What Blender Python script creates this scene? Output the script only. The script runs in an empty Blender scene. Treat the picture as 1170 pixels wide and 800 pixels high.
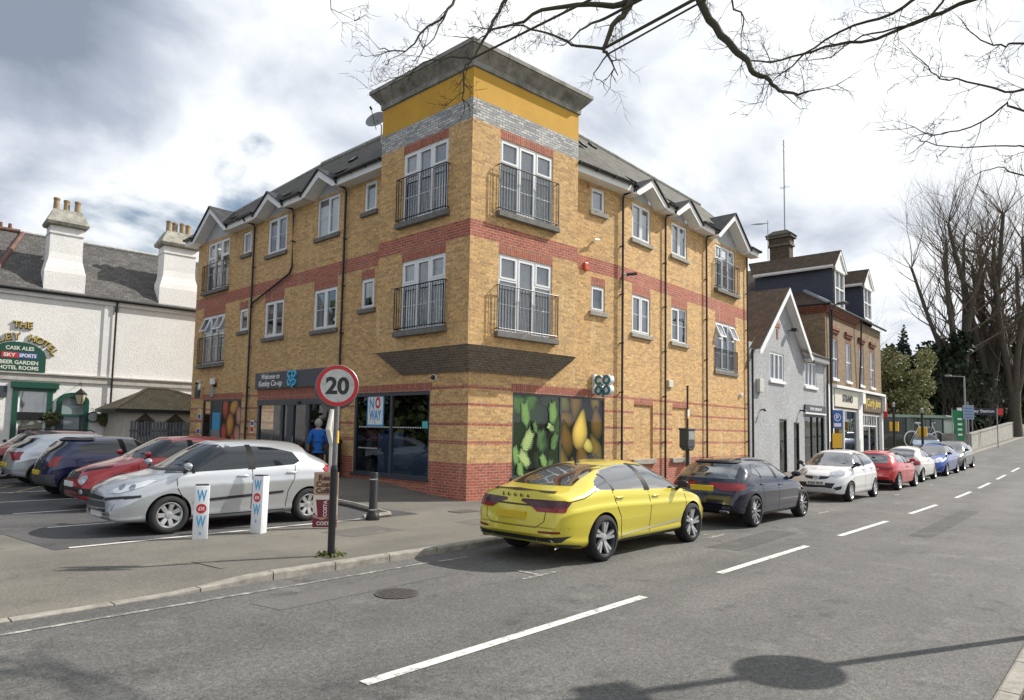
import bpy, bmesh, math, random
from mathutils import Vector, Matrix
from mathutils.bvhtree import BVHTree
from mathutils.geometry import delaunay_2d_cdt
PI = math.pi
def R(d): return math.radians(d)
SC = bpy.context.scene
COL = SC.collection
# ---------------------------------------------------------------- materials
def new_mat(name):
    m = bpy.data.materials.new(name); m.use_nodes = True
    nt = m.node_tree; b = nt.nodes['Principled BSDF']
    return m, nt, b
def nd(nt, typ, **kw):
    n = nt.nodes.new(typ)
    for k, v in kw.items():
        if k in n.inputs.keys() if hasattr(n, 'inputs') else False: n.inputs[k].default_value = v
        else: setattr(n, k, v)
    return n
def simple(name, col, rough=.6, metal=0, spec=.5, coat=0, noise=0, nscale=3, bump=0, bscale=60, emit=None, nmix=None):
    m, nt, b = new_mat(name)
    b.inputs['Base Color'].default_value = (*col, 1)
    b.inputs['Roughness'].default_value = rough
    b.inputs['Metallic'].default_value = metal
    b.inputs['Specular IOR Level'].default_value = spec
    b.inputs['Coat Weight'].default_value = coat
    b.inputs['Coat Roughness'].default_value = .04
    tc = None
    if noise:
        tc = nt.nodes.new('ShaderNodeTexCoord')
        n = nt.nodes.new('ShaderNodeTexNoise'); n.inputs['Scale'].default_value = nscale; n.inputs['Detail'].default_value = 7; n.inputs['Roughness'].default_value = .65
        nt.links.new(tc.outputs['Object'], n.inputs['Vector'])
        r = nt.nodes.new('ShaderNodeMapRange'); r.inputs['From Min'].default_value = .3; r.inputs['From Max'].default_value = .7
        nt.links.new(n.outputs['Fac'], r.inputs['Value'])
        mx = nt.nodes.new('ShaderNodeMix'); mx.data_type = 'RGBA'
        lo = tuple(c*(1-noise) for c in col) if nmix is None else nmix
        mx.inputs['A'].default_value = (*lo, 1); mx.inputs['B'].default_value = (*[min(1, c*(1+noise*.6)) for c in col], 1)
        nt.links.new(r.outputs['Result'], mx.inputs['Factor']); nt.links.new(mx.outputs['Result'], b.inputs['Base Color'])
    if bump:
        tc = tc or nt.nodes.new('ShaderNodeTexCoord')
        n2 = nt.nodes.new('ShaderNodeTexNoise'); n2.inputs['Scale'].default_value = bscale; n2.inputs['Detail'].default_value = 4
        nt.links.new(tc.outputs['Object'], n2.inputs['Vector'])
        bp = nt.nodes.new('ShaderNodeBump'); bp.inputs['Strength'].default_value = bump; bp.inputs['Distance'].default_value = .02
        nt.links.new(n2.outputs['Fac'], bp.inputs['Height']); nt.links.new(bp.outputs['Normal'], b.inputs['Normal'])
    if emit:
        b.inputs['Emission Color'].default_value = (*emit[0], 1); b.inputs['Emission Strength'].default_value = emit[1]
    return m
def brick(name, c1, c2, mortar, bw=.225, rh=.075, ms=.01, offset=.5, stain=.25, bump=.35, vert=False, dirt=(.5, .45, .38), rot=0):
    m, nt, b = new_mat(name); L = nt.links.new
    uv = nt.nodes.new('ShaderNodeUVMap')
    mp = nt.nodes.new('ShaderNodeMapping'); L(uv.outputs['UV'], mp.inputs['Vector'])
    if rot: mp.inputs['Rotation'].default_value = (0, 0, rot)
    br = nt.nodes.new('ShaderNodeTexBrick'); L(mp.outputs['Vector'], br.inputs['Vector'])
    br.inputs['Scale'].default_value = 1; br.inputs['Brick Width'].default_value = bw; br.inputs['Row Height'].default_value = rh
    br.inputs['Mortar Size'].default_value = ms; br.inputs['Mortar Smooth'].default_value = .3; br.inputs['Bias'].default_value = 0
    br.offset = offset
    br.inputs['Color1'].default_value = (*c1, 1); br.inputs['Color2'].default_value = (*c2, 1); br.inputs['Mortar'].default_value = (*mortar, 1)
    n = nt.nodes.new('ShaderNodeTexNoise'); n.inputs['Scale'].default_value = .9; n.inputs['Detail'].default_value = 8; n.inputs['Roughness'].default_value = .7
    L(uv.outputs['UV'], n.inputs['Vector'])
    rr = nt.nodes.new('ShaderNodeMapRange'); rr.inputs['From Min'].default_value = .35; rr.inputs['From Max'].default_value = .75
    rr.inputs['To Max'].default_value = stain; L(n.outputs['Fac'], rr.inputs['Value'])
    mx = nt.nodes.new('ShaderNodeMix'); mx.data_type = 'RGBA'; L(rr.outputs['Result'], mx.inputs['Factor']); L(br.outputs['Color'], mx.inputs['A'])
    mx.inputs['B'].default_value = (*dirt, 1)
    # rain streaks and lime bloom running down the wall
    mp2 = nt.nodes.new('ShaderNodeMapping'); mp2.inputs['Scale'].default_value = (2.6, .28, 1); L(uv.outputs['UV'], mp2.inputs['Vector'])
    n5 = nt.nodes.new('ShaderNodeTexNoise'); n5.inputs['Scale'].default_value = 1; n5.inputs['Detail'].default_value = 7; n5.inputs['Roughness'].default_value = .7; L(mp2.outputs['Vector'], n5.inputs['Vector'])
    r5 = nt.nodes.new('ShaderNodeMapRange'); r5.inputs['From Min'].default_value = .56; r5.inputs['From Max'].default_value = .74; r5.inputs['To Max'].default_value = .42; L(n5.outputs['Fac'], r5.inputs['Value'])
    r6 = nt.nodes.new('ShaderNodeMapRange'); r6.inputs['From Min'].default_value = .44; r6.inputs['From Max'].default_value = .28; r6.inputs['To Max'].default_value = .45; L(n5.outputs['Fac'], r6.inputs['Value'])
    m5 = nt.nodes.new('ShaderNodeMix'); m5.data_type = 'RGBA'; L(r5.outputs['Result'], m5.inputs['Factor']); L(mx.outputs['Result'], m5.inputs['A']); m5.inputs['B'].default_value = (*[min(.8, c*1.35+.05) for c in dirt], 1)
    m6 = nt.nodes.new('ShaderNodeMix'); m6.data_type = 'RGBA'; L(r6.outputs['Result'], m6.inputs['Factor']); L(m5.outputs['Result'], m6.inputs['A']); m6.inputs['B'].default_value = (*[c*.45 for c in c1], 1); mx = m6
    # fine speckle on every brick
    n3 = nt.nodes.new('ShaderNodeTexNoise'); n3.inputs['Scale'].default_value = 14; n3.inputs['Detail'].default_value = 5; L(uv.outputs['UV'], n3.inputs['Vector'])
    r3 = nt.nodes.new('ShaderNodeMapRange'); r3.inputs['From Min'].default_value = .3; r3.inputs['From Max'].default_value = .7; r3.inputs['To Min'].default_value = .72; r3.inputs['To Max'].default_value = 1.22
    L(n3.outputs['Fac'], r3.inputs['Value'])
    mm = nt.nodes.new('ShaderNodeVectorMath'); mm.operation = 'SCALE'; L(mx.outputs['Result'], mm.inputs[0]); L(r3.outputs['Result'], mm.inputs['Scale'])
    L(mm.outputs['Vector'], b.inputs['Base Color']); b.inputs['Roughness'].default_value = .85
    b.inputs['Specular IOR Level'].default_value = .25
    bp = nt.nodes.new('ShaderNodeBump'); bp.inputs['Strength'].default_value = bump; bp.inputs['Distance'].default_value = .006
    inv = nt.nodes.new('ShaderNodeMath'); inv.operation = 'SUBTRACT'; inv.inputs[0].default_value = 1; L(br.outputs['Fac'], inv.inputs[1])
    L(inv.outputs[0], bp.inputs['Height']); L(bp.outputs['Normal'], b.inputs['Normal'])
    return m
def glass(name, tint=(.75, .8, .82), ior=1.55, base=.06, rough=0.02):
    m = bpy.data.materials.new(name); m.use_nodes = True; nt = m.node_tree; nt.nodes.clear(); L = nt.links.new
    o = nt.nodes.new('ShaderNodeOutputMaterial'); mx = nt.nodes.new('ShaderNodeMixShader'); t = nt.nodes.new('ShaderNodeBsdfTransparent'); g = nt.nodes.new('ShaderNodeBsdfGlossy')
    t.inputs['Color'].default_value = (*tint, 1); g.inputs['Roughness'].default_value = rough; g.inputs['Color'].default_value = (.95, .97, 1, 1)
    f = nt.nodes.new('ShaderNodeFresnel'); f.inputs['IOR'].default_value = ior
    a = nt.nodes.new('ShaderNodeMath'); a.operation = 'ADD'; a.use_clamp = True; a.inputs[1].default_value = base
    # slightly wavy float glass
    tc = nt.nodes.new('ShaderNodeTexCoord'); n = nt.nodes.new('ShaderNodeTexNoise'); n.inputs['Scale'].default_value = 1.3; bp = nt.nodes.new('ShaderNodeBump'); bp.inputs['Strength'].default_value = .06; bp.inputs['Distance'].default_value = .05
    L(tc.outputs['Object'], n.inputs['Vector']); L(n.outputs['Fac'], bp.inputs['Height']); L(bp.outputs['Normal'], g.inputs['Normal'])
    L(f.outputs['Fac'], a.inputs[0]); L(a.outputs[0], mx.inputs['Fac']); L(t.outputs[0], mx.inputs[1]); L(g.outputs[0], mx.inputs[2]); L(mx.outputs[0], o.inputs['Surface'])
    return m
# ---------------------------------------------------------------- mesh builder
class MB:
    def __init__(s): s.v = []; s.f = []; s.m = []; s.uv = []; s.col = None
    def add(s, vs, fs, mi=0, uvs=None):
        o = len(s.v); s.v += [tuple(v) for v in vs]
        for k, f in enumerate(fs):
            s.f.append(tuple(i+o for i in f)); s.m.append(mi); s.uv.append(uvs[k] if uvs else None)
        return s
    def quad(s, a, b, c, d, mi=0, uv=None): return s.add([a, b, c, d], [(0, 1, 2, 3)], mi, [uv] if uv else None)
    def poly(s, pts, mi=0, uv=None): return s.add(pts, [tuple(range(len(pts)))], mi, [uv] if uv else None)
    def box(s, x0, x1, y0, y1, z0, z1, mi=0, M=None, ch=0):
        if ch:
            c = min(ch, (x1-x0)/2.01, (y1-y0)/2.01, (z1-z0)/2.01)
            bm = bmesh.new(); bmesh.ops.create_cube(bm, size=1)
            for v in bm.verts: v.co = Vector((x0+(v.co.x+.5)*(x1-x0), y0+(v.co.y+.5)*(y1-y0), z0+(v.co.z+.5)*(z1-z0)))
            bmesh.ops.bevel(bm, geom=list(bm.edges), offset=c, segments=2, affect='EDGES', profile=.5)
            bm.verts.ensure_lookup_table()
            vs = [v.co.copy() for v in bm.verts]; idx = {v: i for i, v in enumerate(bm.verts)}
            fs = [tuple(idx[v] for v in f.verts) for f in bm.faces]; bm.free()
        else:
            vs = [Vector(p) for p in ((x0, y0, z0), (x1, y0, z0), (x1, y1, z0), (x0, y1, z0), (x0, y0, z1), (x1, y0, z1), (x1, y1, z1), (x0, y1, z1))]
            fs = [(0, 3, 2, 1), (4, 5, 6, 7), (0, 1, 5, 4), (1, 2, 6, 5), (2, 3, 7, 6), (3, 0, 4, 7)]
        if M: vs = [M @ v for v in vs]
        return s.add(vs, fs, mi)
    def tube(s, pts, rad, n=8, mi=0, caps=True):
        pts = [Vector(p) for p in pts]; rad = rad if isinstance(rad, (list, tuple)) else [rad]*len(pts)
        rings = []; up = None
        for i, p in enumerate(pts):
            t = (pts[min(i+1, len(pts)-1)]-pts[max(i-1, 0)])
            if t.length < 1e-9: t = Vector((0, 0, 1))
            t.normalize()
            if up is None: up = Vector((0, 0, 1)) if abs(t.z) < .9 else Vector((1, 0, 0))
            a = t.cross(up)
            if a.length < 1e-6: a = t.cross(Vector((1, .3, 0)))
            a.normalize(); b = t.cross(a); up = -b if False else up
            rings.append([p+(a*math.cos(2*PI*k/n)+b*math.sin(2*PI*k/n))*rad[i] for k in range(n)])
        vs = [v for r in rings for v in r]; fs = []
        for i in range(len(pts)-1):
            for k in range(n):
                k2 = (k+1) % n; fs.append((i*n+k, (i+1)*n+k, (i+1)*n+k2, i*n+k2))
        if caps: fs.append(tuple(range(n))); fs.append(tuple((len(pts)-1)*n+k for k in reversed(range(n))))
        return s.add(vs, fs, mi)
    def lathe(s, prof, n=32, M=None, mi=0, cap=False):
        # prof: (r, h) about local z
        vs = []; fs = []
        for r, h in prof:
            for k in range(n): vs.append(Vector((r*math.cos(2*PI*k/n), r*math.sin(2*PI*k/n), h)))
        for i in range(len(prof)-1):
            for k in range(n):
                k2 = (k+1) % n; fs.append((i*n+k, i*n+k2, (i+1)*n+k2, (i+1)*n+k))
        if cap: fs.append(tuple(reversed(range(n)))); fs.append(tuple((len(prof)-1)*n+k for k in range(n)))
        if M: vs = [M @ v for v in vs]
        return s.add(vs, fs, mi)
    def prism(s, pts, d, M=None, mi=0):
        # polygon in local xy, extruded along z by d
        n = len(pts); vs = [Vector((p[0], p[1], 0)) for p in pts]+[Vector((p[0], p[1], d)) for p in pts]
        fs = [tuple(reversed(range(n))), tuple(range(n, 2*n))]+[(i, (i+1) % n, n+(i+1) % n, n+i) for i in range(n)]
        if M: vs = [M @ v for v in vs]
        return s.add(vs, fs, mi)
    def build(s, name, mats, parent=None, smooth=False, loc=None, sharp=None, colors=None):
        me = bpy.data.meshes.new(name)
        o0 = Vector(loc) if loc else Vector((0, 0, 0))
        me.from_pydata([Vector(v)-o0 for v in s.v], [], s.f)
        mats = mats if isinstance(mats, (list, tuple)) else [mats]
        for m in mats: me.materials.append(m)
        me.polygons.foreach_set('material_index', s.m)
        if any(u is not None for u in s.uv):
            ul = me.uv_layers.new(name='UVMap')
            for p, u in zip(me.polygons, s.uv):
                if u is None: continue
                for li, c in zip(p.loop_indices, u): ul.data[li].uv = c
        if colors:
            ca = me.color_attributes.new('Col', 'FLOAT_COLOR', 'POINT')
            for i, c in enumerate(colors): ca.data[i].color = (*c, 1)
        if smooth:
            me.polygons.foreach_set('use_smooth', [True]*len(me.polygons))
            if sharp: me.set_sharp_from_angle(angle=R(sharp))
        me.update()
        o = bpy.data.objects.new(name, me); COL.objects.link(o)
        if parent:
            o.parent = parent
        if loc: o.location = o0
        return o
def thing(name, label, cat, loc=(0, 0, 0), rz=0, group=None):
    o = bpy.data.objects.new(name, None); COL.objects.link(o); o.empty_display_size = .2
    o.location = loc; o.rotation_euler = (0, 0, rz); o['label'] = label; o['category'] = cat
    if group: o['group'] = group
    return o
def tag(o, label, cat, group=None, kind=None):
    o['label'] = label; o['category'] = cat
    if group: o['group'] = group
    if kind: o['kind'] = kind
    return o
def struct(o): o['kind'] = 'structure'; return o
def dup(root, loc, rz, label, group=None):
    r = root.copy(); COL.objects.link(r); r.location = loc; r.rotation_euler = (0, 0, rz); r['label'] = label
    if group: r['group'] = group
    for ch in list(root.children):
        c = ch.copy(); COL.objects.link(c); c.parent = r
        for g in ch.children:
            d = g.copy(); COL.objects.link(d); d.parent = c
    return r
_font_cache = {}
def text_verts(txt, size=1, depth=.01, bold=0, shear=0, space=1, width=1):
    key = (txt, size, depth, bold, shear, space)
    if key not in _font_cache:
        cu = bpy.data.curves.new('t', 'FONT'); cu.body = txt; cu.size = size; cu.extrude = depth/2; cu.offset = bold; cu.shear = shear; cu.space_character = space
        cu.align_x = 'CENTER'; cu.align_y = 'CENTER'; cu.resolution_u = 4
        ob = bpy.data.objects.new('t', cu); COL.objects.link(ob)
        bpy.context.view_layer.update()
        dg = bpy.context.evaluated_depsgraph_get()
        me = bpy.data.meshes.new_from_object(ob.evaluated_get(dg))
        vs = [v.co.copy() for v in me.vertices]; fs = [tuple(p.vertices) for p in me.polygons]
        bpy.data.objects.remove(ob); bpy.data.curves.remove(cu); bpy.data.meshes.remove(me)
        if vs:
            cx = (min(v.x for v in vs)+max(v.x for v in vs))/2; cy = (min(v.y for v in vs)+max(v.y for v in vs))/2
            for v in vs: v.x -= cx; v.y -= cy
        _font_cache[key] = (vs, fs)
    return _font_cache[key]
def put_text(mb, txt, M, size=1, depth=.01, bold=0, shear=0, space=1, mi=0, sx=1, w=None):
    vs, fs = text_verts(txt, size, depth, bold, shear, space)
    if w:
        cur = max(v.x for v in vs)-min(v.x for v in vs); sx = w/cur
    mb.add([M @ Vector((v.x*sx, v.y, v.z+depth/2)) for v in vs], fs, mi)
class Fr:
    # a vertical facade frame: origin, direction u along the wall, n pointing out of it
    def __init__(s, ox, oy, deg, flip=False, z=0):
        s.o = Vector((ox, oy, z)); a = R(deg); s.u = Vector((math.cos(a), math.sin(a), 0)); s.n = Vector((s.u.y, -s.u.x, 0))
        if flip: s.n = -s.n
    def p(s, a, z, o=0): return s.o+s.u*a+s.n*o+Vector((0, 0, z))
    def M(s, a, z, o=0):
        # matrix: local x to the viewer's right, local y up, local z out of the wall
        right = Vector((0, 0, 1)).cross(s.n)
        m = Matrix((( right.x, 0, s.n.x), (right.y, 0, s.n.y), (0, 1, 0))).to_4x4(); m.translation = s.p(a, z, o); return m
def fbox(mb, fr, a0, a1, z0, z1, o0, o1, mi=0, ch=0):
    M = Matrix(((fr.u.x, fr.n.x, 0), (fr.u.y, fr.n.y, 0), (0, 0, 1))).to_4x4(); M.translation = fr.o
    s0 = len(mb.f); mb.box(a0, a1, o0, o1, z0, z1, mi, M, ch)
    if M.to_3x3().determinant() < 0:
        for k in range(s0, len(mb.f)): mb.f[k] = tuple(reversed(mb.f[k]))
    return mb
def wall(mb, fr, a0, a1, z0, z1, holes=(), patches=(), base=0, reveal=.1, off=0, ruv=0, uo=0):
    xs = sorted(set([a0, a1]+[v for h in list(holes)+list(patches) for v in h[:2] if a0 < v < a1]))
    zs = sorted(set([z0, z1]+[v for h in list(holes)+list(patches) for v in h[2:4] if z0 < v < z1]))
    for i in range(len(xs)-1):
        for j in range(len(zs)-1):
            cx = (xs[i]+xs[i+1])/2; cz = (zs[j]+zs[j+1])/2
            if any(h[0] < cx < h[1] and h[2] < cz < h[3] for h in holes): continue
            mi = base
            for p in patches:
                if p[0] < cx < p[1] and p[2] < cz < p[3]: mi = p[4]
            c = [(xs[i], zs[j]), (xs[i+1], zs[j]), (xs[i+1], zs[j+1]), (xs[i], zs[j+1])]
            mb.quad(*[fr.p(a, z, off) for a, z in c], mi, [(a+uo, z) for a, z in c])
    for h in holes:
        for (a, z, b, y) in ((h[0], h[2], h[0], h[3]), (h[1], h[3], h[1], h[2]), (h[0], h[3], h[1], h[3]), (h[1], h[2], h[0], h[2])):
            mb.quad(fr.p(a, z, off), fr.p(b, y, off), fr.p(b, y, off-reveal), fr.p(a, z, off-reveal), ruv, [(a, z), (b, y), (b+reveal, y), (a+reveal, z)])
    return mb
def outq(mb, fr, a, b, c, d, mi=0, uv=None):
    # quad whose face looks out of the wall
    if (b-a).cross(c-a).dot(fr.n) < 0: a, b, c, d = d, c, b, a; uv = uv[::-1] if uv else None
    mb.quad(a, b, c, d, mi, uv)
def ss(t): t = max(0., min(1., t)); return t*t*(3-2*t)
# ---------------------------------------------------------------- the lie of the land
def H(x):
    return 0 if x < 12 else (.045*(x-12)**2/56 if x < 40 else .63+.045*(min(x, 140)-40))
def SH(x): return .6*ss((x-5)/30)
def G(x, y):
    z = H(x)
    z += .3*ss(y/4.5)*ss((x+3.8)/2.5)*(1 if x < 1 else 0)
    z -= .09*ss((-7.8-x)/1.5)*ss((-2.2-y)/2.3)
    return z
def world_of(o):
    b = Matrix.LocRotScale(o.location, o.rotation_euler, o.scale)
    return (world_of(o.parent) @ o.matrix_parent_inverse @ b) if o.parent else b
def BW(mb, name, mats, parent, **k):
    # mesh given in world coordinates, parented without moving it
    o = mb.build(name, mats, parent, **k)
    o.matrix_parent_inverse = world_of(parent).inverted()
    return o

M = {}
M['buff'] = brick('buff_brick', (.72, .435, .17), (.43, .255, .105), (.50, .38, .24), stain=.16, dirt=(.66, .50, .30))
M['red'] = brick('red_brick', (.47, .12, .065), (.31, .08, .05), (.42, .29, .23), stain=.18, dirt=(.5, .38, .33))
M['soldier'] = brick('soldier_brick', (.44, .125, .07), (.31, .09, .06), (.38, .26, .2), bw=.075, rh=.225, offset=0, stain=.1, dirt=(.4, .3, .27))
M['white_brick'] = brick('silver_brick', (.62, .62, .60), (.30, .31, .33), (.22, .22, .22), ms=.012, stain=.1)
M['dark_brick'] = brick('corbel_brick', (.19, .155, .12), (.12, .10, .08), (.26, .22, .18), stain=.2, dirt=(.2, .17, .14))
M['stock'] = brick('stock_brick', (.33, .235, .13), (.17, .12, .075), (.28, .22, .16), stain=.35, dirt=(.16, .13, .1))
M['orange_brick'] = brick('orange_brick', (.24, .09, .05), (.15, .06, .035), (.2, .14, .1), bw=.1, stain=.2, dirt=(.18, .12, .1))
M['yellow_render'] = simple('yellow_render', (.60, .34, .045), .85, noise=.12, nscale=1.2, bump=.2)
M['lead'] = simple('grey_render', (.23, .235, .24), .75, noise=.35, nscale=1.5, bump=.3, bscale=20)
M['upvc'] = simple('white_upvc', (.78, .80, .82), .35, noise=.06, nscale=2)
M['white_paint'] = simple('white_paint', (.80, .80, .79), .5, noise=.1, nscale=3)
M['black'] = simple('black_plastic', (.012, .012, .014), .35)
M['black_metal'] = simple('black_metal', (.02, .02, .022), .4, metal=.2)
M['anthracite'] = simple('anthracite_frame', (.055, .065, .078), .4)
M['stone'] = simple('stone_sill', (.34, .32, .28), .85, noise=.35, nscale=4, bump=.4)
M['dark_sill'] = simple('weathered_sill', (.17, .165, .15), .85, noise=.35, nscale=5, bump=.3)
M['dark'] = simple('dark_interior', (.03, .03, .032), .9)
M['room'] = simple('room_interior', (.11, .10, .09), .9, noise=.3, nscale=.8)
M['curtain'] = simple('net_curtain', (.62, .62, .60), .9, noise=.25, nscale=6)
M['glass'] = glass('window_glass', base=.16)
M['shopglass'] = glass('shop_glass', (.62, .68, .74), base=.03)
M['grey_metal'] = simple('galvanised_steel', (.36, .37, .38), .45, metal=.6, noise=.15, nscale=4)
def roofmat(name, c1, c2, bw=.28, rh=.2, moss=(.12, .12, .06), mossf=.4):
    m = brick(name, c1, c2, tuple(c*.4 for c in c1), bw=bw, rh=rh, ms=.012, stain=mossf, dirt=moss, bump=1.0)
    return m
M['slate'] = roofmat('weathered_slate', (.125, .12, .11), (.065, .065, .066), moss=(.20, .19, .13))
M['slate_dark'] = roofmat('dark_slate', (.06, .062, .07), (.035, .037, .045), moss=(.08, .08, .07))
M['tile'] = roofmat('brown_clay_tile', (.13, .085, .055), (.07, .05, .038), bw=.25, rh=.22, moss=(.06, .05, .035), mossf=.5)
M['slate_grey'] = roofmat('grey_tile', (.15, .145, .14), (.09, .088, .085), moss=(.06, .055, .05), mossf=.6)
def roughcast(name, col, scale=38, strength=1.0, dist=.03, noise=.15, lo=.6):
    m, nt, b = new_mat(name); L = nt.links.new
    tc = nt.nodes.new('ShaderNodeTexCoord')
    n = nt.nodes.new('ShaderNodeTexNoise'); n.inputs['Scale'].default_value = scale*.35; n.inputs['Detail'].default_value = 6; n.inputs['Roughness'].default_value = .75; L(tc.outputs['Object'], n.inputs['Vector'])
    bp = nt.nodes.new('ShaderNodeBump'); bp.inputs['Strength'].default_value = strength; bp.inputs['Distance'].default_value = dist; L(n.outputs['Fac'], bp.inputs['Height']); L(bp.outputs['Normal'], b.inputs['Normal'])
    n2 = nt.nodes.new('ShaderNodeTexNoise'); n2.inputs['Scale'].default_value = .7; n2.inputs['Detail'].default_value = 8; n2.inputs['Roughness'].default_value = .7; L(tc.outputs['Object'], n2.inputs['Vector'])
    r = nt.nodes.new('ShaderNodeMapRange'); r.inputs['From Min'].default_value = .35; r.inputs['From Max'].default_value = .8; L(n2.outputs['Fac'], r.inputs['Value'])
    mx = nt.nodes.new('ShaderNodeMix'); mx.data_type = 'RGBA'; mx.inputs['A'].default_value = (*col, 1); mx.inputs['B'].default_value = (*[c*(1-noise) for c in col], 1); L(r.outputs['Result'], mx.inputs['Factor'])
    r4 = nt.nodes.new('ShaderNodeMapRange'); r4.inputs['From Min'].default_value = .35; r4.inputs['From Max'].default_value = .6; r4.inputs['To Min'].default_value = lo; r4.inputs['To Max'].default_value = 1.05; L(n.outputs['Fac'], r4.inputs['Value'])
    sc = nt.nodes.new('ShaderNodeVectorMath'); sc.operation = 'SCALE'; L(mx.outputs['Result'], sc.inputs[0]); L(r4.outputs['Result'], sc.inputs['Scale'])
    L(sc.outputs['Vector'], b.inputs['Base Color']); b.inputs['Roughness'].default_value = .9
    return m
M['pebbledash'] = roughcast('pebbledash', (.50, .51, .53), 34, 1, .05, .3)
M['rough_white'] = roughcast('white_roughcast', (.88, .87, .84), 45, .7, .025, .14, .86)
def asphalt(name, col, col2, patch=.5, grit=170, cracks=True, cka=.6):
    m, nt, b = new_mat(name); L = nt.links.new
    tc = nt.nodes.new('ShaderNodeTexCoord'); V = tc.outputs['Object']
    def noise(sc, det=6, ro=.6):
        n = nt.nodes.new('ShaderNodeTexNoise'); n.inputs['Scale'].default_value = sc; n.inputs['Detail'].default_value = det; n.inputs['Roughness'].default_value = ro; L(V, n.inputs['Vector']); return n.outputs['Fac']
    def rng(i, a, b_, c=0., d_=1.):
        r = nt.nodes.new('ShaderNodeMapRange'); r.inputs['From Min'].default_value = a; r.inputs['From Max'].default_value = b_; r.inputs['To Min'].default_value = c; r.inputs['To Max'].default_value = d_; L(i, r.inputs['Value']); return r.outputs['Result']
    mx = nt.nodes.new('ShaderNodeMix'); mx.data_type = 'RGBA'; mx.inputs['A'].default_value = (*col, 1); mx.inputs['B'].default_value = (*col2, 1)
    # long streaks along the driving direction
    mp = nt.nodes.new('ShaderNodeMapping'); mp.inputs['Scale'].default_value = (.12, .9, 1); L(V, mp.inputs['Vector'])
    ns = nt.nodes.new('ShaderNodeTexNoise'); ns.inputs['Scale'].default_value = 1; ns.inputs['Detail'].default_value = 5; L(mp.outputs['Vector'], ns.inputs['Vector'])
    ad = nt.nodes.new('ShaderNodeMath'); ad.operation = 'ADD'; L(ns.outputs['Fac'], ad.inputs[0]); L(noise(.5, 8, .7), ad.inputs[1])
    L(rng(ad.outputs[0], .75, 1.25), mx.inputs['Factor'])
    g = noise(grit, 3, .8); g2 = noise(grit*.3, 4, .7)
    ml = nt.nodes.new('ShaderNodeMath'); ml.operation = 'MULTIPLY'; L(rng(g, .34, .66, .42, 1.7), ml.inputs[0]); L(rng(g2, .3, .7, .72, 1.28), ml.inputs[1])
    s = nt.nodes.new('ShaderNodeVectorMath'); s.operation = 'SCALE'; L(mx.outputs['Result'], s.inputs[0]); L(ml.outputs[0], s.inputs['Scale'])
    out = s.outputs['Vector']
    # pale scuffs and darker oily spots
    sc_ = nt.nodes.new('ShaderNodeMix'); sc_.data_type = 'RGBA'; mu = nt.nodes.new('ShaderNodeMath'); mu.operation = 'MULTIPLY'; L(rng(noise(1.1, 7, .75), .56, .68, 0, .55), mu.inputs[0]); L(rng(g, .35, .6, .3, 1), mu.inputs[1])
    L(mu.outputs[0], sc_.inputs['Factor']); L(out, sc_.inputs['A']); sc_.inputs['B'].default_value = (*[min(1, c*1.9) for c in col2], 1)
    sd_ = nt.nodes.new('ShaderNodeMix'); sd_.data_type = 'RGBA'; L(rng(noise(2.3, 5, .6), .60, .70, 0, .5), sd_.inputs['Factor']); L(sc_.outputs['Result'], sd_.inputs['A']); sd_.inputs['B'].default_value = (*[c*.5 for c in col], 1)
    out = sd_.outputs['Result']
    if cracks:
        vo = nt.nodes.new('ShaderNodeTexVoronoi'); vo.feature = 'DISTANCE_TO_EDGE'; vo.inputs['Scale'].default_value = .45
        wp = nt.nodes.new('ShaderNodeVectorMath'); wp.operation = 'ADD'
        nw = nt.nodes.new('ShaderNodeTexNoise'); nw.inputs['Scale'].default_value = 1.6; nw.inputs['Detail'].default_value = 6; L(V, nw.inputs['Vector']); L(V, wp.inputs[0]); L(nw.outputs['Color'], wp.inputs[1]); L(wp.outputs['Vector'], vo.inputs['Vector'])
        ck = rng(vo.outputs['Distance'], .0, .006, 1, 0)
        mk = nt.nodes.new('ShaderNodeMath'); mk.operation = 'MULTIPLY'; L(ck, mk.inputs[0]); L(rng(noise(.35, 3), .5, .62, 0, cka), mk.inputs[1])
        m2 = nt.nodes.new('ShaderNodeMix'); m2.data_type = 'RGBA'; L(mk.outputs[0], m2.inputs['Factor']); L(out, m2.inputs['A']); m2.inputs['B'].default_value = (.02, .02, .02, 1); out = m2.outputs['Result']
    L(out, b.inputs['Base Color']); b.inputs['Roughness'].default_value = .82; b.inputs['Specular IOR Level'].default_value = .35
    bp = nt.nodes.new('ShaderNodeBump'); bp.inputs['Strength'].default_value = .5; bp.inputs['Distance'].default_value = .008; L(g, bp.inputs['Height']); L(bp.outputs['Normal'], b.inputs['Normal'])
    return m
M['road'] = asphalt('road_asphalt', (.080, .079, .076), (.128, .125, .117), cka=.22, grit=75)
M['pave'] = asphalt('footway_asphalt', (.175, .162, .135), (.105, .10, .088), grit=110)
M['carpark'] = asphalt('car_park_tarmac', (.052, .051, .053), (.092, .09, .089), grit=75)
M['kerb'] = simple('kerb_granite', (.30, .28, .24), .85, noise=.4, nscale=6, bump=.5)
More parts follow.
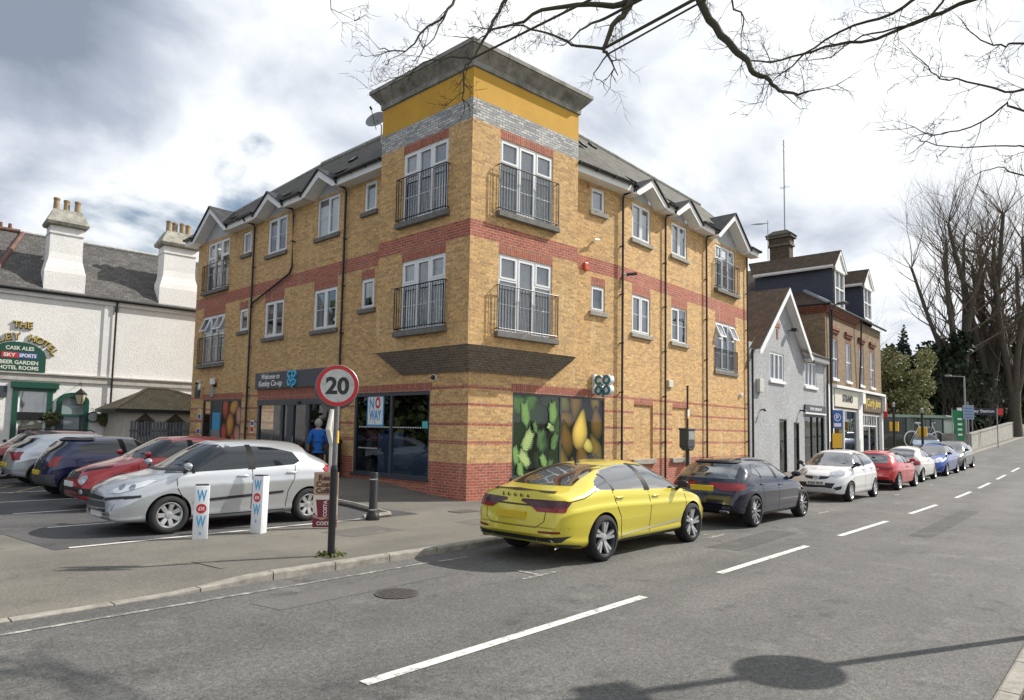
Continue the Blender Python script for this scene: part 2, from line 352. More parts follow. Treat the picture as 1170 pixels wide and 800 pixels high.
def paintmat(name, col, wear=.45, wcol=(.14, .137, .13)):
    m, nt, b = new_mat(name); L = nt.links.new
    tc = nt.nodes.new('ShaderNodeTexCoord'); n = nt.nodes.new('ShaderNodeTexNoise'); n.inputs['Scale'].default_value = 9; n.inputs['Detail'].default_value = 9; n.inputs['Roughness'].default_value = .8; L(tc.outputs['Object'], n.inputs['Vector'])
    r = nt.nodes.new('ShaderNodeMapRange'); r.inputs['From Min'].default_value = wear; r.inputs['From Max'].default_value = wear+.12; L(n.outputs['Fac'], r.inputs['Value'])
    mx = nt.nodes.new('ShaderNodeMix'); mx.data_type = 'RGBA'; mx.inputs['A'].default_value = (*wcol, 1); mx.inputs['B'].default_value = (*col, 1); L(r.outputs['Result'], mx.inputs['Factor']); L(mx.outputs['Result'], b.inputs['Base Color']); b.inputs['Roughness'].default_value = .7
    return m
M['mark'] = paintmat('road_paint', (.62, .61, .57), .36)
M['mark_worn'] = paintmat('worn_paint', (.42, .40, .35), .47)
M['mark_yellow'] = paintmat('yellow_hatch_paint', (.48, .42, .17), .44, (.1, .1, .1))
M['ground'] = simple('rough_grass', (.09, .11, .045), .95, noise=.5, nscale=.5, bump=.4, nmix=(.12, .10, .06))

# ---------------------------------------------------------------- camera
cam_d = bpy.data.cameras.new('camera'); cam = bpy.data.objects.new('camera', cam_d); COL.objects.link(cam); SC.camera = cam
CAMM = Matrix(((0.677554, -0.068864, -0.732242), (-0.735249, -0.038856, -0.676682), (0.018147, 0.996869, -0.076959)))
cam.matrix_world = Matrix.Translation((-12.3230, -12.9280, 1.8600)) @ CAMM.to_4x4()
cam_d.sensor_width = 36; cam_d.lens = 36*780.13/1170; cam_d.shift_y = (431.16-400)/1170; cam_d.clip_end = 3000; cam_d.clip_start = .1
# ---------------------------------------------------------------- sun, sky
SUN_AZ, SUN_EL = R(-26), R(40)
sd = bpy.data.lights.new('sun', 'SUN'); sd.energy = 5.0; sd.angle = R(.6); sd.color = (1, .95, .87)
so = bpy.data.objects.new('sun', sd); COL.objects.link(so)
sv = Vector((math.cos(SUN_AZ)*math.cos(SUN_EL), math.sin(SUN_AZ)*math.cos(SUN_EL), math.sin(SUN_EL)))
so.rotation_euler = (-sv).to_track_quat('-Z', 'Y').to_euler()
W = bpy.data.worlds.new('World'); SC.world = W; W.use_nodes = True
nt = W.node_tree; L = nt.links.new; bg = nt.nodes['Background']
sky = nt.nodes.new('ShaderNodeTexSky'); sky.sky_type = 'NISHITA'; sky.sun_disc = False; sky.sun_elevation = SUN_EL; sky.sun_rotation = R(90)-SUN_AZ; sky.air_density = 1.2; sky.dust_density = 2
bg.inputs['Strength'].default_value = .095
geo = nt.nodes.new('ShaderNodeTexCoord')
sep = nt.nodes.new('ShaderNodeSeparateXYZ'); L(geo.outputs['Generated'], sep.inputs[0])
# clouds as a flat deck high above: direction / (z + c)
def math_(op, a, b=None, clamp=False):
    n = nt.nodes.new('ShaderNodeMath'); n.operation = op; n.use_clamp = clamp
    for i, v in enumerate((a, b)):
        if v is None: continue
        if isinstance(v, (int, float)): n.inputs[i].default_value = v
        else: L(v, n.inputs[i])
    return n.outputs[0]
zz = math_('ADD', math_('MAXIMUM', sep.outputs['Z'], 0), .42)
cx = math_('DIVIDE', sep.outputs['X'], zz); cy = math_('DIVIDE', sep.outputs['Y'], zz)
cmb = nt.nodes.new('ShaderNodeCombineXYZ'); L(cx, cmb.inputs[0]); L(cy, cmb.inputs[1])
def cn(scale, det, ro, off, dist=0):
    mp = nt.nodes.new('ShaderNodeMapping'); mp.inputs['Location'].default_value = off; L(cmb.outputs[0], mp.inputs['Vector'])
    n = nt.nodes.new('ShaderNodeTexNoise'); n.inputs['Scale'].default_value = scale; n.inputs['Detail'].default_value = det; n.inputs['Roughness'].default_value = ro; n.inputs['Distortion'].default_value = dist; L(mp.outputs[0], n.inputs['Vector']); return n.outputs['Fac']
def mr(i, a, b, c=0., d=1.):
    r = nt.nodes.new('ShaderNodeMapRange'); r.interpolation_type = 'SMOOTHSTEP'; r.inputs['From Min'].default_value = a; r.inputs['From Max'].default_value = b; r.inputs['To Min'].default_value = c; r.inputs['To Max'].default_value = d; L(i, r.inputs['Value']); return r.outputs['Result']
shape = cn(1.15, 4, .45, (3.1, 1.7, 0), .3)
detail = cn(3.6, 8, .52, (7.3, 2.2, 4), .25)
base = math_('ADD', math_('MULTIPLY', shape, .52), math_('MULTIPLY', detail, .48))
# the bank of cloud to the north-west (left of the view) is thick and grey, the one towards the sun is bright
dotn = nt.nodes.new('ShaderNodeVectorMath'); dotn.operation = 'DOT_PRODUCT'; L(geo.outputs['Generated'], dotn.inputs[0]); dotn.inputs[1].default_value = (.78, -.62, 0)
side = dotn.outputs['Value']
hz = mr(sep.outputs['Z'], .0, .30, 1, 0)
thick = math_('ADD', math_('ADD', base, math_('MULTIPLY', mr(side, -.62, .15, .068, -.045), 1)), math_('MULTIPLY', hz, -.02))
ramp = nt.nodes.new('ShaderNodeValToRGB'); L(thick, ramp.inputs['Fac'])
e = ramp.color_ramp.elements
e[0].position = .40; e[0].color = (9.6, 9.8, 10.0, 1)
e[1].position = .64; e[1].color = (2.5, 2.95, 3.7, 1)
for p_, c_ in ((.45, (8.6, 8.9, 9.3, 1)), (.50, (6.7, 7.1, 7.8, 1)), (.56, (4.3, 4.8, 5.7, 1))):
    k = e.new(p_); k.color = c_
cover = mr(base, .33, .41)
mix = nt.nodes.new('ShaderNodeMix'); mix.data_type = 'RGBA'; L(cover, mix.inputs['Factor']); L(sky.outputs['Color'], mix.inputs['A']); L(ramp.outputs['Color'], mix.inputs['B'])
L(mix.outputs['Result'], bg.inputs['Color'])
SC.view_settings.view_transform = 'Standard'; SC.view_settings.look = 'None'; SC.view_settings.gamma = 1; SC.view_settings.exposure = .30; SC.view_settings.use_curve_mapping = False
# ---------------------------------------------------------------- ground, road, footway
def sheet(name, xs, yf, zoff, mat, z=None):
    # xs: stations; yf(x) -> list of y across; z follows the lie of the land
    mb = MB(); rows = [[(x, y, (z or G)(x, y)+zoff) for y in yf(x)] for x in xs]; n = len(rows[0])
    mb.v = [p for r in rows for p in r]
    for i in range(len(xs)-1):
        for j in range(n-1):
            mb.f.append((i*n+j, (i+1)*n+j, (i+1)*n+j+1, i*n+j+1)); mb.m.append(0); mb.uv.append(None)
    return struct(mb.build(name, mat, smooth=True))
def frange(a, b, s):
    n = max(1, round((b-a)/s)); return [a+(b-a)*i/n for i in range(n+1)]
XR = frange(-80, -14, 6)+frange(-13.5, 45, .5)+frange(46, 130, 3)
sheet('ground', frange(-900, -100, 100)+frange(-80, 140, 5)+frange(200, 1500, 100), lambda x: frange(-900, -100, 100)+frange(-80, 80, 5)+frange(100, 900, 100), -.35, M['ground'], lambda x, y: H(x))
KY = lambda x: -4.72+SH(x)
sheet('road', XR, lambda x: [-12.05+SH(x), -10+SH(x), -8+SH(x), -6+SH(x), KY(x)+.02], -.1, M['road'], lambda x, y: H(x))
PY = lambda x: KY(x)+.14
sheet('pavement', XR, lambda x: [PY(x)+(t*t)*(26-PY(x)) if t < 1 else 26 for t in [i/44 for i in range(45)]], 0, M['pave'])
sheet('opposite_pavement', XR, lambda x: [-20, -16, -14, -12.22+SH(x)], 0, M['pave'], lambda x, y: H(x))
sheet('car_park', frange(-60, -9.6, 2)+frange(-9.4, -2.6, .4), lambda x: [(-1.25 if x > -9.5 else .9)+t*t*(25-(-1.25 if x > -9.5 else .9)) for t in [i/40 for i in range(41)]], .005, M['carpark'])
# kerb stones with joints; the kerb drops flush at the car park entrance
def kerb_run(name, x0, x1, y, face, mat, ln=.915):
    mb = MB(); x = x0
    while x < x1:
        xa, xb = x+.008, x+ln-.008
        rows = []
        for xx in (xa, xa+(xb-xa)*.33, xa+(xb-xa)*.66, xb):
            yy = y(xx); zt = G(xx, yy+face*.14)+.004; zb = H(xx)-.16
            zt = max(zt, H(xx)-.085)
            y0, y1 = (yy, yy+.145) if face > 0 else (yy-.145, yy)
            c = .025 if zt-H(xx) > -.05 else .006
            if face > 0: pr = [(y0, zb), (y0, zt-c), (y0+c*.3, zt-c*.3), (y0+c, zt), (y1, zt), (y1, zb)]
            else: pr = [(y0, zb), (y0, zt), (y1-c, zt), (y1-c*.3, zt-c*.3), (y1, zt-c), (y1, zb)]
            rows.append([(xx, a, b) for a, b in pr])
        n = 6; vs = [p for r in rows for p in r]; fs = []
        for i in range(3):
            for j in range(n): fs.append((i*n+j, i*n+(j+1) % n, (i+1)*n+(j+1) % n, (i+1)*n+j))
        fs += [tuple(reversed(range(n))), tuple(3*n+k for k in range(n))]
        mb.add(vs, fs); x += ln
    return struct(mb.build(name, mat))
kerb_run('kerb', -60, 110, KY, 1, M['kerb'])
kerb_run('opposite_kerb', -60, 110, lambda x: -12.05+SH(x), -1, M['kerb'])
# painted markings
def strip(mb, x0, x1, y0, y1, off, zf, sh=True, n=None, taper=0):
    n = n or max(1, int(abs(x1-x0)/.5)); vs = []
    for i in range(n+1):
        t = i/n; x = x0+(x1-x0)*t; s = SH(x) if sh else 0
        vs += [(x, y0+s, zf(x, y0)+off), (x, y1+s, zf(x, y1)+off)]
    mb.add(vs, [(2*i, 2*i+2, 2*i+3, 2*i+1) for i in range(n)])
HZ = lambda x, y: H(x)
mb = MB()
for x0, x1 in ((-15.5, -11.6), (-9.1, -5.1), (-3.12, .3), (2.07, 5.45), (7.66, 10.95), (14.2, 17.4), (19.4, 22.8), (25.2, 28.4), (31, 34.2), (37, 40), (43, 46), (49, 52), (55, 58)): strip(mb, x0, x1, -8.52, -8.40, -.094, HZ)
struct(mb.build('centre_line', M['mark']))
# old trench repairs and surface patches
def patch(name, pts, mat, off, zf=HZ):
    c = (sum(p[0] for p in pts)/len(pts), sum(p[1] for p in pts)/len(pts)); m = MB(); m.poly([(x, y, zf(x, y)+off) for x, y in pts]); return struct(m.build(name, mat))
PT1 = asphalt('patch_dark', (.055, .054, .054), (.085, .083, .08), cracks=False); PT2 = asphalt('patch_pale', (.095, .093, .088), (.135, .131, .122), cracks=False)
for i, (pts, mt) in enumerate((([(-1.2, -7.3), (1.8, -7.22), (1.85, -7.75), (-1.1, -7.85)], PT1), ([(-8.6, -5.6), (-5.9, -5.5), (-5.85, -6.0), (-8.5, -6.1)], PT2), ([(3.2, -9.4), (9.8, -9.2), (9.9, -9.62), (3.3, -9.8)], PT1), ([(-12.2, -8.0), (-10.6, -7.7), (-10.4, -8.5), (-12.0, -8.8)], PT2))): patch('road_patch', pts, mt, -.0965)
PV1 = asphalt('footway_patch', (.11, .104, .092), (.15, .14, .12), grit=110, cracks=False)
for pts in ([(-8.3, -3.3), (-7.1, -3.2), (-7.0, -3.9), (-8.2, -4.0)], [(-2.9, -2.7), (1.8, -2.55), (1.85, -3.1), (-2.85, -3.25)], [(-5.6, -2.2), (-4.4, -2.1), (-4.3, -2.9), (-5.5, -3.0)]): patch('footway_patch', pts, PV1, .0035, G)
mb = MB()
strip(mb, -60, -5.6, -5.20, -5.13, -.094, HZ)
# bay corner ticks beside the parked cars
for x in (-5.1, .1, 6.1, 13.8, 19.6, 24.9, 29.2, 34.5):
    strip(mb, x-.35, x+.35, -6.88, -6.80, -.094, HZ); 
    strip(mb, x-.04, x+.04, -6.80, -6.3, -.094, HZ, n=1)
strip(mb, -5.5, -4.9, -5.25, -5.17, -.094, HZ)
struct(mb.build('parking_marks', M['mark_worn']))
mb = MB()
strip(mb, -9.2, -4.0, -1.25, -1.15, .009, G, False)
for y in (1.25, 3.75, 6.25, 8.75, 11.25, 13.75): strip(mb, -8.9, -7.9, y-.05, y+.05, .009, G, False); strip(mb, -7.9, -3.0, y-.05, y+.05, .009, G, False)
struct(mb.build('bay_lines', M['mark']))
mb = MB()
for k in range(9):
    x = -9+k*.9; vs = [(x, 8.4, G(x, 8.4)+.0125), (x+.1, 8.4, G(x, 8.4)+.0125), (x+1.6, 11.0, G(x, 11)+.0125), (x+1.5, 11.0, G(x, 11)+.0125)]
    mb.add(vs, [(0, 1, 2, 3)])
struct(mb.build('hatch_lines', M['mark_yellow']))
# drain cover and gully in the road
mb = MB()
Md = Matrix.Translation((-7.15, -6.35, -.094))
mb.lathe([(.26, 0), (.26, .004), (.23, .004), (.23, .002), (0.001, .002)], 28, Md)
for k in range(-4, 5):
    w = math.sqrt(max(0, .215**2-(k*.05)**2)); mb.box(k*.05-.014, k*.05+.014, -w, w, .002, .006, 0, Md)
struct(mb.build('road_drain_cover', simple('cast_iron', (.075, .065, .058), .7, noise=.5, nscale=20)))

A1, A2 = -5.508, 1.491
F0 = Fr(0, 0, A1); Bx, By = 6.142, -.592
F2 = Fr(Bx, By, A2); FL = Fr(0, 0, 90, True)
TC = (-.496, -.45); TR = Fr(*TC, A1); TL = Fr(*TC, 90, True)
BLD = thing('apartment_building', 'three storey yellow and red brick corner block with a flat topped tower', 'building')
WM = [M['buff'], M['red'], M['soldier'], M['white_brick'], M['yellow_render'], M['lead'], M['dark_brick']]
BAND = (6.81, 7.27)
STR = (1.47, 1.96, 2.47, 2.94)
def bands(a0, a1, ground=True):
    p = [(a0, a1, *BAND, 1)]
    if ground: p += [(a0, a1, -1, .97, 1)]+[(a0, a1, z-.005, z+.08, 1) for z in STR]
    return p
def part(mb, name, mats, parent=None, **k): return BW(mb, name, mats, parent or BLD, **k)
def win(fr, a0, a1, z0, z1, kind='pair', curtain=None, seed=0, off=0, openlight=False, sill=True, parent=None, mat=None, flipx=False, sillmat=None):
    rnd = random.Random(seed); parent = parent or BLD; mat = mat or M['upvc']
    mb = MB(); b = .065; o0, o1 = off-.1, off-.035
    fbox(mb, fr, a0, a0+b, z0, z1, o0, o1); fbox(mb, fr, a1-b, a1, z0, z1, o0, o1)
    fbox(mb, fr, a0+b, a1-b, z0, z0+b, o0, o1); fbox(mb, fr, a0+b, a1-b, z1-b, z1, o0, o1)
    panes = []; w = a1-a0; h = z1-z0
    def leaf(x0, x1, y0, y1, c=.05, oo=.012):
        fbox(mb, fr, x0, x0+c, y0, y1, o0+oo, o1+oo); fbox(mb, fr, x1-c, x1, y0, y1, o0+oo, o1+oo)
        fbox(mb, fr, x0+c, x1-c, y0, y0+c, o0+oo, o1+oo); fbox(mb, fr, x0+c, x1-c, y1-c, y1, o0+oo, o1+oo)
        panes.append((x0+c, x1-c, y0+c, y1-c))
    if kind == 'small': leaf(a0+b, a1-b, z0+b, z1-b, .045)
    elif kind == 'pair':
        m = (a0+a1)/2; fbox(mb, fr, m-.03, m+.03, z0+b, z1-b, o0, o1)
        leaf(a0+b, m-.03, z0+b, z1-b); panes.append((m+.03, a1-b, z0+b, z1-b)) if rnd.random() < .4 else leaf(m+.03, a1-b, z0+b, z1-b)
        for p in panes: fbox(mb, fr, p[0], p[1], (p[2]+p[3])/2-.008, (p[2]+p[3])/2+.008, off-.07, off-.05)
    elif kind == 'french':
        m1, m2 = a0+w*.345, a0+w*.665
        for m in (m1, m2): fbox(mb, fr, m-.032, m+.032, z0+b, z1-b, o0, o1)
        zt = z0+h*.67
        for x0, x1 in ((a0+b, m1-.032), (m2+.032, a1-b)):
            fbox(mb, fr, x0, x1, zt-.03, zt+.03, o0, o1)
            if openlight:
                # top hung light standing open
                s0 = len(mb.v); leaf(x0, x1, zt+.03, z1-b); pt = fr.p(0, z1-b, 0); q = panes.pop()
                ax = Matrix.Rotation(R(24 if fr.n.x < -.5 else -24) if False else 0, 4, fr.u)
                for i in range(s0, len(mb.v)):
                    v = Vector(mb.v[i]); dz = (z1-b)-v.z; mb.v[i] = tuple(v+fr.n*dz*.42)
                q2 = [fr.p(a, z, off-.05+((z1-b)-z)*.42) for a, z in ((q[0], q[2]), (q[1], q[2]), (q[1], q[3]), (q[0], q[3]))]
                panes.append(q2)
            else: leaf(x0, x1, zt+.03, z1-b)
            panes.append((x0, x1, z0+b, zt-.03))
            fbox(mb, fr, x0, x1, z0+h*.36-.012, z0+h*.36+.012, off-.075, off-.055)
        leaf(m1+.032, m2-.032, z0+b, z1-b, .055)
        fbox(mb, fr, m1+.05, m2-.05, z0+h*.36-.012, z0+h*.36+.012, off-.075, off-.055)
        fbox(mb, fr, m1+.06, m2-.06, z1-.045, z1-.02, o1, o1+.02)
    elif kind == 'cottage':
        for k in range(1, 3):
            m = a0+w*k/3; fbox(mb, fr, m-.03, m+.03, z0+b, z1-b, o0, o1)
        for k in range(3): leaf(a0+b+(w-2*b)*k/3+.01, a0+b+(w-2*b)*(k+1)/3-.01, z0+b, z1-b, .04)
    elif kind == 'sash':
        m = (z0+z1)/2; fbox(mb, fr, a0+b, a1-b, m-.03, m+.03, o0, o1+.015); panes += [(a0+b, a1-b, z0+b, m-.03), (a0+b, a1-b, m+.03, z1-b)]
    f = BW(mb, 'window', mat, parent)
    pb = MB()
    for p in panes:
        if isinstance(p, list): outq(pb, fr, *p)
        else: outq(pb, fr, fr.p(p[0], p[2], off-.065), fr.p(p[1], p[2], off-.065), fr.p(p[1], p[3], off-.065), fr.p(p[0], p[3], off-.065))
    BW(pb, 'pane', M['glass'], f)
    if sill:
        sb = MB(); fbox(sb, fr, a0-.1, a1+.1, z0-.14, z0, off-.09, off+.085, ch=.012); BW(sb, 'sill', sillmat or M['stone'], f)
    c = curtain if curtain is not None else rnd.choice(['net', 'half', 'sides', 'blind', 'net'])
    cb = MB(); oc = off-.16
    def drape(x0, x1, y0, y1):
        n = max(3, int((x1-x0)/.045))
        for i in range(n):
            xa, xb = x0+(x1-x0)*i/n, x0+(x1-x0)*(i+1)/n; oa, ob = oc+.025*math.sin(i*2.1+seed), oc+.025*math.sin((i+1)*2.1+seed)
            cb.quad(fr.p(xa, y0, oa), fr.p(xb, y0, ob), fr.p(xb, y1, ob), fr.p(xa, y1, oa))
    if c == 'net': drape(a0, a1, z0, z1)
    elif c == 'half': drape(a0, a1, z0+h*.45, z1)
    elif c == 'sides': drape(a0, a0+w*.28, z0, z1); drape(a1-w*.25, a1, z0, z1)
    elif c == 'blind': drape(a0, a1, z0+h*.7, z1); drape(a0, a0+w*.3, z0, z1)
    if cb.v: BW(cb, 'curtain', M['curtain'], f)
    return f
def balcony(fr, a0, a1, z0, top=1.22, out=.17, parent=None):
    s = MB(); fbox(s, fr, a0-.13, a1+.16, z0-.16, z0-.02, 0.002, out+.03, ch=.012)
    fbox(s, fr, a0-.10, a1+.13, z0-.02, z0+.0, 0.002, out, 1)
    sl = part(s, 'balcony_slab', [M['dark_sill'], M['black_metal']], parent or BLD)
    mb = MB(); l, r = a0-.08, a1+.11
    for z in (z0+.07, z0+top):
        mb.tube([fr.p(l, z, 0.0), fr.p(l, z, out), fr.p(r, z, out), fr.p(r, z, 0.0)], .016, 6)
    n = round((r-l)/.105)
    for k in range(n+1): mb.tube([fr.p(l+(r-l)*k/n, z0+.02, out), fr.p(l+(r-l)*k/n, z0+top, out)], .008 if 0 < k < n else .016, 5)
    for a in (l, r): mb.tube([fr.p(a, z0+.07, out*.5), fr.p(a, z0+top, out*.5)], .008, 5)
    return part(mb, 'balcony_railing', M['black_metal'], parent or BLD)
# --- walls -----------------------------------------------------------------
def lint(a0, a1, z, top=None): return (a0-.0, a1+.0, z, top or BAND[0], 2)
shopR = (1.56, 5.44, .55, 2.9)
sR = [(4.72, 5.38, 8.78, 9.55), (4.75, 5.41, 5.6, 6.42)]
w1 = MB()
wall(w1, F0, 0, 6.17, -.4, 9.72, holes=[shopR]+sR, patches=bands(0, 6.17)+[lint(1.5, 5.5, 2.9, 3.15), lint(4.75, 5.41, 6.42, 6.68), (4.5, 4.62, 9.45, 9.62, 1)])
ww = [(.70, 1.93, 8.35, 9.62, 'pair'), (.72, 1.93, 5.16, 6.48, 'pair'), (3.43, 4.67, 8.37, 9.62, 'pair'), (3.43, 4.66, 5.16, 6.46, 'pair'), (7.12, 9.06, 7.75, 9.62, 'french'), (7.10, 9.08, 4.42, 6.40, 'french')]
holes2 = [(a, b, c, d) for a, b, c, d, k in ww]
p2 = bands(0, 10.31)+[lint(a, b, d) for a, b, c, d, k in ww if d < 7]
recess = [(.87, 2.13, .97, 2.78), (3.52, 4.66, .97, 2.78)]
wall(w1, F2, 0, 10.31, -.4, 9.72, holes=holes2+recess, patches=p2+[(r[0], r[1], 2.78, 2.94, 2) for r in recess], uo=6.17)
for r in recess: wall(w1, F2, r[0], r[1], r[2], r[3], off=-.055, uo=6.17)
part(w1, 'street_wall', WM)
for r in recess:
    s = MB(); fbox(s, F2, r[0]-.12, r[1]+.12, .80, .965, -.05, .1, ch=.012); part(s, 'sill', M['stone'])
shopL = (1.53, 5.12, .47, 2.9); door = (6.5, 11.38, -.1, 2.8); atm = (12.68, 16.15, .25, 2.88)
lw = [(4.33, 4.99, 8.62, 9.6, 'small'), (4.29, 4.98, 5.53, 6.48, 'small'), (6.38, 7.73, 8.28, 9.64, 'pair'), (6.32, 7.75, 5.09, 6.48, 'pair'), (9.77, 11.18, 8.24, 9.62, 'pair'), (9.76, 11.16, 5.1, 6.46, 'pair'), (12.5, 13.2, 8.6, 9.5, 'small'), (12.5, 13.2, 5.53, 6.42, 'small'), (14.4, 16.45, 7.5, 9.6, 'french'), (14.5, 16.55, 4.38, 6.42, 'french')]
w3 = MB()
wall(w3, FL, 0, 17.4, -.4, 9.72, holes=[shopL, door, atm]+[w[:4] for w in lw], patches=bands(0, 17.4)+[lint(w[0], w[1], w[3], 6.81 if w[4] != 'small' else w[3]+.27) for w in lw if w[3] < 7]+[lint(1.45, 5.2, 2.9, 3.13), lint(6.5, 11.4, 2.8, 3.18), lint(12.6, 16.3, 2.88, 3.12)], uo=3)
part(w3, 'car_park_wall', WM)
# far ends, so that the block is closed
E1 = F2.p(10.31, 0); E2 = Vector((0, 17.4, 0))
w4 = MB()
FE = Fr(E1.x, E1.y, A2+90); FE.n = Vector((FE.u.y, -FE.u.x, 0)); wall(w4, FE, 0, 9, -.4, 9.72, patches=bands(0, 9), uo=17)
FN = Fr(0, 17.4, 0, True); wall(w4, FN, 0, 9, -.4, 9.72, patches=bands(0, 9), uo=21)
part(w4, 'end_wall', WM)
# --- tower -----------------------------------------------------------------
TW, TD = 4.02, 3.90     # along the street, along the car park
tRw = [(.96, 2.97, 7.66, 9.69), (.98, 2.99, 4.44, 6.54)]
tLw = [(.92, 2.84, 7.66, 9.69), (.92, 2.78, 4.55, 6.53)]
def tp(a0, a1): return [(a0, a1, *BAND, 1), (a0, a1, 9.94, 10.5, 3), (a0, a1, 10.5, 11.31, 4), (a0, a1, 11.31, 11.6, 5)]
w5 = MB()
wall(w5, TR, 0, TW, 4.02, 11.6, holes=tRw, patches=tp(0, TW)+[lint(.96, 2.97, 9.69, 9.94), lint(.98, 2.99, 6.54)])
wall(w5, TL, 0, TD, 4.02, 11.6, holes=tLw, patches=tp(0, TD)+[lint(.92, 2.84, 9.69, 9.94), lint(.92, 2.78, 6.53)], uo=1)
# returns of the tower
FRr = Fr(*TR.p(TW, 0).xy, A1+90); FRr.n = Vector((FRr.u.y, -FRr.u.x, 0)); wall(w5, FRr, 0, 3.2, 4.02, 11.6, patches=tp(0, 3.2))
FLr = Fr(*TL.p(TD, 0).xy, 0, True); wall(w5, FLr, 0, 3.2, 4.02, 11.6, patches=tp(0, 3.2))
part(w5, 'tower_wall', WM)
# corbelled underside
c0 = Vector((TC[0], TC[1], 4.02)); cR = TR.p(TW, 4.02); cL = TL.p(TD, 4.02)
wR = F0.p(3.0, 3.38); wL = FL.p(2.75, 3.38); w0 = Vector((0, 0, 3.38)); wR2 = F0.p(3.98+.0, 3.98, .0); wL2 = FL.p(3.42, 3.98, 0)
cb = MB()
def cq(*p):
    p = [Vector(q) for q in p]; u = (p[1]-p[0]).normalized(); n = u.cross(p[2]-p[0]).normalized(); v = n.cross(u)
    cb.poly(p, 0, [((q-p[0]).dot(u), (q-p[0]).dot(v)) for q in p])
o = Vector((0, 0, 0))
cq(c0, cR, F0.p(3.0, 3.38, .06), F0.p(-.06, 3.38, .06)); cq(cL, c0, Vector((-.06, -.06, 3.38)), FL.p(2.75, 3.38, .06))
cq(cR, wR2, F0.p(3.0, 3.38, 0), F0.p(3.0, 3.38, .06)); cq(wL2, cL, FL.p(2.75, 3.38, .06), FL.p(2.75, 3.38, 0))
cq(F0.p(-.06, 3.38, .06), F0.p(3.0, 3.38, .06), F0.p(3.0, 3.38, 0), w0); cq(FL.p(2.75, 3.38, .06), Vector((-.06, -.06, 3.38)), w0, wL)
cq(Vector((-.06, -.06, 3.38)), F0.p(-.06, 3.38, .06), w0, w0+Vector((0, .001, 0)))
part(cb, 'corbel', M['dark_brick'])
# cornice: a tall flared crown of grey render with a thin capping
cn_ = MB()
def ringat(off, z):
    # offset outline of the tower
    a = TR.p(TW, 0, off)+TR.u*off; d = TL.p(TD, 0, off)+TL.u*off
    # corner: intersection of the two offset lines
    P1 = TR.p(0, 0, off); P2 = TL.p(0, 0, off); det = TR.u.x*(-TL.u.y)+TL.u.x*TR.u.y
    r = P2-P1; t = (r.x*(-TL.u.y)+TL.u.x*r.y)/det; c = P1+TR.u*t
    e = a+FRr.u*(3.2+off); g = d+FLr.u*(3.2+off)
    return [Vector((v.x, v.y, z)) for v in (g, d, c, a, e)]
prof = [(.0, 11.33), (.05, 11.33), (.05, 11.47), (.07, 11.50), (.27, 11.74), (.27, 11.78), (.31, 11.78), (.31, 11.89), (.29, 11.91), (-.3, 11.94)]
rs = [ringat(a, z) for a, z in prof]
for i in range(len(rs)-1):
    for j in range(4):
        mi = 0 if prof[i][1] < 11.82 else 1
        cn_.quad(rs[i][j], rs[i][j+1], rs[i+1][j+1], rs[i+1][j], mi)
cn_.poly([rs[-1][k] for k in (0, 1, 2, 3, 4)], 1)
part(cn_, 'tower_cornice', [simple('stained_render', (.27, .262, .24), .85, noise=.6, nscale=2.6, bump=.5), simple('coping', (.40, .40, .39), .8, noise=.35, nscale=2.5)])
# --- windows -----------------------------------------------------------------
for k, (h, cu) in enumerate(zip(sR, ('net', 'net'))): win(F0, *h, 'small', cu, k)
for k, (a, b, c, d, kind) in enumerate(ww):
    win(F2, a, b, c, d, kind, ['net', 'half', 'net', 'sides', 'sides', 'half'][k], 10+k, openlight=(k == 5), sill=kind != 'french')
    if k == 4: balcony(F2, a, b, c, 1.18, .14)
    if k == 5: balcony(F2, a, b, c, .9, .03)
for k, (a, b, c, d, kind) in enumerate(lw):
    win(FL, a, b, c, d, kind, ['net', 'sides', 'net', 'sides', 'half', 'blind', 'net', 'sides', 'sides', 'half'][k], 30+k, openlight=(k == 9), sill=kind != 'french', sillmat=M['dark_sill'])
    if kind == 'french': balcony(FL, a, b, c, 1.12, .14)
for k, h in enumerate(tRw): win(TR, *h, 'french', ['net', 'net'][k], 50+k, sill=False); balcony(TR, h[0]+.0, h[1], h[2], 1.26 if k == 0 else 1.22, .13)
for k, h in enumerate(tLw): win(TL, *h, 'french', ['blind', 'sides'][k], 60+k, sill=False); balcony(TL, h[0]+.0, h[1], h[2], 1.26 if k == 0 else 1.22, .13)
# rooms behind the glass
rm = MB()
def inner(fr, a0, a1, z0, z1, o): rm.quad(fr.p(a0, z0, -o), fr.p(a1, z0, -o), fr.p(a1, z1, -o), fr.p(a0, z1, -o))
inner(F0, .7, 6.2, 3.3, 9.6, .7); inner(F2, 0, 9.5, 3.3, 9.6, .7); inner(FL, .7, 16.8, 3.3, 9.6, .7); inner(TR, .4, 3.7, 4.1, 11, .35); inner(TL, .4, 3.6, 4.1, 11, .35)
for fr, a1 in ((F0, 6.2), (F2, 9.5), (FL, 16.8)):
    rm.quad(fr.p(.5, 3.3, -.05), fr.p(a1, 3.3, -.05), fr.p(a1, 3.3, -.8), fr.p(.5, 3.3, -.8))
part(rm, 'room_interior', M['room'])
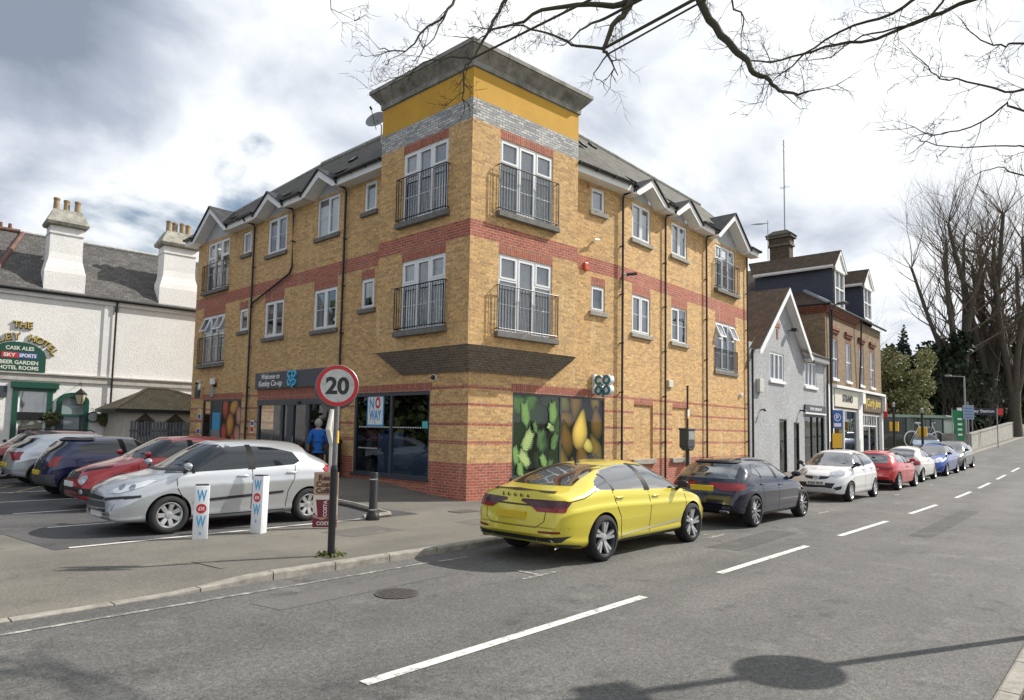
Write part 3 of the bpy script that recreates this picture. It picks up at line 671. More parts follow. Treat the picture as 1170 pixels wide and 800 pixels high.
# --- roof --------------------------------------------------------------------
ZE, PIT = 9.92, .966
ZR, SB = 12.64, 2.43
rf = MB()
def rq(pts, u, mi=0):
    pts = [Vector(p) for p in pts]; n = (pts[1]-pts[0]).cross(pts[2]-pts[0]).normalized(); v = n.cross(u).normalized(); 
    if v.z < 0: v = -v
    rf.poly(pts, mi, [(p.dot(u), p.dot(v)) for p in pts])
def roof_run(fr, segs, a1, gables, far=None):
    # lower strip broken by the gables, upper field continuous
    x = 0
    for g in sorted(gables):
        c, hw = g[0], g[1]
        rq([fr.p(x, ZE, .43), fr.p(c-hw, ZE, .43), fr.p(c-hw, ZE+PIT*.53, -.1), fr.p(x, ZE+PIT*.53, -.1)], fr.u); x = c+hw
    rq([fr.p(x, ZE, .43), fr.p(a1, ZE, .43), fr.p(a1, ZE+PIT*.53, -.1), fr.p(x, ZE+PIT*.53, -.1)], fr.u)
gR = [(1.32, .98, 10.42), (4.05, .98, 10.42), (8.1, 1.55, 10.95)]
gL = [(7.05, 1.0, 10.42), (10.5, 1.0, 10.42), (15.45, 1.55, 10.92)]
ZL = ZE+PIT*.53
roof_run(F2, None, 10.75, gR); roof_run(FL, None, 17.9, gL)
rq([F0.p(3.52, ZE, .43), F0.p(6.17, ZE, .43), F0.p(6.17, ZL, -.1), F0.p(3.52, ZL, -.1)], F0.u)
rq([F0.p(6.17, ZE, .43), F2.p(0, ZE, .43), F2.p(0, ZL, -.1)], F0.u)
ridR = F2.p(10.75, ZR, -SB); bend = F2.p(.15, ZR, -SB); corner = Vector((SB, SB, ZR)); bend0 = F0.p(6.17, ZL, -.1)
rq([F0.p(.1, ZL, -.1), bend0, bend, corner], F0.u)
rq([bend0, F2.p(10.75, ZL, -.1), ridR, bend], F2.u)
ridL = Vector((SB, 11.6, ZR))
rq([FL.p(0, ZL, -.1), FL.p(17.36, ZL, -.1), ridL, corner], FL.u)
# hipped far end and the slope behind the ridge
rq([FL.p(17.36, ZL, -.1), Vector((9, 17.9, ZL)), Vector((9, 11.6, ZR)), ridL], Vector((1, 0, 0)))
rq([corner, ridL, Vector((9, 11.6, ZR)), ridR+Vector((0, 5, 0)), ridR, bend], Vector((1, 0, 0)))
rq([FL.p(17.9, ZE, .43), Vector((9, 17.9, ZE)), Vector((9, 17.9, ZL)), FL.p(17.36, ZL, -.1)], Vector((1, 0, 0)))
roof = part(rf, 'roof', [M['slate']])
rd = MB()
rd.tube([corner+Vector((0, 0, .03)), ridL+Vector((0, 0, .03))], .09, 8); rd.tube([corner+Vector((0, 0, .03)), bend+Vector((0, 0, .03)), ridR+Vector((0, 0, .03))], .09, 8); rd.tube([ridL, FL.p(17.36, ZL, -.1), FL.p(17.9, ZE, .43)], .07, 6)
BW(rd, 'ridge_tiles', simple('ridge_tile', (.36, .36, .35), .8, noise=.4, nscale=5), roof)
# slate vents
sv_ = MB()
for fr, s, t in ((F2, -.6, .45), (F2, 1.0, .75), (FL, 5.2, .5), (FL, 6.9, .3)):
    c = fr.p(s, ZL+(ZR-ZL)*t+.03, -.1-(SB-.1)*t); n = (fr.n*PIT+Vector((0, 0, 1))).normalized(); u = fr.u; v = n.cross(u)
    for sx in (0,):
        Mx = Matrix((( u.x, v.x, n.x), (u.y, v.y, n.y), (u.z, v.z, n.z))).to_4x4(); Mx.translation = c
        sv_.box(-.16, .16, -.13, .13, -.02, .05, 0, Mx, .01)
BW(sv_, 'roof_vent', M['black'], roof)
# gables over the windows
def gable(fr, c, hw, za):
    ze = 9.83; dz = za-ze; g = MB(); th = .19
    # barge boards
    for s in (-1, 1):
        pts = [(c+s*(hw+.05), ze-.05), (c, za), (c, za-th*1.25), (c+s*(hw-.14), ze-.16), (c+s*(hw+.05), ze-.16)]
        f = [fr.p(a, z, .44) for a, z in pts]; bk = [fr.p(a, z, .40) for a, z in pts]
        n = len(pts); g.add(f+bk, [tuple(range(n)), tuple(reversed(range(n, 2*n)))]+[(i, n+i, n+(i+1) % n, (i+1) % n) for i in range(n)])
    # boxed side cheeks joining the eaves soffit, sloping soffit and tympanum
    for s in (-1, 1):
        g.quad(fr.p(c+s*hw, 9.66, .40), fr.p(c+s*hw*.85, 9.66, .40), fr.p(c+s*hw*.85, 9.66, 0.0), fr.p(c+s*hw, 9.66, 0.0))
        g.quad(fr.p(c+s*(hw-.14), 9.66, .40), fr.p(c, za-th*1.25, .40), fr.p(c, za-th*1.25, 0.0), fr.p(c+s*(hw-.14), 9.66, 0.0))
    go = part(g, 'gable', M['white_paint'])
    t = MB(); t.poly([fr.p(c-hw, 9.62, -.012), fr.p(c+hw, 9.62, -.012), fr.p(c, za-.1, -.012)]); BW(t, 'tympanum', simple('grey_cladding', (.42, .43, .45), .6, noise=.1, nscale=2), go)
    # little roof running back into the main slope
    back = -(za+.06-ZE)/PIT+.43
    r = MB()
    for s in (-1, 1):
        e = [fr.p(c+s*(hw+.12), ze-.04, .5), fr.p(c, za+.07, .5), fr.p(c, za+.07, back-.15), fr.p(c+s*(hw+.12), ze-.04, .35)]
        n = (e[1]-e[0]).cross(e[2]-e[0]).normalized(); u = fr.n; v = (e[1]-e[0]).normalized()
        uv = [((p-e[0]).dot(u), (p-e[0]).dot(v)) for p in e]; r.poly(e, 0, uv)
        e2 = [p-Vector((0, 0, .05)) for p in e]; r.poly(list(reversed(e2)), 0, list(reversed(uv))); r.quad(e[0], e[1], e2[1], e2[0], 1)
    BW(r, 'gable_roof', [M['slate_dark'], M['black']], go)
for fr, gs in ((F2, gR), (FL, gL)):
    for g in gs: gable(fr, *g)
# fascia, soffit and gutter between the gables
def eaves(fr, a0, a1, nm=('fascia', 'gutter')):
    f = MB(); fbox(f, fr, a0, a1, 9.66, 9.88, .38, .41); f.quad(fr.p(a0, 9.66, .38), fr.p(a1, 9.66, .38), fr.p(a1, 9.66, 0), fr.p(a0, 9.66, 0))
    part(f, 'fascia', M['white_paint'])
    g = MB(); n = 6; ln = []
    for a in (a0, a1):
        ln.append([fr.p(a, 9.92-.075*math.sin(PI*k/n), .485-.07*math.cos(PI*k/n)) for k in range(n+1)])
    for k in range(n): g.quad(ln[0][k], ln[1][k], ln[1][k+1], ln[0][k+1])
    for a in frange(a0+.1, a1-.1, .9): fbox(g, fr, a-.012, a+.012, 9.84, 9.93, .41, .56)
    part(g, 'gutter', M['black'])
def runs(gs, a0, a1):
    x = a0; out = []
    for c, hw, _ in gs: out.append((x, c-hw-.02)); x = c+hw+.02
    out.append((x, a1)); return out
for a, b in runs(gR, .03, 10.75): eaves(F2, a, b)
for a, b in runs(gL, 3.47, 17.85): eaves(FL, a, b)
eaves(F0, 3.54, 6.2)
# black downpipes
def pipe(fr, pts, top=None):
    mb = MB(); mb.tube([fr.p(*q) for q in pts], .038, 8)
    for i in range(len(pts)-1):
        a, z, o = pts[i]; b, y, _ = pts[i+1]; n = int(abs(z-y)/1.8)
        for k in range(1, n+1):
            t = k/(n+1); mb.tube([fr.p(a+(b-a)*t, z+(y-z)*t+.03, .09), fr.p(a+(b-a)*t, z+(y-z)*t-.03, .09)], .05, 8); fbox(mb, fr, a+(b-a)*t-.03, a+(b-a)*t+.03, z+(y-z)*t-.015, z+(y-z)*t+.015, 0, .08)
    part(mb, 'downpipe', M['black'])
pipe(F2, [(.18, 9.88, .48), (.14, 9.72, .44), (.02, 9.62, .12), (0, 9.5, .09), (0, -.05, .09)])
pipe(F2, [(3.0, 9.88, .48), (2.97, 9.72, .44), (2.86, 9.62, .12), (2.84, 9.5, .09), (2.84, -.05, .09)])
pipe(F2, [(6.32, 9.88, .48), (6.28, 9.72, .44), (6.16, 9.62, .12), (6.14, 9.5, .09), (6.14, -.05, .09)])
pipe(F2, [(10.15, 9.6, .09), (10.15, -.05, .09)])
pipe(FL, [(12.4, 9.88, .48), (12.3, 9.72, .40), (12.12, 9.62, .12), (12.1, 9.5, .09), (12.1, .2, .09)])
pipe(FL, [(9.5, 9.88, .48), (9.45, 9.72, .40), (9.22, 9.62, .12), (9.2, 9.4, .09), (9.15, 7.5, .09), (9.3, 7.3, .09), (11.95, 6.55, .09), (12.1, 6.4, .11)])
pipe(FL, [(6.05, 9.88, .48), (6.0, 9.72, .40), (5.92, 9.62, .12), (5.9, 9.5, .09), (5.9, .25, .09)])

# ---------------------------------------------------------------- shop windows of the brick block
def frame_rect(mb, fr, a0, a1, z0, z1, o0, o1, b=.07, bt=None):
    bt = bt or b
    fbox(mb, fr, a0, a0+b, z0, z1, o0, o1); fbox(mb, fr, a1-b, a1, z0, z1, o0, o1); fbox(mb, fr, a0+b, a1-b, z0, z0+b, o0, o1); fbox(mb, fr, a0+b, a1-b, z1-bt, z1, o0, o1)
def plane(mb, fr, a0, a1, z0, z1, o, mi=0): outq(mb, fr, fr.p(a0, z0, o), fr.p(a1, z0, o), fr.p(a1, z1, o), fr.p(a0, z1, o), mi, [(a0, z0), (a1, z0), (a1, z1), (a0, z1)])
# printed fruit posters: flat shapes whose printed colour runs from a light middle to a dark rim
pm, pnt, pb = new_mat('printed_picture'); at = pnt.nodes.new('ShaderNodeVertexColor'); at.layer_name = 'Col'; 
pnz = pnt.nodes.new('ShaderNodeTexNoise'); pnz.inputs['Scale'].default_value = 45; pnz.inputs['Detail'].default_value = 4; ptc = pnt.nodes.new('ShaderNodeTexCoord'); pnt.links.new(ptc.outputs['Object'], pnz.inputs['Vector'])
prg = pnt.nodes.new('ShaderNodeMapRange'); prg.inputs['From Min'].default_value = .3; prg.inputs['From Max'].default_value = .7; prg.inputs['To Min'].default_value = .75; prg.inputs['To Max'].default_value = 1.15; pnt.links.new(pnz.outputs['Fac'], prg.inputs['Value'])
psc = pnt.nodes.new('ShaderNodeVectorMath'); psc.operation = 'SCALE'; pnt.links.new(at.outputs['Color'], psc.inputs[0]); pnt.links.new(prg.outputs['Result'], psc.inputs['Scale']); pnt.links.new(psc.outputs['Vector'], pb.inputs['Base Color'])
pb.inputs['Roughness'].default_value = .35
M['print'] = pm
class Poster:
    def __init__(s, fr, a0, a1, z0, z1, o, bg): s.fr, s.b = fr, (a0, a1, z0, z1); s.o = o; s.mb = MB(); s.c = []; s.k = 0; s.bg = bg; s.flip = fr.n.x < -.5; s.rect(bg)
    def P(s, x, y):
        a0, a1, z0, z1 = s.b; x = max(0, min(1, x)); y = max(0, min(1, y))
        if s.flip: x = 1-x
        return s.fr.p(a0+(a1-a0)*x, z0+(z1-z0)*y, s.o+s.k*.0012)
    def rect(s, c):
        s.mb.add([s.P(0, 0), s.P(1, 0), s.P(1, 1), s.P(0, 1)], [(0, 1, 2, 3)]); s.c += [c]*4; s.k += 1
    def blob(s, cx, cy, pts, light, dark, lx=-.15, ly=.2, warm=None):
        # pts: outline round (cx, cy); rings of colour from a highlight to the rim
        n = len(pts); rings = 5; vs = []; cs = []
        for r in range(rings+1):
            t = r/rings
            for (x, y) in pts:
                hx, hy = cx+lx*(max(p[0] for p in pts)-cx), cy+ly*(max(p[1] for p in pts)-cy)
                px, py = hx+(x-hx)*t, hy+(y-hy)*t; vs.append(s.P(px, py))
                k = t**2.2; g = .5+.5*math.copysign(1, 1)*((x-hx)*.0)
                lo = dark if (warm is None or x < cx) else warm
                cs.append(tuple(light[i]*(1-k)+lo[i]*k for i in range(3)))
        fs = []
        for r in range(rings):
            for i in range(n): j = (i+1) % n; fs.append((r*n+i, r*n+j, (r+1)*n+j, (r+1)*n+i))
        s.mb.add(vs, fs); s.c += cs; s.k += 1
    def build(s, parent, name='poster'):
        return BW(s.mb, name, M['print'], parent, colors=s.c, smooth=True)
def rot(pts, cx, cy, sx, sy, a):
    ca, sa = math.cos(a), math.sin(a); return [(cx+(x*ca-y*sa)*sx, cy+(x*sa+y*ca)*sy) for x, y in pts]
def pear(cx, cy, s, a, asp=1.0):
    pts = []
    for k in range(28):
        t = 2*PI*k/28; y = -math.cos(t); r = math.sin(t); w = .62*(1-.42*ss((y+.15)/1.0)); 
        pts.append((r*w, y if y < 0 else y*1.25))
    return rot(pts, cx, cy, s*asp, s, a)
def oval(cx, cy, rx, ry, a=0): return rot([(math.cos(2*PI*k/22)*rx, math.sin(2*PI*k/22)*ry) for k in range(22)], cx, cy, 1, 1, a)
# --- street side window with two printed pictures
sw = thing('shop_window', 'dark framed shop window filled with a cabbage picture and a pear picture', 'shop window')
sw.location = F0.p(3.5, .5, 0); 
del_ = None
def child(mb, name, mat, par, **k): return BW(mb, name, mat, par, **k)
bpy.data.objects.remove(sw)
mb = MB(); frame_rect(mb, F0, *shopR, -.09, -.02, .06); fbox(mb, F0, 3.44, 3.51, .61, 2.84, -.09, -.015); fbox(mb, F0, shopR[0]-.04, shopR[1]+.04, .48, .55, -.09, .05)
sf = part(mb, 'shop_window', M['anthracite'])
P1 = Poster(F0, 1.62, 3.44, .61, 2.84, -.05, (.012, .016, .012))
rnd = random.Random(4)
def crinkle(cx, cy, s, a, light, dark, asp=.8):
    ph = rnd.random()*6; pts = []
    for k in range(40):
        t = 2*PI*k/40; r = s*(1+.10*math.sin(5*t+ph)+.06*math.sin(11*t+ph*2)+.04*math.sin(17*t)); pts.append((r*math.cos(t)*asp, r*math.sin(t)))
    P1.blob(cx, cy, rot(pts, cx, cy, 1, 1, a), light, dark)
    # veins
    for v in range(-4, 5):
        y0 = s*v*.17; vv = []
        ca, sa = math.cos(a), math.sin(a)
        for (x, y) in ((0, y0-.02), (s*asp*.62, y0+s*.24), (s*asp*.62, y0+s*.24+.012), (0, y0-.004)): vv.append((cx+x*ca-y*sa, cy+x*sa+y*ca))
        P1.mb.add([P1.P(*q) for q in vv], [(0, 1, 2, 3)]); P1.c += [tuple(min(1, c*1.5) for c in light)]*4
        vv = []
        for (x, y) in ((0, y0-.02), (-s*asp*.62, y0+s*.24), (-s*asp*.62, y0+s*.24+.012), (0, y0-.004)): vv.append((cx+x*ca-y*sa, cy+x*sa+y*ca))
        P1.mb.add([P1.P(*q) for q in vv], [(0, 1, 2, 3)]); P1.c += [tuple(min(1, c*1.5) for c in light)]*4
    P1.k += 1
DG, MG, LG, YG = (.03, .065, .03), (.07, .15, .045), (.17, .31, .085), (.36, .48, .17)
for q in ((.1, .55, .3, 0), (.85, .9, .3, 1), (.5, .75, .22, 2), (.9, .3, .28, 3), (.12, .08, .25, 4), (.6, .15, .2, .5), (.35, .95, .2, 2.4), (.06, .92, .22, 1), (.62, .42, .16, .3), (.98, .62, .18, 2)): crinkle(q[0], q[1], q[2], q[3], MG, DG, .75)
for q in ((.25, .76, .17, .2, LG), (.3, .42, .18, -.6, YG), (.06, .24, .13, .3, LG), (.24, .2, .15, .9, YG), (.85, .78, .17, .1, LG), (.66, .16, .12, .7, LG), (.88, .42, .13, -.5, LG), (.15, .06, .12, .2, LG), (.8, .60, .09, 1.2, YG), (.78, .08, .12, -.3, MG), (.45, .6, .08, .4, MG)): crinkle(q[0], q[1], q[2], q[3], q[4], DG, .62)
P1.build(sf)
P2 = Poster(F0, 3.51, 5.38, .61, 2.84, -.05, (.02, .014, .01))
OR, YE, GY, BR = (.85, .48, .10), (.92, .66, .12), (.70, .62, .14), (.17, .09, .02)
for q in ((.08, .93, .13, .3, GY), (.35, .93, .15, 3.0, OR), (.82, .95, .12, 3.3, YE), (.1, .72, .14, 1.4, OR), (.86, .66, .16, .1, OR), (.13, .44, .17, .2, OR), (.85, .32, .15, .5, YE), (.5, .22, .15, .2, OR), (.05, .12, .16, .1, YE), (.3, .06, .10, .2, GY), (.9, .06, .12, .3, OR), (.7, .08, .08, -1, YE), (.62, .38, .11, .9, GY), (.45, .56, .19, -.18, YE)):
    P2.blob(q[0], q[1], pear(q[0], q[1], q[2]*1.32, q[3], 1.2), q[4], BR, warm=(.16, .12, .02))
P2.build(sf)
gb = MB(); plane(gb, F0, 1.6, 3.45, .6, 2.85, -.035); plane(gb, F0, 3.5, 5.4, .6, 2.85, -.035); BW(gb, 'pane', glass('poster_glass', (.92, .94, .95), base=.0), sf)
# --- car park side window
mb = MB(); frame_rect(mb, FL, *shopL, -.1, -.02, .07, .1); fbox(mb, FL, 3.24, 3.33, .54, 2.8, -.1, -.01); fbox(mb, FL, shopL[0]-.03, shopL[1]+.03, .41, .47, -.1, .06)
sf2 = part(mb, 'shop_window', M['anthracite'])
gb = MB(); plane(gb, FL, 1.6, 3.24, .54, 2.8, -.06); plane(gb, FL, 3.33, 5.05, .54, 2.8, -.06); BW(gb, 'pane', M['shopglass'], sf2)
vb = MB(); plane(vb, FL, 1.6, 2.75, .54, 1.35, -.075); plane(vb, FL, 2.75, 3.24, .54, 1.72, -.075); plane(vb, FL, 3.33, 3.95, .54, 1.68, -.075)
BW(vb, 'window_film', simple('blue_grey_film', (.17, .21, .28), .5), sf2)
db = MB()
for z, a, b in ((1.86, 1.65, 5.0), (1.22, 3.98, 5.0)):
    for k in range(int((b-a)/.075)): fbox(db, FL, a+k*.075, a+k*.075+.035, z, z+.035, -.055, -.053)
BW(db, 'manifestation_dots', M['white_paint'], sf2)
# hung notice in the window: NO WAY
blue, redp = simple('print_blue', (.05, .30, .62), .5), simple('print_red', (.55, .03, .03), .5)
wp = MB(); fbox(wp, FL, 3.68, 4.52, 1.9, 2.84, -.058, -.05, 1); fbox(wp, FL, 3.73, 4.47, 1.95, 2.79, -.0495, -.048, 0)
put_text(wp, 'N', FL.M(4.28, 2.58, -.048), .44, .003, .012, mi=1, w=.22); put_text(wp, 'WAY', FL.M(4.1, 2.23, -.048), .42, .003, .014, mi=1, w=.6)
put_text(wp, 'O', FL.M(3.98, 2.6, -.048), .44, .003, .02, mi=2, w=.26); put_text(wp, '&', FL.M(4.1, 2.02, -.048), .11, .003, mi=1)
wn = BW(wp, 'window_notice', [M['white_paint'], blue, redp], sf2)
rp = MB(); fbox(rp, FL, 4.0, 4.75, 1.45, 1.78, -.25, -.2, 0); fbox(rp, FL, 3.85, 3.98, 1.68, 1.78, -.25, -.2, 1); put_text(rp, 'COSTA', FL.M(4.4, 1.62, -.2), .12, .003, mi=2)
BW(rp, 'coffee_notice', [simple('maroon_print', (.22, .02, .05), .5), simple('green_print', (.05, .35, .15), .5), M['white_paint']], sf2)
tp_ = MB(); fbox(tp_, FL, 1.66, 1.9, 1.86, 2.06, -.058, -.05); BW(tp_, 'window_sticker', simple('turquoise_print', (.08, .45, .42), .5), sf2)
# --- entrance
Mx = M['anthracite']; mb = MB()
fbox(mb, FL, 6.5, 11.38, 2.60, 2.80, -.1, .03); fbox(mb, FL, 6.5, 6.6, .25, 2.6, -.1, .0); fbox(mb, FL, 11.25, 11.38, .25, 2.6, -.1, .0)
for a, w in ((9.6, .16), (9.0, .42), (7.85, .16)): fbox(mb, FL, a-w/2, a+w/2, .25, 2.6, -.1, .0)
fbox(mb, FL, 6.6, 11.25, .25, .35, -.1, .0)
ef = part(mb, 'shopfront', Mx)
gb = MB()
for a, b in ((6.6, 7.77), (7.93, 8.79), (9.21, 9.52), (9.68, 11.25)): plane(gb, FL, a, b, .35, 2.6, -.05)
BW(gb, 'pane', M['shopglass'], ef)
hb = MB(); hb.tube([FL.p(8.72, 1.0, .03), FL.p(8.72, 1.5, .03)], .015, 8); BW(hb, 'door_handle', M['grey_metal'], ef)
hb = MB(); fbox(hb, FL, 8.3, 8.5, 2.62, 2.72, .03, .08); BW(hb, 'door_sensor', M['black'], ef)
# --- cash machine panel
mb = MB(); frame_rect(mb, FL, *atm, -.08, -.01, .07); fbox(mb, FL, 15.3, 15.45, .32, 2.81, -.08, -.005); fbox(mb, FL, 14.36, 14.48, .32, 2.81, -.08, -.005)
af = part(mb, 'shopfront', Mx)
gb = MB(); plane(gb, FL, 15.45, 16.08, .32, 2.81, -.04); BW(gb, 'pane', M['shopglass'], af)
ab = MB(); fbox(ab, FL, 14.48, 15.3, .32, 1.65, -.06, -.01, 0); fbox(ab, FL, 14.5, 15.2, 1.65, 2.35, -.06, .0, 1); fbox(ab, FL, 14.48, 15.3, 2.35, 2.81, -.06, -.02, 2); fbox(ab, FL, 14.7, 15.12, .9, 1.35, -.012, -.008, 3)
put_text(ab, 'Cash', FL.M(14.88, 2.15, .001), .2, .002, mi=0)
BW(ab, 'cash_machine', [M['grey_metal'], simple('cash_blue', (.06, .34, .60), .4), M['anthracite'], M['dark']], af)
P3 = Poster(FL, 12.75, 14.36, .32, 2.81, -.03, (.02, .01, .01))
RD, PK, OG, DR = (.55, .10, .06), (.62, .30, .22), (.70, .32, .06), (.06, .015, .012)
for q in ((.15, .9, .18, .2, RD), (.62, .9, .25, .12, OG), (.9, .75, .15, .16, PK), (.45, .62, .22, .18, OG), (.12, .48, .2, .16, RD), (.85, .4, .22, .22, PK), (.42, .2, .24, .18, RD), (.8, .06, .2, .14, OG), (.1, .12, .16, .14, PK), (.62, .36, .14, .12, RD)):
    P3.blob(q[0], q[1], oval(q[0], q[1], q[2], q[3]*1.1, .3), q[4], DR)
P3.build(af)
# --- interior of the shop: floor, back wall, shelves
ib = MB()
ib.box(.4, 9, 2.0, 16.8, .24, .28); 
for k in range(6): x0 = 1.4; ib.box(2.2, 3.0, 2.6+k*2.3, 3.9+k*2.3, .28, 1.7)
inner(FL, .5, 17, .2, 3.2, 4.2); 
BW(ib, 'shop_interior', simple('shop_room', (.10, .10, .10), .8, noise=.5, nscale=1.5), BLD)
ib = MB(); inner2 = ib.quad(FL.p(1.0, .2, -3.6), FL.p(16.9, .2, -3.6), FL.p(16.9, 3.3, -3.6), FL.p(1.0, 3.3, -3.6)); ib.quad(FL.p(.3, 3.28, -.12), FL.p(16.9, 3.28, -.12), FL.p(16.9, 3.28, -3.6), FL.p(.3, 3.28, -3.6)); ib.quad(FL.p(1.3, .2, -.12), FL.p(1.3, .2, -3.6), FL.p(1.3, 3.3, -3.6), FL.p(1.3, 3.3, -.12)); plane(ib, FL, 12.6, 15.4, .3, 2.9, -.2)
BW(ib, 'shop_ceiling', M['dark'], BLD)
# ---------------------------------------------------------------- things fixed to the block
teal, cblue = simple('teal_letter', (.03, .20, .27), .35), simple('cyan_letter', (.10, .48, .74), .4)
def coop(mb, M4, s, d, mi, depth=.05, bold=.03):
    # the round clover of four letters: c o over o p
    L4 = lambda x, y: M4 @ Matrix.Translation((x*s, y*s, 0))
    def ring(cx, cy, r, a0, a1, w=.055):
        n = 22; P = []
        for k in range(n+1):
            t = a0+(a1-a0)*k/n; P.append((cx+r*math.cos(t), cy+r*math.sin(t)))
        for i in range(n):
            (x0, y0), (x1, y1) = P[i], P[i+1]; t0 = a0+(a1-a0)*i/n; t1 = a0+(a1-a0)*(i+1)/n
            q = [((cx+(r+o)*math.cos(t))*s, (cy+(r+o)*math.sin(t))*s) for t, o in ((t0, -w), (t0, w), (t1, w), (t1, -w))]
            vs = [M4 @ Vector((x, y, 0)) for x, y in q]+[M4 @ Vector((x, y, depth)) for x, y in q]
            mb.add(vs, [(4, 5, 6, 7), (0, 3, 2, 1), (0, 4, 7, 3), (1, 2, 6, 5), (0, 1, 5, 4), (3, 7, 6, 2)], mi)
    ring(-.26, .26, .19, R(40), R(320)); ring(.26, .26, .19, 0, 2*PI); ring(-.26, -.26, .19, 0, 2*PI); ring(.26, -.26, .19, 0, 2*PI)
    q = [(-.25, 0)]; 
    mb.box(.015*s, .125*s, -.62*s, -.26*s, 0, depth, mi, M4)
    mb.box(-.06*s, .06*s, -.05*s, .05*s, 0, depth, mi, M4)
# fascia sign over the doors
sg = MB(); fbox(sg, FL, 6.62, 11.47, 3.2, 3.80, .01, .10, 0, ch=.01)
for k in range(48): fbox(sg, FL, 6.7+k*.1, 6.7+k*.1+.012, 3.22, 3.78, .10, .106, 1)
s_o = sg.build('fascia_sign', [simple('sign_grey', (.10, .105, .125), .5), simple('sign_groove', (.05, .053, .065), .5)], loc=FL.p(9, 3.2, .05))
tag(s_o, 'long dark grey shop fascia sign with pale blue round logo above the entrance doors', 'shop sign')
lt = MB(); put_text(lt, 'Welcome to', FL.M(10.3, 3.64, .108), .26, .012, .004, .15); put_text(lt, 'Kenley Co-op', FL.M(10.3, 3.36, .108), .30, .012, .004, .15); BW(lt, 'lettering', M['white_paint'], s_o)
lt = MB(); coop(lt, FL.M(8.75, 3.52, .108), .54, 0, 0, .06); BW(lt, 'logo', cblue, s_o)
# projecting round-letter sign on the street wall
pj = thing('projecting_sign', 'white projecting sign with teal round letters high on the street wall', 'shop sign', F0.p(4.9, 3.0, 0))
fs_ = Fr(*F0.p(4.9, 0, 0).xy, A1-90); fs_.n = -F0.u
b_ = MB(); fbox(b_, F0, 4.83, 4.97, 3.02, 3.62, .002, .09, ch=.01); BW(b_, 'back_plate', M['white_paint'], pj)
b_ = MB(); b_.tube([F0.p(4.9, 3.56, .05), F0.p(4.9, 3.56, .75)], .014, 8); b_.tube([F0.p(4.9, 3.56, .3), F0.p(4.9, 3.4, .3)], .01, 6); b_.tube([F0.p(4.9, 3.56, .6), F0.p(4.9, 3.4, .6)], .01, 6); BW(b_, 'bracket', M['grey_metal'], pj)
b_ = MB(); 
for cx, cz in ((.28, 3.42), (.60, 3.42), (.28, 3.12), (.60, 3.12)):
    Mk = Matrix(((fs_.u.x if False else F0.n.x, 0, -F0.u.x), (F0.n.y, 0, -F0.u.y), (0, 1, 0))).to_4x4(); Mk.translation = F0.p(4.98, cz, cx)
    b_.lathe([(.001, 0), (.165, 0), (.165, .16), (.001, .16)], 24, Mk)
BW(b_, 'drum', M['white_paint'], pj)
b_ = MB(); Mk = Matrix(((F0.n.x, 0, -F0.u.x), (F0.n.y, 0, -F0.u.y), (0, 1, 0))).to_4x4(); Mk.translation = F0.p(4.815, 3.27, .44); coop(b_, Mk, .60, 0, 0, .03); BW(b_, 'letter', teal, pj)
# small fittings
def fitting(name, label, cat, fr, a, z, mbf, mats, group=None):
    mb = MB(); mbf(mb); o = mb.build(name, mats, loc=fr.p(a, z, 0)); tag(o, label, cat, group); return o
fitting('alarm_box', 'cream alarm box on the street wall between two downpipes', 'alarm box', F2, 3.3, 3.6, lambda m: fbox(m, F2, 3.12, 3.45, 3.48, 3.74, 0, .09, ch=.015), simple('cream', (.62, .58, .45), .5))
fitting('wall_light', 'small round white lamp high on the street wall near the grey pub', 'wall lamp', F2, 9.5, 3.5, lambda m: m.lathe([(.001, .12), (.06, .11), (.09, .06), (.09, 0)], 16, F2.M(9.5, 3.52, 0)), M['white_paint'])
def cam1(m, fr=FL, a=16.2, z=3.45): m.tube([fr.p(a, z, 0), fr.p(a, z+.02, .14)], .03, 8); m.tube([fr.p(a+.1, z+.08, .1), fr.p(a-.28, z-.12, .3)], .055, 10)
fitting('security_camera', 'white box camera on the car park wall above the cash machine', 'security camera', FL, 16.2, 3.45, cam1, M['white_paint'])
fitting('security_camera', 'small black and white ball camera at the far end of the car park wall', 'security camera', FL, 16.55, 3.65, lambda m: (m.tube([FL.p(16.55, 3.66, 0), FL.p(16.55, 3.66, .12)], .05, 10, 0), m.lathe([(.001, -.06), (.06, -.03), (.07, .02), (.001, .07)], 12, Matrix.Translation(FL.p(16.55, 3.58, .15)), 1)), [M['white_paint'], M['black']])
fitting('security_camera', 'dome camera under the corbelled corner of the brick block', 'security camera', FL, .9, 3.3, lambda m: (m.lathe([(.09, 0), (.09, .05), (.001, .05)], 16, FL.M(1.35, 3.26, 0.0), 0), m.lathe([(.07, .05), (.06, .09), (.035, .12), (.001, .13)], 16, FL.M(1.35, 3.26, 0.0), 1)), [M['white_paint'], M['black']])
fitting('floodlight', 'white and black floodlight above the printed apple picture', 'floodlight', FL, 15.0, 3.62, lambda m: (fbox(m, FL, 14.85, 15.15, 3.5, 3.75, .12, .2, 0), fbox(m, FL, 14.95, 15.05, 3.4, 3.55, 0, .14, 1)), [M['white_paint'], M['black']])
fitting('louvre_vent', 'dark square louvred vent on the far end of the car park wall', 'vent', FL, 16.75, 3.2, lambda m: ([fbox(m, FL, 16.5, 17.0, 3.02+k*.07, 3.07+k*.07, .0, .04) for k in range(7)], fbox(m, FL, 16.5, 17.0, 3.0, 3.52, .0, .012)), M['anthracite'])
fitting('wall_plate', 'round grey plate on the brickwork above the cash machine', 'wall plate', FL, 15.3, 3.2, lambda m: m.lathe([(.23, 0), (.23, .04), (.19, .05), (.001, .05)], 24, FL.M(15.3, 3.2, 0)), simple('plate_grey', (.32, .32, .30), .6))
yel = simple('sign_yellow', (.75, .45, .03), .5); sblue = simple('sign_blue', (.03, .12, .45), .5)
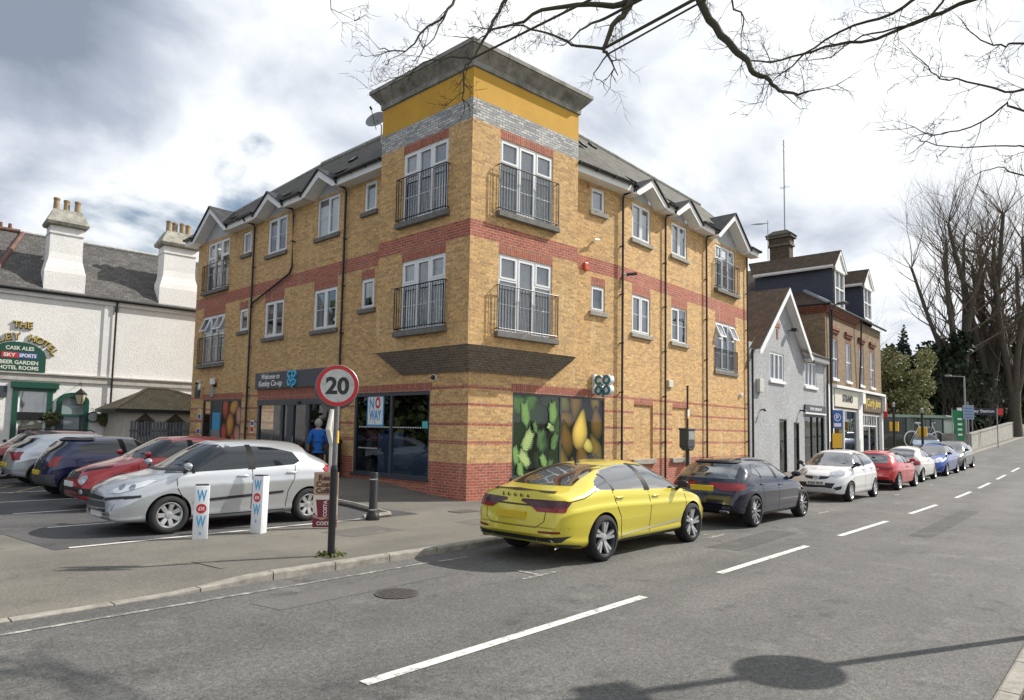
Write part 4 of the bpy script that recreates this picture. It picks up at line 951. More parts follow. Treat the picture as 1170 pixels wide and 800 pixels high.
for a, z, l in ((16.45, 2.3, 'upper yellow and blue notice at the far end of the car park wall'), (16.48, 1.68, 'lower yellow and blue notice at the far end of the car park wall')):
    fitting('wall_notice', l, 'notice', FL, a, z, lambda m: (fbox(m, FL, a-.16, a+.16, z-.22, z+.22, 0, .006, 0), fbox(m, FL, a-.13, a+.13, z+.02, z+.19, .006, .008, 1), fbox(m, FL, a-.13, a+.13, z-.2, z-.02, .006, .008, 2)), [M['white_paint'], yel, sblue], 'notices beside the cash machine')
fitting('wall_notice', 'small white notice with red and blue print beside the downpipe', 'notice', FL, 11.72, 1.8, lambda m: (fbox(m, FL, 11.6, 11.86, 1.58, 2.05, 0, .006, 0), fbox(m, FL, 11.62, 11.84, 1.62, 1.8, .006, .008, 1), fbox(m, FL, 11.62, 11.84, 1.86, 2.0, .006, .008, 2)), [M['white_paint'], redp, sblue])
fitting('wall_camera', 'small bullet camera pointing left above the red brick band beside the tower', 'security camera', F0, 4.75, 7.8, lambda m: (m.tube([F0.p(4.85, 7.82, 0), F0.p(4.85, 7.84, .1)], .025, 8), m.tube([F0.p(4.95, 7.85, .14), F0.p(4.7, 7.80, .16)], .04, 10)), M['white_paint'])
fitting('wall_camera', 'black bullet camera on the red brick band beside a downpipe', 'security camera', F2, .3, 7.0, lambda m: (m.tube([F2.p(.15, 7.0, 0), F2.p(.2, 7.0, .12)], .04, 8, 0), m.tube([F2.p(.2, 7.0, .12), F2.p(.5, 7.06, .3)], .05, 10, 1)), [M['white_paint'], M['black']])
fitting('bell_box', 'small orange red box on the brick band beside the tower', 'alarm box', F0, 4.5, 6.9, lambda m: fbox(m, F0, 4.38, 4.54, 6.82, 7.06, 0, .08, ch=.02), simple('orange_red', (.60, .08, .03), .4))
# satellite dish on the slope behind the tower
dd = thing('satellite_dish', 'grey satellite dish on a pole behind the left edge of the tower', 'satellite dish', FL.p(4.62, 11.3, -.3))
dirv = Vector((-.75, -.35, .45)).normalized(); c = FL.p(4.62, 11.62, -.1); q = dirv.to_track_quat('Z', 'Y').to_matrix().to_4x4(); q.translation = c
b_ = MB(); b_.lathe([(.001, -.07), (.15, -.055), (.27, -.015), (.36, .03), (.365, .03), (.27, -.025), (.15, -.065), (.001, -.08)], 26, q); BW(b_, 'dish', simple('dish_grey', (.22, .22, .22), .5, noise=.2), dd, smooth=True, sharp=60)
b_ = MB(); b_.tube([FL.p(4.62, 10.9, -.3), FL.p(4.62, 11.5, -.3), c], .02, 6); BW(b_, 'mast', M['grey_metal'], dd)
b_ = MB(); b_.tube([c+Vector((0, 0, -.33)), c+dirv*.42], .012, 6); b_.tube([c+dirv*.38, c+dirv*.48], .035, 8); BW(b_, 'feed_arm', M['black'], dd)

# ---------------------------------------------------------------- white hotel across the car park
FH = Fr(0, 22, -4)
HOT = thing('hotel', 'white roughcast hotel with two tall flared chimneys and gold letters over a green board', 'building', (0, 22, 0))
green = simple('bottle_green', (.012, .075, .05), .35); gold = simple('gold_letter', (.62, .45, .10), .35, metal=.3)
rwh = [M['rough_white'], M['white_paint'], M['lead']]
hw = [(-5.2, -4.2, 1.15, 3.2), (-3.62, -2.78, .1, 3.0), (-9.6, -8.6, 1.15, 3.2), (-9.5, -8.5, 4.9, 6.3)]
mb = MB(); wall(mb, FH, -10.6, 9, -.4, 7.5, holes=hw, ruv=1)
FHw = Fr(*FH.p(-10.6, 0).xy, 86, True); wall(mb, FHw, 0, 6.2, -.4, 7.5); mb.poly([FHw.p(0, 7.5, 0), FHw.p(6.2, 7.5, 0), FHw.p(3.1, 10.6, 0)])
part(mb, 'wall', rwh, HOT)
mb = MB(); fbox(mb, FH, -10.6, 9, 3.62, 3.90, 0.002, .07); fbox(mb, FH, -10.6, 9, 3.90, 3.96, 0.002, .13); part(mb, 'string_course', simple('pale_stone_trim', (.50, .48, .44), .8, noise=.25, nscale=3), HOT)
mb = MB(); fbox(mb, FH, -10.6, 9, 7.28, 7.46, .002, .09); fbox(mb, FH, -2.2, -1.85, 3.97, 7.27, .002, .05); part(mb, 'cove', M['white_paint'], HOT)
mb = MB(); mb.tube([FH.p(-10.8, 7.52, .17), FH.p(9, 7.52, .17)], .065, 8); part(mb, 'gutter', M['black'], HOT); mb = MB(); mb.tube([FH.p(-1.72, 7.5, .17), FH.p(-1.72, 7.1, .1), FH.p(-1.74, .0, .1)], .045, 8); mb.tube([FH.p(-1.72, 7.0, .1), FH.p(-1.72, 7.2, .1)], .08, 8); part(mb, 'downpipe', M['black'], HOT)
mb = MB()
def rp_(fr, pts, mi=0):
    pts = [Vector(p) for p in pts]; n = (pts[1]-pts[0]).cross(pts[2]-pts[0]).normalized(); v = n.cross(fr.u).normalized(); v = v if v.z > 0 else -v
    mb.poly(pts, mi, [(p.dot(fr.u), p.dot(v)) for p in pts])
rp_(FH, [FH.p(-10.8, 7.5, .2), FH.p(9, 7.5, .2), FH.p(9, 10.65, -3.05), FH.p(-10.8, 10.65, -3.05)]); rp_(FH, [FH.p(9, 7.5, -6.3), FH.p(-10.8, 7.5, -6.3), FH.p(-10.8, 10.65, -3.05), FH.p(9, 10.65, -3.05)])
ro = part(mb, 'roof', M['slate_grey'], HOT)
mb = MB(); mb.tube([FH.p(-5.0, 10.68, -3.05), FH.p(9, 10.68, -3.05)], .10, 8); BW(mb, 'ridge_tiles', simple('pale_ridge', (.45, .45, .44), .8, noise=.3, nscale=5), ro)
mb = MB(); mb.tube([FH.p(-10.8, 10.70, -3.05), FH.p(-5.2, 10.70, -3.05)], .11, 8); mb.tube([FH.p(-5.1, 10.66, -3.0), FH.p(-6.6, 7.6, .15)], .09, 8)
for k in range(3): mb.lathe([(.09, 0), (.07, .3)], 10, Matrix.Translation(FH.p(-5.6-.35*k, 10.7, -3.05)))
BW(mb, 'hip_tiles', simple('red_ridge_tile', (.17, .085, .065), .8, noise=.35, nscale=5), ro)
capm = simple('chimney_cap', (.33, .32, .27), .9, noise=.5, nscale=3, bump=.7, bscale=12); potm = simple('clay_pot', (.33, .25, .15), .8, noise=.35, nscale=8)
def hchim(a0, a1, npots):
    c = (a0+a1)/2; w = (a1-a0)/2; s = MB(); prev = None
    prof = [(7.5, 1.0, .04), (7.66, 1.0, .04), (7.68, .96, .0), (8.5, .97, .0), (8.75, .90, -.04), (9.1, .80, -.12), (9.4, .78, -.15), (10.25, .78, -.15), (10.26, .82, -.11), (10.34, .82, -.11), (10.35, .78, -.15), (10.62, .79, -.14)]
    for z, k, o in prof:
        r = [FH.p(c-w*k, z, o), FH.p(c+w*k, z, o), FH.p(c+w*k, z, -1.1), FH.p(c-w*k, z, -1.1)]
        if prev:
            for i in range(4): s.quad(prev[i], prev[(i+1) % 4], r[(i+1) % 4], r[i])
        prev = r
    o = part(s, 'chimney', M['rough_white'], HOT)
    s = MB(); prev = None
    for z, k, oo in [(10.6, .80, -.12), (10.66, .95, .02), (10.78, 1.0, .06), (11.3, .72, -.22), (11.42, .66, -.27)]:
        r = [FH.p(c-w*k, z, oo), FH.p(c+w*k, z, oo), FH.p(c+w*k, z, -1.2-oo), FH.p(c-w*k, z, -1.2-oo)]
        if prev:
            for i in range(4): s.quad(prev[i], prev[(i+1) % 4], r[(i+1) % 4], r[i])
        prev = r
    s.poly(prev); BW(s, 'chimney_cap', capm, o)
    for k in range(npots):
        x = c-w*.5+w*1.0*k/(npots-1); s = MB(); s.lathe([(.12, 0), (.11, .1), (.13, .12), (.12, .5), (.14, .52), (.14, .6), (.1, .6), (.1, .3)], 14, Matrix.Translation(FH.p(x, 11.38, -.62-.12*(k % 2)))); BW(s, 'chimney_pot', potm, o, smooth=True, sharp=40)
hchim(-4.64, -3.0, 3); hchim(.05, 1.95, 4)
for k, h in enumerate(hw):
    if k != 1: win(FH, *h, 'sash', 'half' if k == 0 else 'net', 80+k, parent=HOT, sill=k > 1)
# green joinery round the window and the door
mb = MB(); fbox(mb, FH, -5.5, -3.78, 3.28, 3.55, 0.002, .16, ch=.01); fbox(mb, FH, -5.42, -3.86, 3.16, 3.28, 0.002, .08); fbox(mb, FH, -5.42, -5.22, .1, 3.16, .002, .09); fbox(mb, FH, -4.18, -3.98, .1, 3.16, .002, .09); part(mb, 'window_surround', green, HOT)
mb = MB(); fbox(mb, FH, -5.24, -4.2, 1.9, 2.25, .01, .04); part(mb, 'window_board', M['black'], HOT)
mb = MB()
arc = [(-3.2+.62*math.cos(t), 2.75+.42*math.sin(t)) for t in [PI*k/14 for k in range(15)]]; arc2 = [(-3.2+.42*math.cos(t), 2.7+.28*math.sin(t)) for t in [PI*k/14 for k in range(15)]]
for i in range(14):
    q = [arc[i], arc[i+1], arc2[i+1], arc2[i]]; f = [FH.p(a, z, .10) for a, z in q]; b = [FH.p(a, z, 0) for a, z in q]; mb.add(f+b, [(0, 1, 2, 3), (0, 4, 5, 1), (2, 6, 7, 3)])
fbox(mb, FH, -3.82, -3.62, .1, 2.75, .002, .1); fbox(mb, FH, -2.78, -2.58, .1, 2.75, .002, .1); fbox(mb, FH, -3.62, -2.78, 2.1, 2.2, -.06, .03)
dr = part(mb, 'door_surround', green, HOT)
mb = MB(); fbox(mb, FH, -3.62, -2.78, .1, 1.2, -.09, -.04); fbox(mb, FH, -3.62, -3.5, 1.2, 2.1, -.09, -.04); fbox(mb, FH, -2.9, -2.78, 1.2, 2.1, -.09, -.04); BW(mb, 'door', M['anthracite'], dr)
mb = MB(); plane(mb, FH, -3.62, -2.78, 2.2, 3.0, -.07); plane(mb, FH, -3.5, -2.9, 1.2, 2.1, -.06); BW(mb, 'pane', simple('milky_glass', (.25, .3, .32), .08), dr)
mb = MB(); plane(mb, FH, -10, -2.5, -.2, 6.6, -.5); part(mb, 'room_interior', M['room'], HOT)
# signs on the hotel
mb = MB(); cxs = -5.33
pts = [(cxs-1.0, 3.98), (cxs+1.0, 3.98)]+[(cxs+1.0*math.cos(t), 4.62+.62*math.sin(t)) for t in [PI*k/20 for k in range(21)]]
def slab(mb, fr, pts, o0, o1, mi=0):
    n = len(pts); f = [fr.p(a, z, o1) for a, z in pts]; b = [fr.p(a, z, o0) for a, z in pts]; mb.add(f+b, [tuple(range(n)), tuple(reversed(range(n, 2*n)))]+[(i, n+i, n+(i+1) % n, (i+1) % n) for i in range(n)], mi)
slab(mb, FH, pts, .01, .09)
bo = mb.build('hotel_board', green, loc=FH.p(cxs, 4, .05)); tag(bo, 'dark green arched board listing cask ales, beer garden and hotel rooms on the white hotel', 'sign')
lt = MB()
for s, z, sz, w in (('CASK ALES', 4.97, .22, 1.0), ('BEER GARDEN', 4.36, .22, 1.35), ('HOTEL ROOMS', 4.13, .22, 1.4)): put_text(lt, s, FH.M(cxs+.05, z, .09), sz, .01, .006, w=w)
BW(lt, 'lettering', simple('pale_letter', (.7, .72, .62), .5), bo)
lt = MB(); fbox(lt, FH, cxs-.58, cxs, 4.55, 4.78, .092, .10, 0); fbox(lt, FH, cxs, cxs+.68, 4.55, 4.78, .092, .10, 1); put_text(lt, 'SKY', FH.M(cxs-.3, 4.665, .10), .2, .006, .006, mi=2, w=.42); put_text(lt, 'SPORTS', FH.M(cxs+.34, 4.665, .10), .2, .006, .006, mi=2, w=.6)
BW(lt, 'sports_panel', [redp, simple('navy_print', (.05, .09, .35), .5), M['white_paint']], bo)
lt = MB(); put_text(lt, 'THE', FH.M(cxs+.1, 5.98, .02), .40, .03, .022, mi=1, w=.70); put_text(lt, 'THE', FH.M(cxs+.088, 5.992, .051), .40, .03, .002, mi=0, w=.66)
word = 'KENLEY HOTEL'; n = len(word)
for k, ch in enumerate(word):
    if ch == ' ': continue
    t = R(163)-R(146)*(k+.5)/n; a, z = cxs+.05+1.36*math.cos(t), 4.50+.98*math.sin(t)
    Mt = FH.M(a, z, .02) @ Matrix.Rotation((t-PI/2)*.72, 4, 'Z'); put_text(lt, ch, Mt, .40, .03, .022, mi=1); put_text(lt, ch, Mt @ Matrix.Translation((-.012, .012, .031)), .40, .03, .002, mi=0)
lo = lt.build('hotel_lettering', [gold, M['black']], loc=FH.p(cxs, 5.5, 0)); tag(lo, 'gold raised letters reading the hotel name in an arc above the green board', 'sign')
mb = MB(); fbox(mb, FH, -6.3, -5.62, 2.86, 3.34, .01, .06, ch=.01); tag(mb.build('notice_board', M['anthracite'], loc=FH.p(-5.9, 3, 0)), 'small dark notice board left of the green framed hotel window', 'notice board')
# lantern, baskets
ln = thing('wall_lantern', 'glazed hanging lantern beside the arched hotel door', 'lantern', FH.p(-3.0, 2.7, .4))
mb = MB(); mb.tube([FH.p(-3.0, 3.55, 0), FH.p(-3.0, 3.62, .3), FH.p(-3.0, 3.5, .42), FH.p(-3.0, 3.32, .42)], .014, 6); BW(mb, 'bracket', M['black'], ln)
mb = MB(); Ml = Matrix.Translation(FH.p(-3.0, 2.62, .42)); mb.lathe([(.03, .72), (.08, .66), (.26, .5), (.27, .47), (.25, .47)], 4, Ml); mb.lathe([(.12, 0), (.14, -.02), (.14, .02), (.12, .03)], 4, Ml)
for k in range(4): t = PI/2*k; mb.tube([Ml @ Vector((.12*math.cos(t), .12*math.sin(t), 0)), Ml @ Vector((.24*math.cos(t), .24*math.sin(t), .48))], .012, 5)
BW(mb, 'lantern_frame', M['black'], ln)
mb = MB(); mb.lathe([(.11, .02), (.22, .46)], 4, Ml); BW(mb, 'pane', simple('lantern_glass', (.55, .48, .33), .15), ln)
def leafball(mb, c, rx, rz, n, s, seed, mi=0):
    rr = random.Random(seed)
    for _ in range(n):
        d = Vector((rr.gauss(0, 1), rr.gauss(0, 1), rr.gauss(0, 1))).normalized()*(rr.random()**.4); p = Vector(c)+Vector((d.x*rx, d.y*rx, d.z*rz))
        a = Vector((rr.gauss(0, 1), rr.gauss(0, 1), rr.gauss(0, 1))).normalized()*s*rr.uniform(.6, 1.3); b = a.cross(Vector((rr.gauss(0, 1), rr.gauss(0, 1), rr.gauss(0, 1)))).normalized()*s*.5
        mb.add([p, p+a*.5+b, p+a, p+a*.5-b], [(0, 1, 2, 3)], mi)
leafm = simple('basket_leaf', (.07, .12, .04), .7, noise=.5, nscale=9, nmix=(.16, .15, .05))
for k, (a, lab) in enumerate(((-4.0, 'leafy hanging basket between the hotel window and the arched door'), (-1.98, 'leafy hanging basket beside the hotel downpipe'))):
    hb = thing('hanging_basket', lab, 'hanging basket', FH.p(a, 1.9, .35), group='hanging baskets on the hotel wall'); c = FH.p(a, 1.95, .35)
    mb = MB(); mb.lathe([(.02, -.28), (.16, -.22), (.26, 0), (.24, .02)], 14, Matrix.Translation(c)); BW(mb, 'basket', simple('basket_brown', (.12, .08, .05), .9), hb)
    mb = MB(); mb.tube([FH.p(a, 2.7, 0), FH.p(a, 2.75, .35), c], .01, 5); BW(mb, 'bracket', M['black'], hb)
    mb = MB(); leafball(mb, c+Vector((0, 0, .08)), .36, .26, 420, .11, k+3); BW(mb, 'foliage', leafm, hb)
hs = thing('hanging_sign', 'small round hanging sign on a bracket right of the arched hotel door', 'sign', FH.p(-2.5, 2.1, .3))
mb = MB(); mb.lathe([(.20, -.02), (.24, -.02), (.24, .02), (.20, .02)], 24, FH.M(-2.45, 2.1, .35)); mb.tube([FH.p(-2.45, 2.34, .35), FH.p(-2.45, 2.5, .2), FH.p(-2.45, 2.5, 0)], .012, 5); BW(mb, 'sign_ring', M['black'], hs)
mb = MB(); mb.lathe([(.001, .005), (.2, .005)], 24, FH.M(-2.45, 2.1, .35)); BW(mb, 'sign_face', simple('sign_face_grey', (.3, .33, .3), .4), hs)
# ---------------------------------------------------------------- low outbuilding in front of the hotel
FS = Fr(0, 18.7, -4)
OB = thing('outbuilding', 'low cream outbuilding with mossy hipped tile roof and arched windows beside the hotel', 'building', (0, 18.7, 0))
mb = MB()
FSl = Fr(*FS.p(-2.15, 0).xy, 86, True)
wall(mb, FS, -2.15, 2.6, -.4, 2.4, holes=[(-1.62, -1.05, 1.3, 2.0), (-.42, .2, 1.3, 2.0)], ruv=0); wall(mb, FSl, 0, 3.2, -.4, 2.4)
part(mb, 'wall', [simple('cream_render', (.62, .58, .50), .85, noise=.15, nscale=2, bump=.2)], OB)
mb = MB(); e = 2.46; a = [FS.p(-2.6, e, .4), FS.p(3.0, e, .4), FS.p(3.0, e, -3.2), FS.p(-2.6, e, -3.2)]; r0, r1 = FS.p(-1.0, 3.42, -1.2), FS.p(-.1, 3.42, -1.2)
for q in ((a[0], a[1], r1, r0), (a[3], a[0], r0), (a[1], a[2], r1), (a[2], a[3], r0, r1)):
    q = [Vector(p) for p in q]; u = (q[1]-q[0]).normalized(); n = u.cross(q[2]-q[0]).normalized(); v = n.cross(u); mb.poly(q, 0, [((p-q[0]).dot(u), (p-q[0]).dot(v)) for p in q])
ro = part(mb, 'roof', roofmat('mossy_tile', (.20, .17, .12), (.13, .11, .08), moss=(.22, .21, .10), mossf=.6), OB)
mb = MB(); mb.tube([a[0], r0, r1, a[1]], .07, 6); BW(mb, 'hip_tiles', simple('hip_tile', (.26, .22, .15), .9, noise=.5, nscale=7), ro)
mb = MB(); mb.box(0, 1, 0, 1, 0, 1) if False else None; fbox(mb, FS, -2.6, 3.0, 2.32, 2.46, .34, .42); fbox(mb, FSl, -.4, 3.2, 2.32, 2.46, .36, .43); part(mb, 'gutter', M['black'], OB)
for x0, x1 in ((-1.62, -1.05), (-.42, .2)):
    c = (x0+x1)/2; mb = MB()
    slab(mb, FS, [(x0-.12, 1.95), (c, 2.3), (x1+.12, 1.95), (x1+.06, 1.9), (c, 2.2), (x0-.06, 1.9)], .0, .06)
    for xx in (x0, x1-.04, c-.02): fbox(mb, FS, xx, xx+.04, 1.3, 2.0, -.06, .02)
    fbox(mb, FS, x0, x1, 1.62, 1.66, -.05, .01); fbox(mb, FS, x0, x1, 1.3, 1.34, -.05, .02); slab(mb, FS, [(x0+.02, 1.98), (x1-.02, 1.98), (c, 2.22)], .001, .01)
    f = part(mb, 'window', simple('brown_frame', (.10, .08, .06), .6), OB); mb = MB(); plane(mb, FS, x0, x1, 1.3, 2.0, -.07); BW(mb, 'pane', simple('dark_pane', (.04, .05, .05), .05), f)
fe = thing('slatted_fence', 'grey slatted screen fence in front of the low outbuilding', 'fence', FS.p(-1.2, 0, .9))
mb = MB(); rr = random.Random(2)
for k in range(24):
    x = -2.1+k*.125; h = 1.9+.06*rr.random()
    fbox(mb, FS, x, x+.085, -.1, h, .85, .89)
for z in (.5, 1.5): fbox(mb, FS, -2.12, .9, z, z+.08, .80, .85)
BW(mb, 'slats', simple('grey_wood', (.13, .14, .155), .8, noise=.4, nscale=4), fe)
# ---------------------------------------------------------------- grey pebbledashed building
FG = Fr(16.448, -.324, A2)
PUB = thing('gabled_building', 'grey pebbledashed building with a steep white edged gable next to the brick block', 'building', (21, -.2, .2))
gw = [(2.62, 4.42, 4.42, 5.75), (7.45, 9.3, 4.42, 5.72)]
doors = [(3.75, 4.75, 0, 2.62), (5.7, 6.5, 0, 2.5), (7.3, 10.5, 0, 2.95)]
mb = MB()
wall(mb, FG, .18, 10.95, -.2, 5.95, holes=gw+doors, ruv=0)
mb.poly([FG.p(.55, 5.95, 0), FG.p(7.4, 5.95, 0), FG.p(4.26, 8.75, 0)])
wall(mb, Fr(*FG.p(.18, 0).xy, A2+90, True), 0, 9, -.2, 5.95)
part(mb, 'wall', M['pebbledash'], PUB)
mb = MB()
def rp2(mb, pts, mi=0):
    q = [Vector(p) for p in pts]; u = (q[1]-q[0]).normalized(); n = u.cross(q[2]-q[0]).normalized(); v = n.cross(u); mb.poly(q, mi, [((p-q[0]).dot(v), (p-q[0]).dot(u)) for p in q])
rp2(mb, [FG.p(.2, 5.62, .42), FG.p(.2, 5.62, -9), FG.p(4.26, 9.0, -9), FG.p(4.26, 9.0, .42)]); rp2(mb, [FG.p(7.75, 5.62, -9), FG.p(7.75, 5.62, .42), FG.p(4.26, 9.0, .42), FG.p(4.26, 9.0, -9)])
q = [FG.p(7.0, 6.02, .35), FG.p(11.0, 6.02, .35), FG.p(11.0, 8.2, -3.4), FG.p(5.4, 8.2, -3.4)]; mb.poly(q, 0, [(0, 0), (4, 0), (4, 4.3), (-1, 4.3)])
part(mb, 'roof', [M['tile']], PUB)
mb = MB()
for s in (-1, 1):
    pts = [(4.26+s*3.85, 5.55), (4.26, 8.98), (4.26, 8.68), (4.26+s*3.62, 5.42), (4.26+s*3.85, 5.42)] if s < 0 else [(4.26+s*3.3, 5.85), (4.26, 8.98), (4.26, 8.68), (4.26+s*3.1, 5.72), (4.26+s*3.3, 5.72)]
    slab(mb, FG, pts, .38, .42)
    mb.quad(FG.p(4.26, 8.70, .38), FG.p(4.26+s*3.4, 5.65, .38), FG.p(4.26+s*3.4, 5.65, 0), FG.p(4.26, 8.70, 0))
fbox(mb, FG, 7.35, 11.0, 5.80, 6.0, .28, .32); fbox(mb, FG, 7.2, 11.0, 5.78, 5.80, 0, .30)
part(mb, 'bargeboard', M['white_paint'], PUB)
mb = MB(); mb.tube([FG.p(7.3, 6.03, .38), FG.p(11.0, 6.03, .38)], .06, 8); mb.tube([FG.p(10.9, 6.0, .38), FG.p(10.85, 5.8, .12), FG.p(10.83, 0, .12)], .045, 8); part(mb, 'gutter', M['black'], PUB); mb = MB(); mb.tube([FG.p(.32, 5.6, .1), FG.p(.32, 0, .1)], .05, 8); part(mb, 'downpipe', M['black'], PUB)
mb = MB(); orn = simple('terracotta_ornament', (.33, .15, .09), .8, noise=.3)
for dx, dz in ((0, .30), (0, -.30), (.22, 0), (-.22, 0), (0, 0), (0, .55), (0, -.55)): fbox(mb, FG, 3.62+dx-.1, 3.62+dx+.1, 7.1+dz-.11, 7.1+dz+.11, .001, .03)
part(mb, 'ornament', orn, PUB)
for k, h in enumerate(gw): win(FG, *h, 'cottage', 'sides', 90+k, parent=PUB, sillmat=M['white_paint'])
mb = MB()
for d in doors[:2]: frame_rect(mb, FG, *d, -.08, .0, .08)
frame_rect(mb, FG, 7.3, 10.5, 0, 2.95, -.1, .0, .12); fbox(mb, FG, 8.5, 8.6, .1, 2.85, -.1, -.01); fbox(mb, FG, 9.5, 9.6, .1, 2.85, -.1, -.01)
bf = part(mb, 'door_frame', M['black_metal'], PUB); mb = MB()
for a, b, z1 in ((3.83, 4.67, 2.54), (5.78, 6.42, 2.42), (7.42, 8.5, 2.83), (8.6, 9.5, 2.83), (9.6, 10.4, 2.83)): plane(mb, FG, a, b, .1, z1, -.06)
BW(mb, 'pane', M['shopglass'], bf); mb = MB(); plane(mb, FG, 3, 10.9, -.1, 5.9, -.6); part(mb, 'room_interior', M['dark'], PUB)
mb = MB(); fbox(mb, FG, 7.25, 10.55, 3.05, 3.45, .003, .08, 0); fbox(mb, FG, 7.22, 10.58, 2.97, 3.05, .003, .1, 1); put_text(mb, 'THE KENLEY', FG.M(8.9, 3.25, .08), .2, .01, .004, mi=1, w=2.0)
tag(mb.build('pub_fascia', [M['anthracite'], M['white_paint']], loc=FG.p(8.9, 3.2, 0)), 'dark name board over the black glazed doors of the grey building', 'shop sign')
fitting('flood_lamp', 'black floodlight under the gable slope of the grey building', 'floodlight', FG, 5.1, 7.1, lambda m: (fbox(m, FG, 4.95, 5.25, 6.95, 7.1, .2, .45, 0), m.tube([FG.p(5.1, 7.0, 0), FG.p(5.1, 7.02, .3)], .025, 6)), M['black'])
fitting('meter_box', 'cream box on the left end of the grey pebbledashed wall', 'alarm box', FG, 1.2, 4.2, lambda m: fbox(m, FG, .95, 1.45, 3.75, 4.35, 0, .18, ch=.02), simple('box_cream', (.50, .50, .44), .6))
fitting('wall_lamp', 'small black lamp on the grey wall above the parked navy car', 'wall lamp', FG, 1.4, 3.0, lambda m: (m.tube([FG.p(1.4, 2.95, 0), FG.p(1.4, 3.0, .2)], .03, 6), m.lathe([(.02, .1), (.1, 0)], 10, Matrix.Translation(FG.p(1.4, 2.9, .22)))), M['black'])
fitting('wall_lamp', 'small black lamp on the grey wall left of the black glazed doors', 'wall lamp', FG, 6.6, 3.1, lambda m: (m.tube([FG.p(6.6, 3.1, 0), FG.p(6.6, 3.12, .25)], .04, 6), m.lathe([(.02, .12), (.12, 0)], 10, Matrix.Translation(FG.p(6.6, 3.02, .27)))), M['black'])
# ---------------------------------------------------------------- terrace of shops in old stock brick
SHP = thing('shop_terrace', 'old yellow stock brick terrace with two slate cheeked dormers above two small shops', 'building', (33, 0, .3))
SM = [M['stock'], M['orange_brick'], M['white_paint']]
tw = [(12.15, 13.15, 5.15, 7.45), (14.9, 15.9, 5.15, 7.45), (17.75, 18.75, 5.1, 7.45), (20.4, 21.4, 5.1, 7.45)]
sh1, sh2 = (12.2, 17.1, .7, 3.45), (18.1, 22.75, .75, 3.3)
mb = MB()
sur = [(a-.16, a, 5.1, 7.7, 1) for a, b, c, d in tw]+[(b, b+.16, 5.1, 7.7, 1) for a, b, c, d in tw]+[(a-.16, b+.16, 7.45, 7.95, 1) for a, b, c, d in tw]+[(11, 11.25, 4.7, 8.8, 0), (11, 17.2, 8.55, 8.8, 1)]
wall(mb, FG, 11.0, 23.2, -.2, 9.15, holes=tw+[sh1, sh2], patches=sur)
FGl = Fr(*FG.p(11.0, 0).xy, A2+90, True); wall(mb, FGl, 0, 13, -.2, 9.15)
FGr = Fr(*FG.p(23.2, 0).xy, A2+90); FGr.n = Vector((FGr.u.y, -FGr.u.x, 0)); wall(mb, FGr, 0, 13, -.2, 9.15)
part(mb, 'wall', SM, SHP)
mb = MB()
for a, z in ((.0, 8.80), (.07, 8.9), (.14, 9.0), (.2, 9.1)): fbox(mb, FG, 11.0-a, 17.2, z, z+.1, .002, .08+a); fbox(mb, FGl, -.0, 2.4, z, z+.1, .002, .08+a)
for a, b, c, d in tw: fbox(mb, FG, a-.22, b+.22, 7.95, 8.1, .002, .14); fbox(mb, FG, a-.18, b+.18, 7.8, 7.95, .002, .08)
part(mb, 'cornice', M['orange_brick'] if False else simple('terracotta_trim', (.22, .085, .05), .8, noise=.4, nscale=4), SHP)
for k, h in enumerate(tw): win(FG, *h, 'sash', 'half', 100+k, parent=SHP, sillmat=M['white_paint'])
# roof: front slope, hip at the left, flat top hidden
mb = MB(); T = .62; ZT = 9.22; D = 6.6
def hp(s, o, z): return FG.p(s, z, o)
lf, lb, rt = hp(10.75, .3, ZT), hp(10.75, -13, ZT), hp(23.5, .3, ZT)
pk, pb_ = hp(10.75+D, .3-D, ZT+T*D), hp(10.75+D, -13+D-.6, ZT+T*D)
rp2(mb, [lf, rt, hp(23.5, .3-D, ZT+T*D), pk]); 
q = [lb, lf, pk, pb_]; u = (q[1]-q[0]).normalized(); n = u.cross(q[2]-q[0]).normalized(); v = n.cross(u); mb.poly(q, 0, [((p-q[0]).dot(u), (p-q[0]).dot(v)) for p in q])
so_ = part(mb, 'roof', [M['tile']], SHP)
mb = MB(); mb.tube([lf+Vector((0, 0, .04)), pk+Vector((0, 0, .04))], .12, 8); BW(mb, 'hip_flashing', simple('lead_flashing', (.30, .32, .36), .5, noise=.2), so_)
mb = MB(); mb.tube([lf, rt], .07, 8); mb.tube([lf, lb], .07, 8); mb.tube([FG.p(11.6, 9.1, .2), FG.p(11.6, 4.8, .12)], .05, 6); mb.tube([FG.p(17.3, 9.1, .3), FG.p(17.3, 4.8, .12)], .05, 6); part(mb, 'gutter', M['black'], SHP)
slc = simple('slate_cheek', (.045, .055, .085), .6, noise=.25, nscale=5)
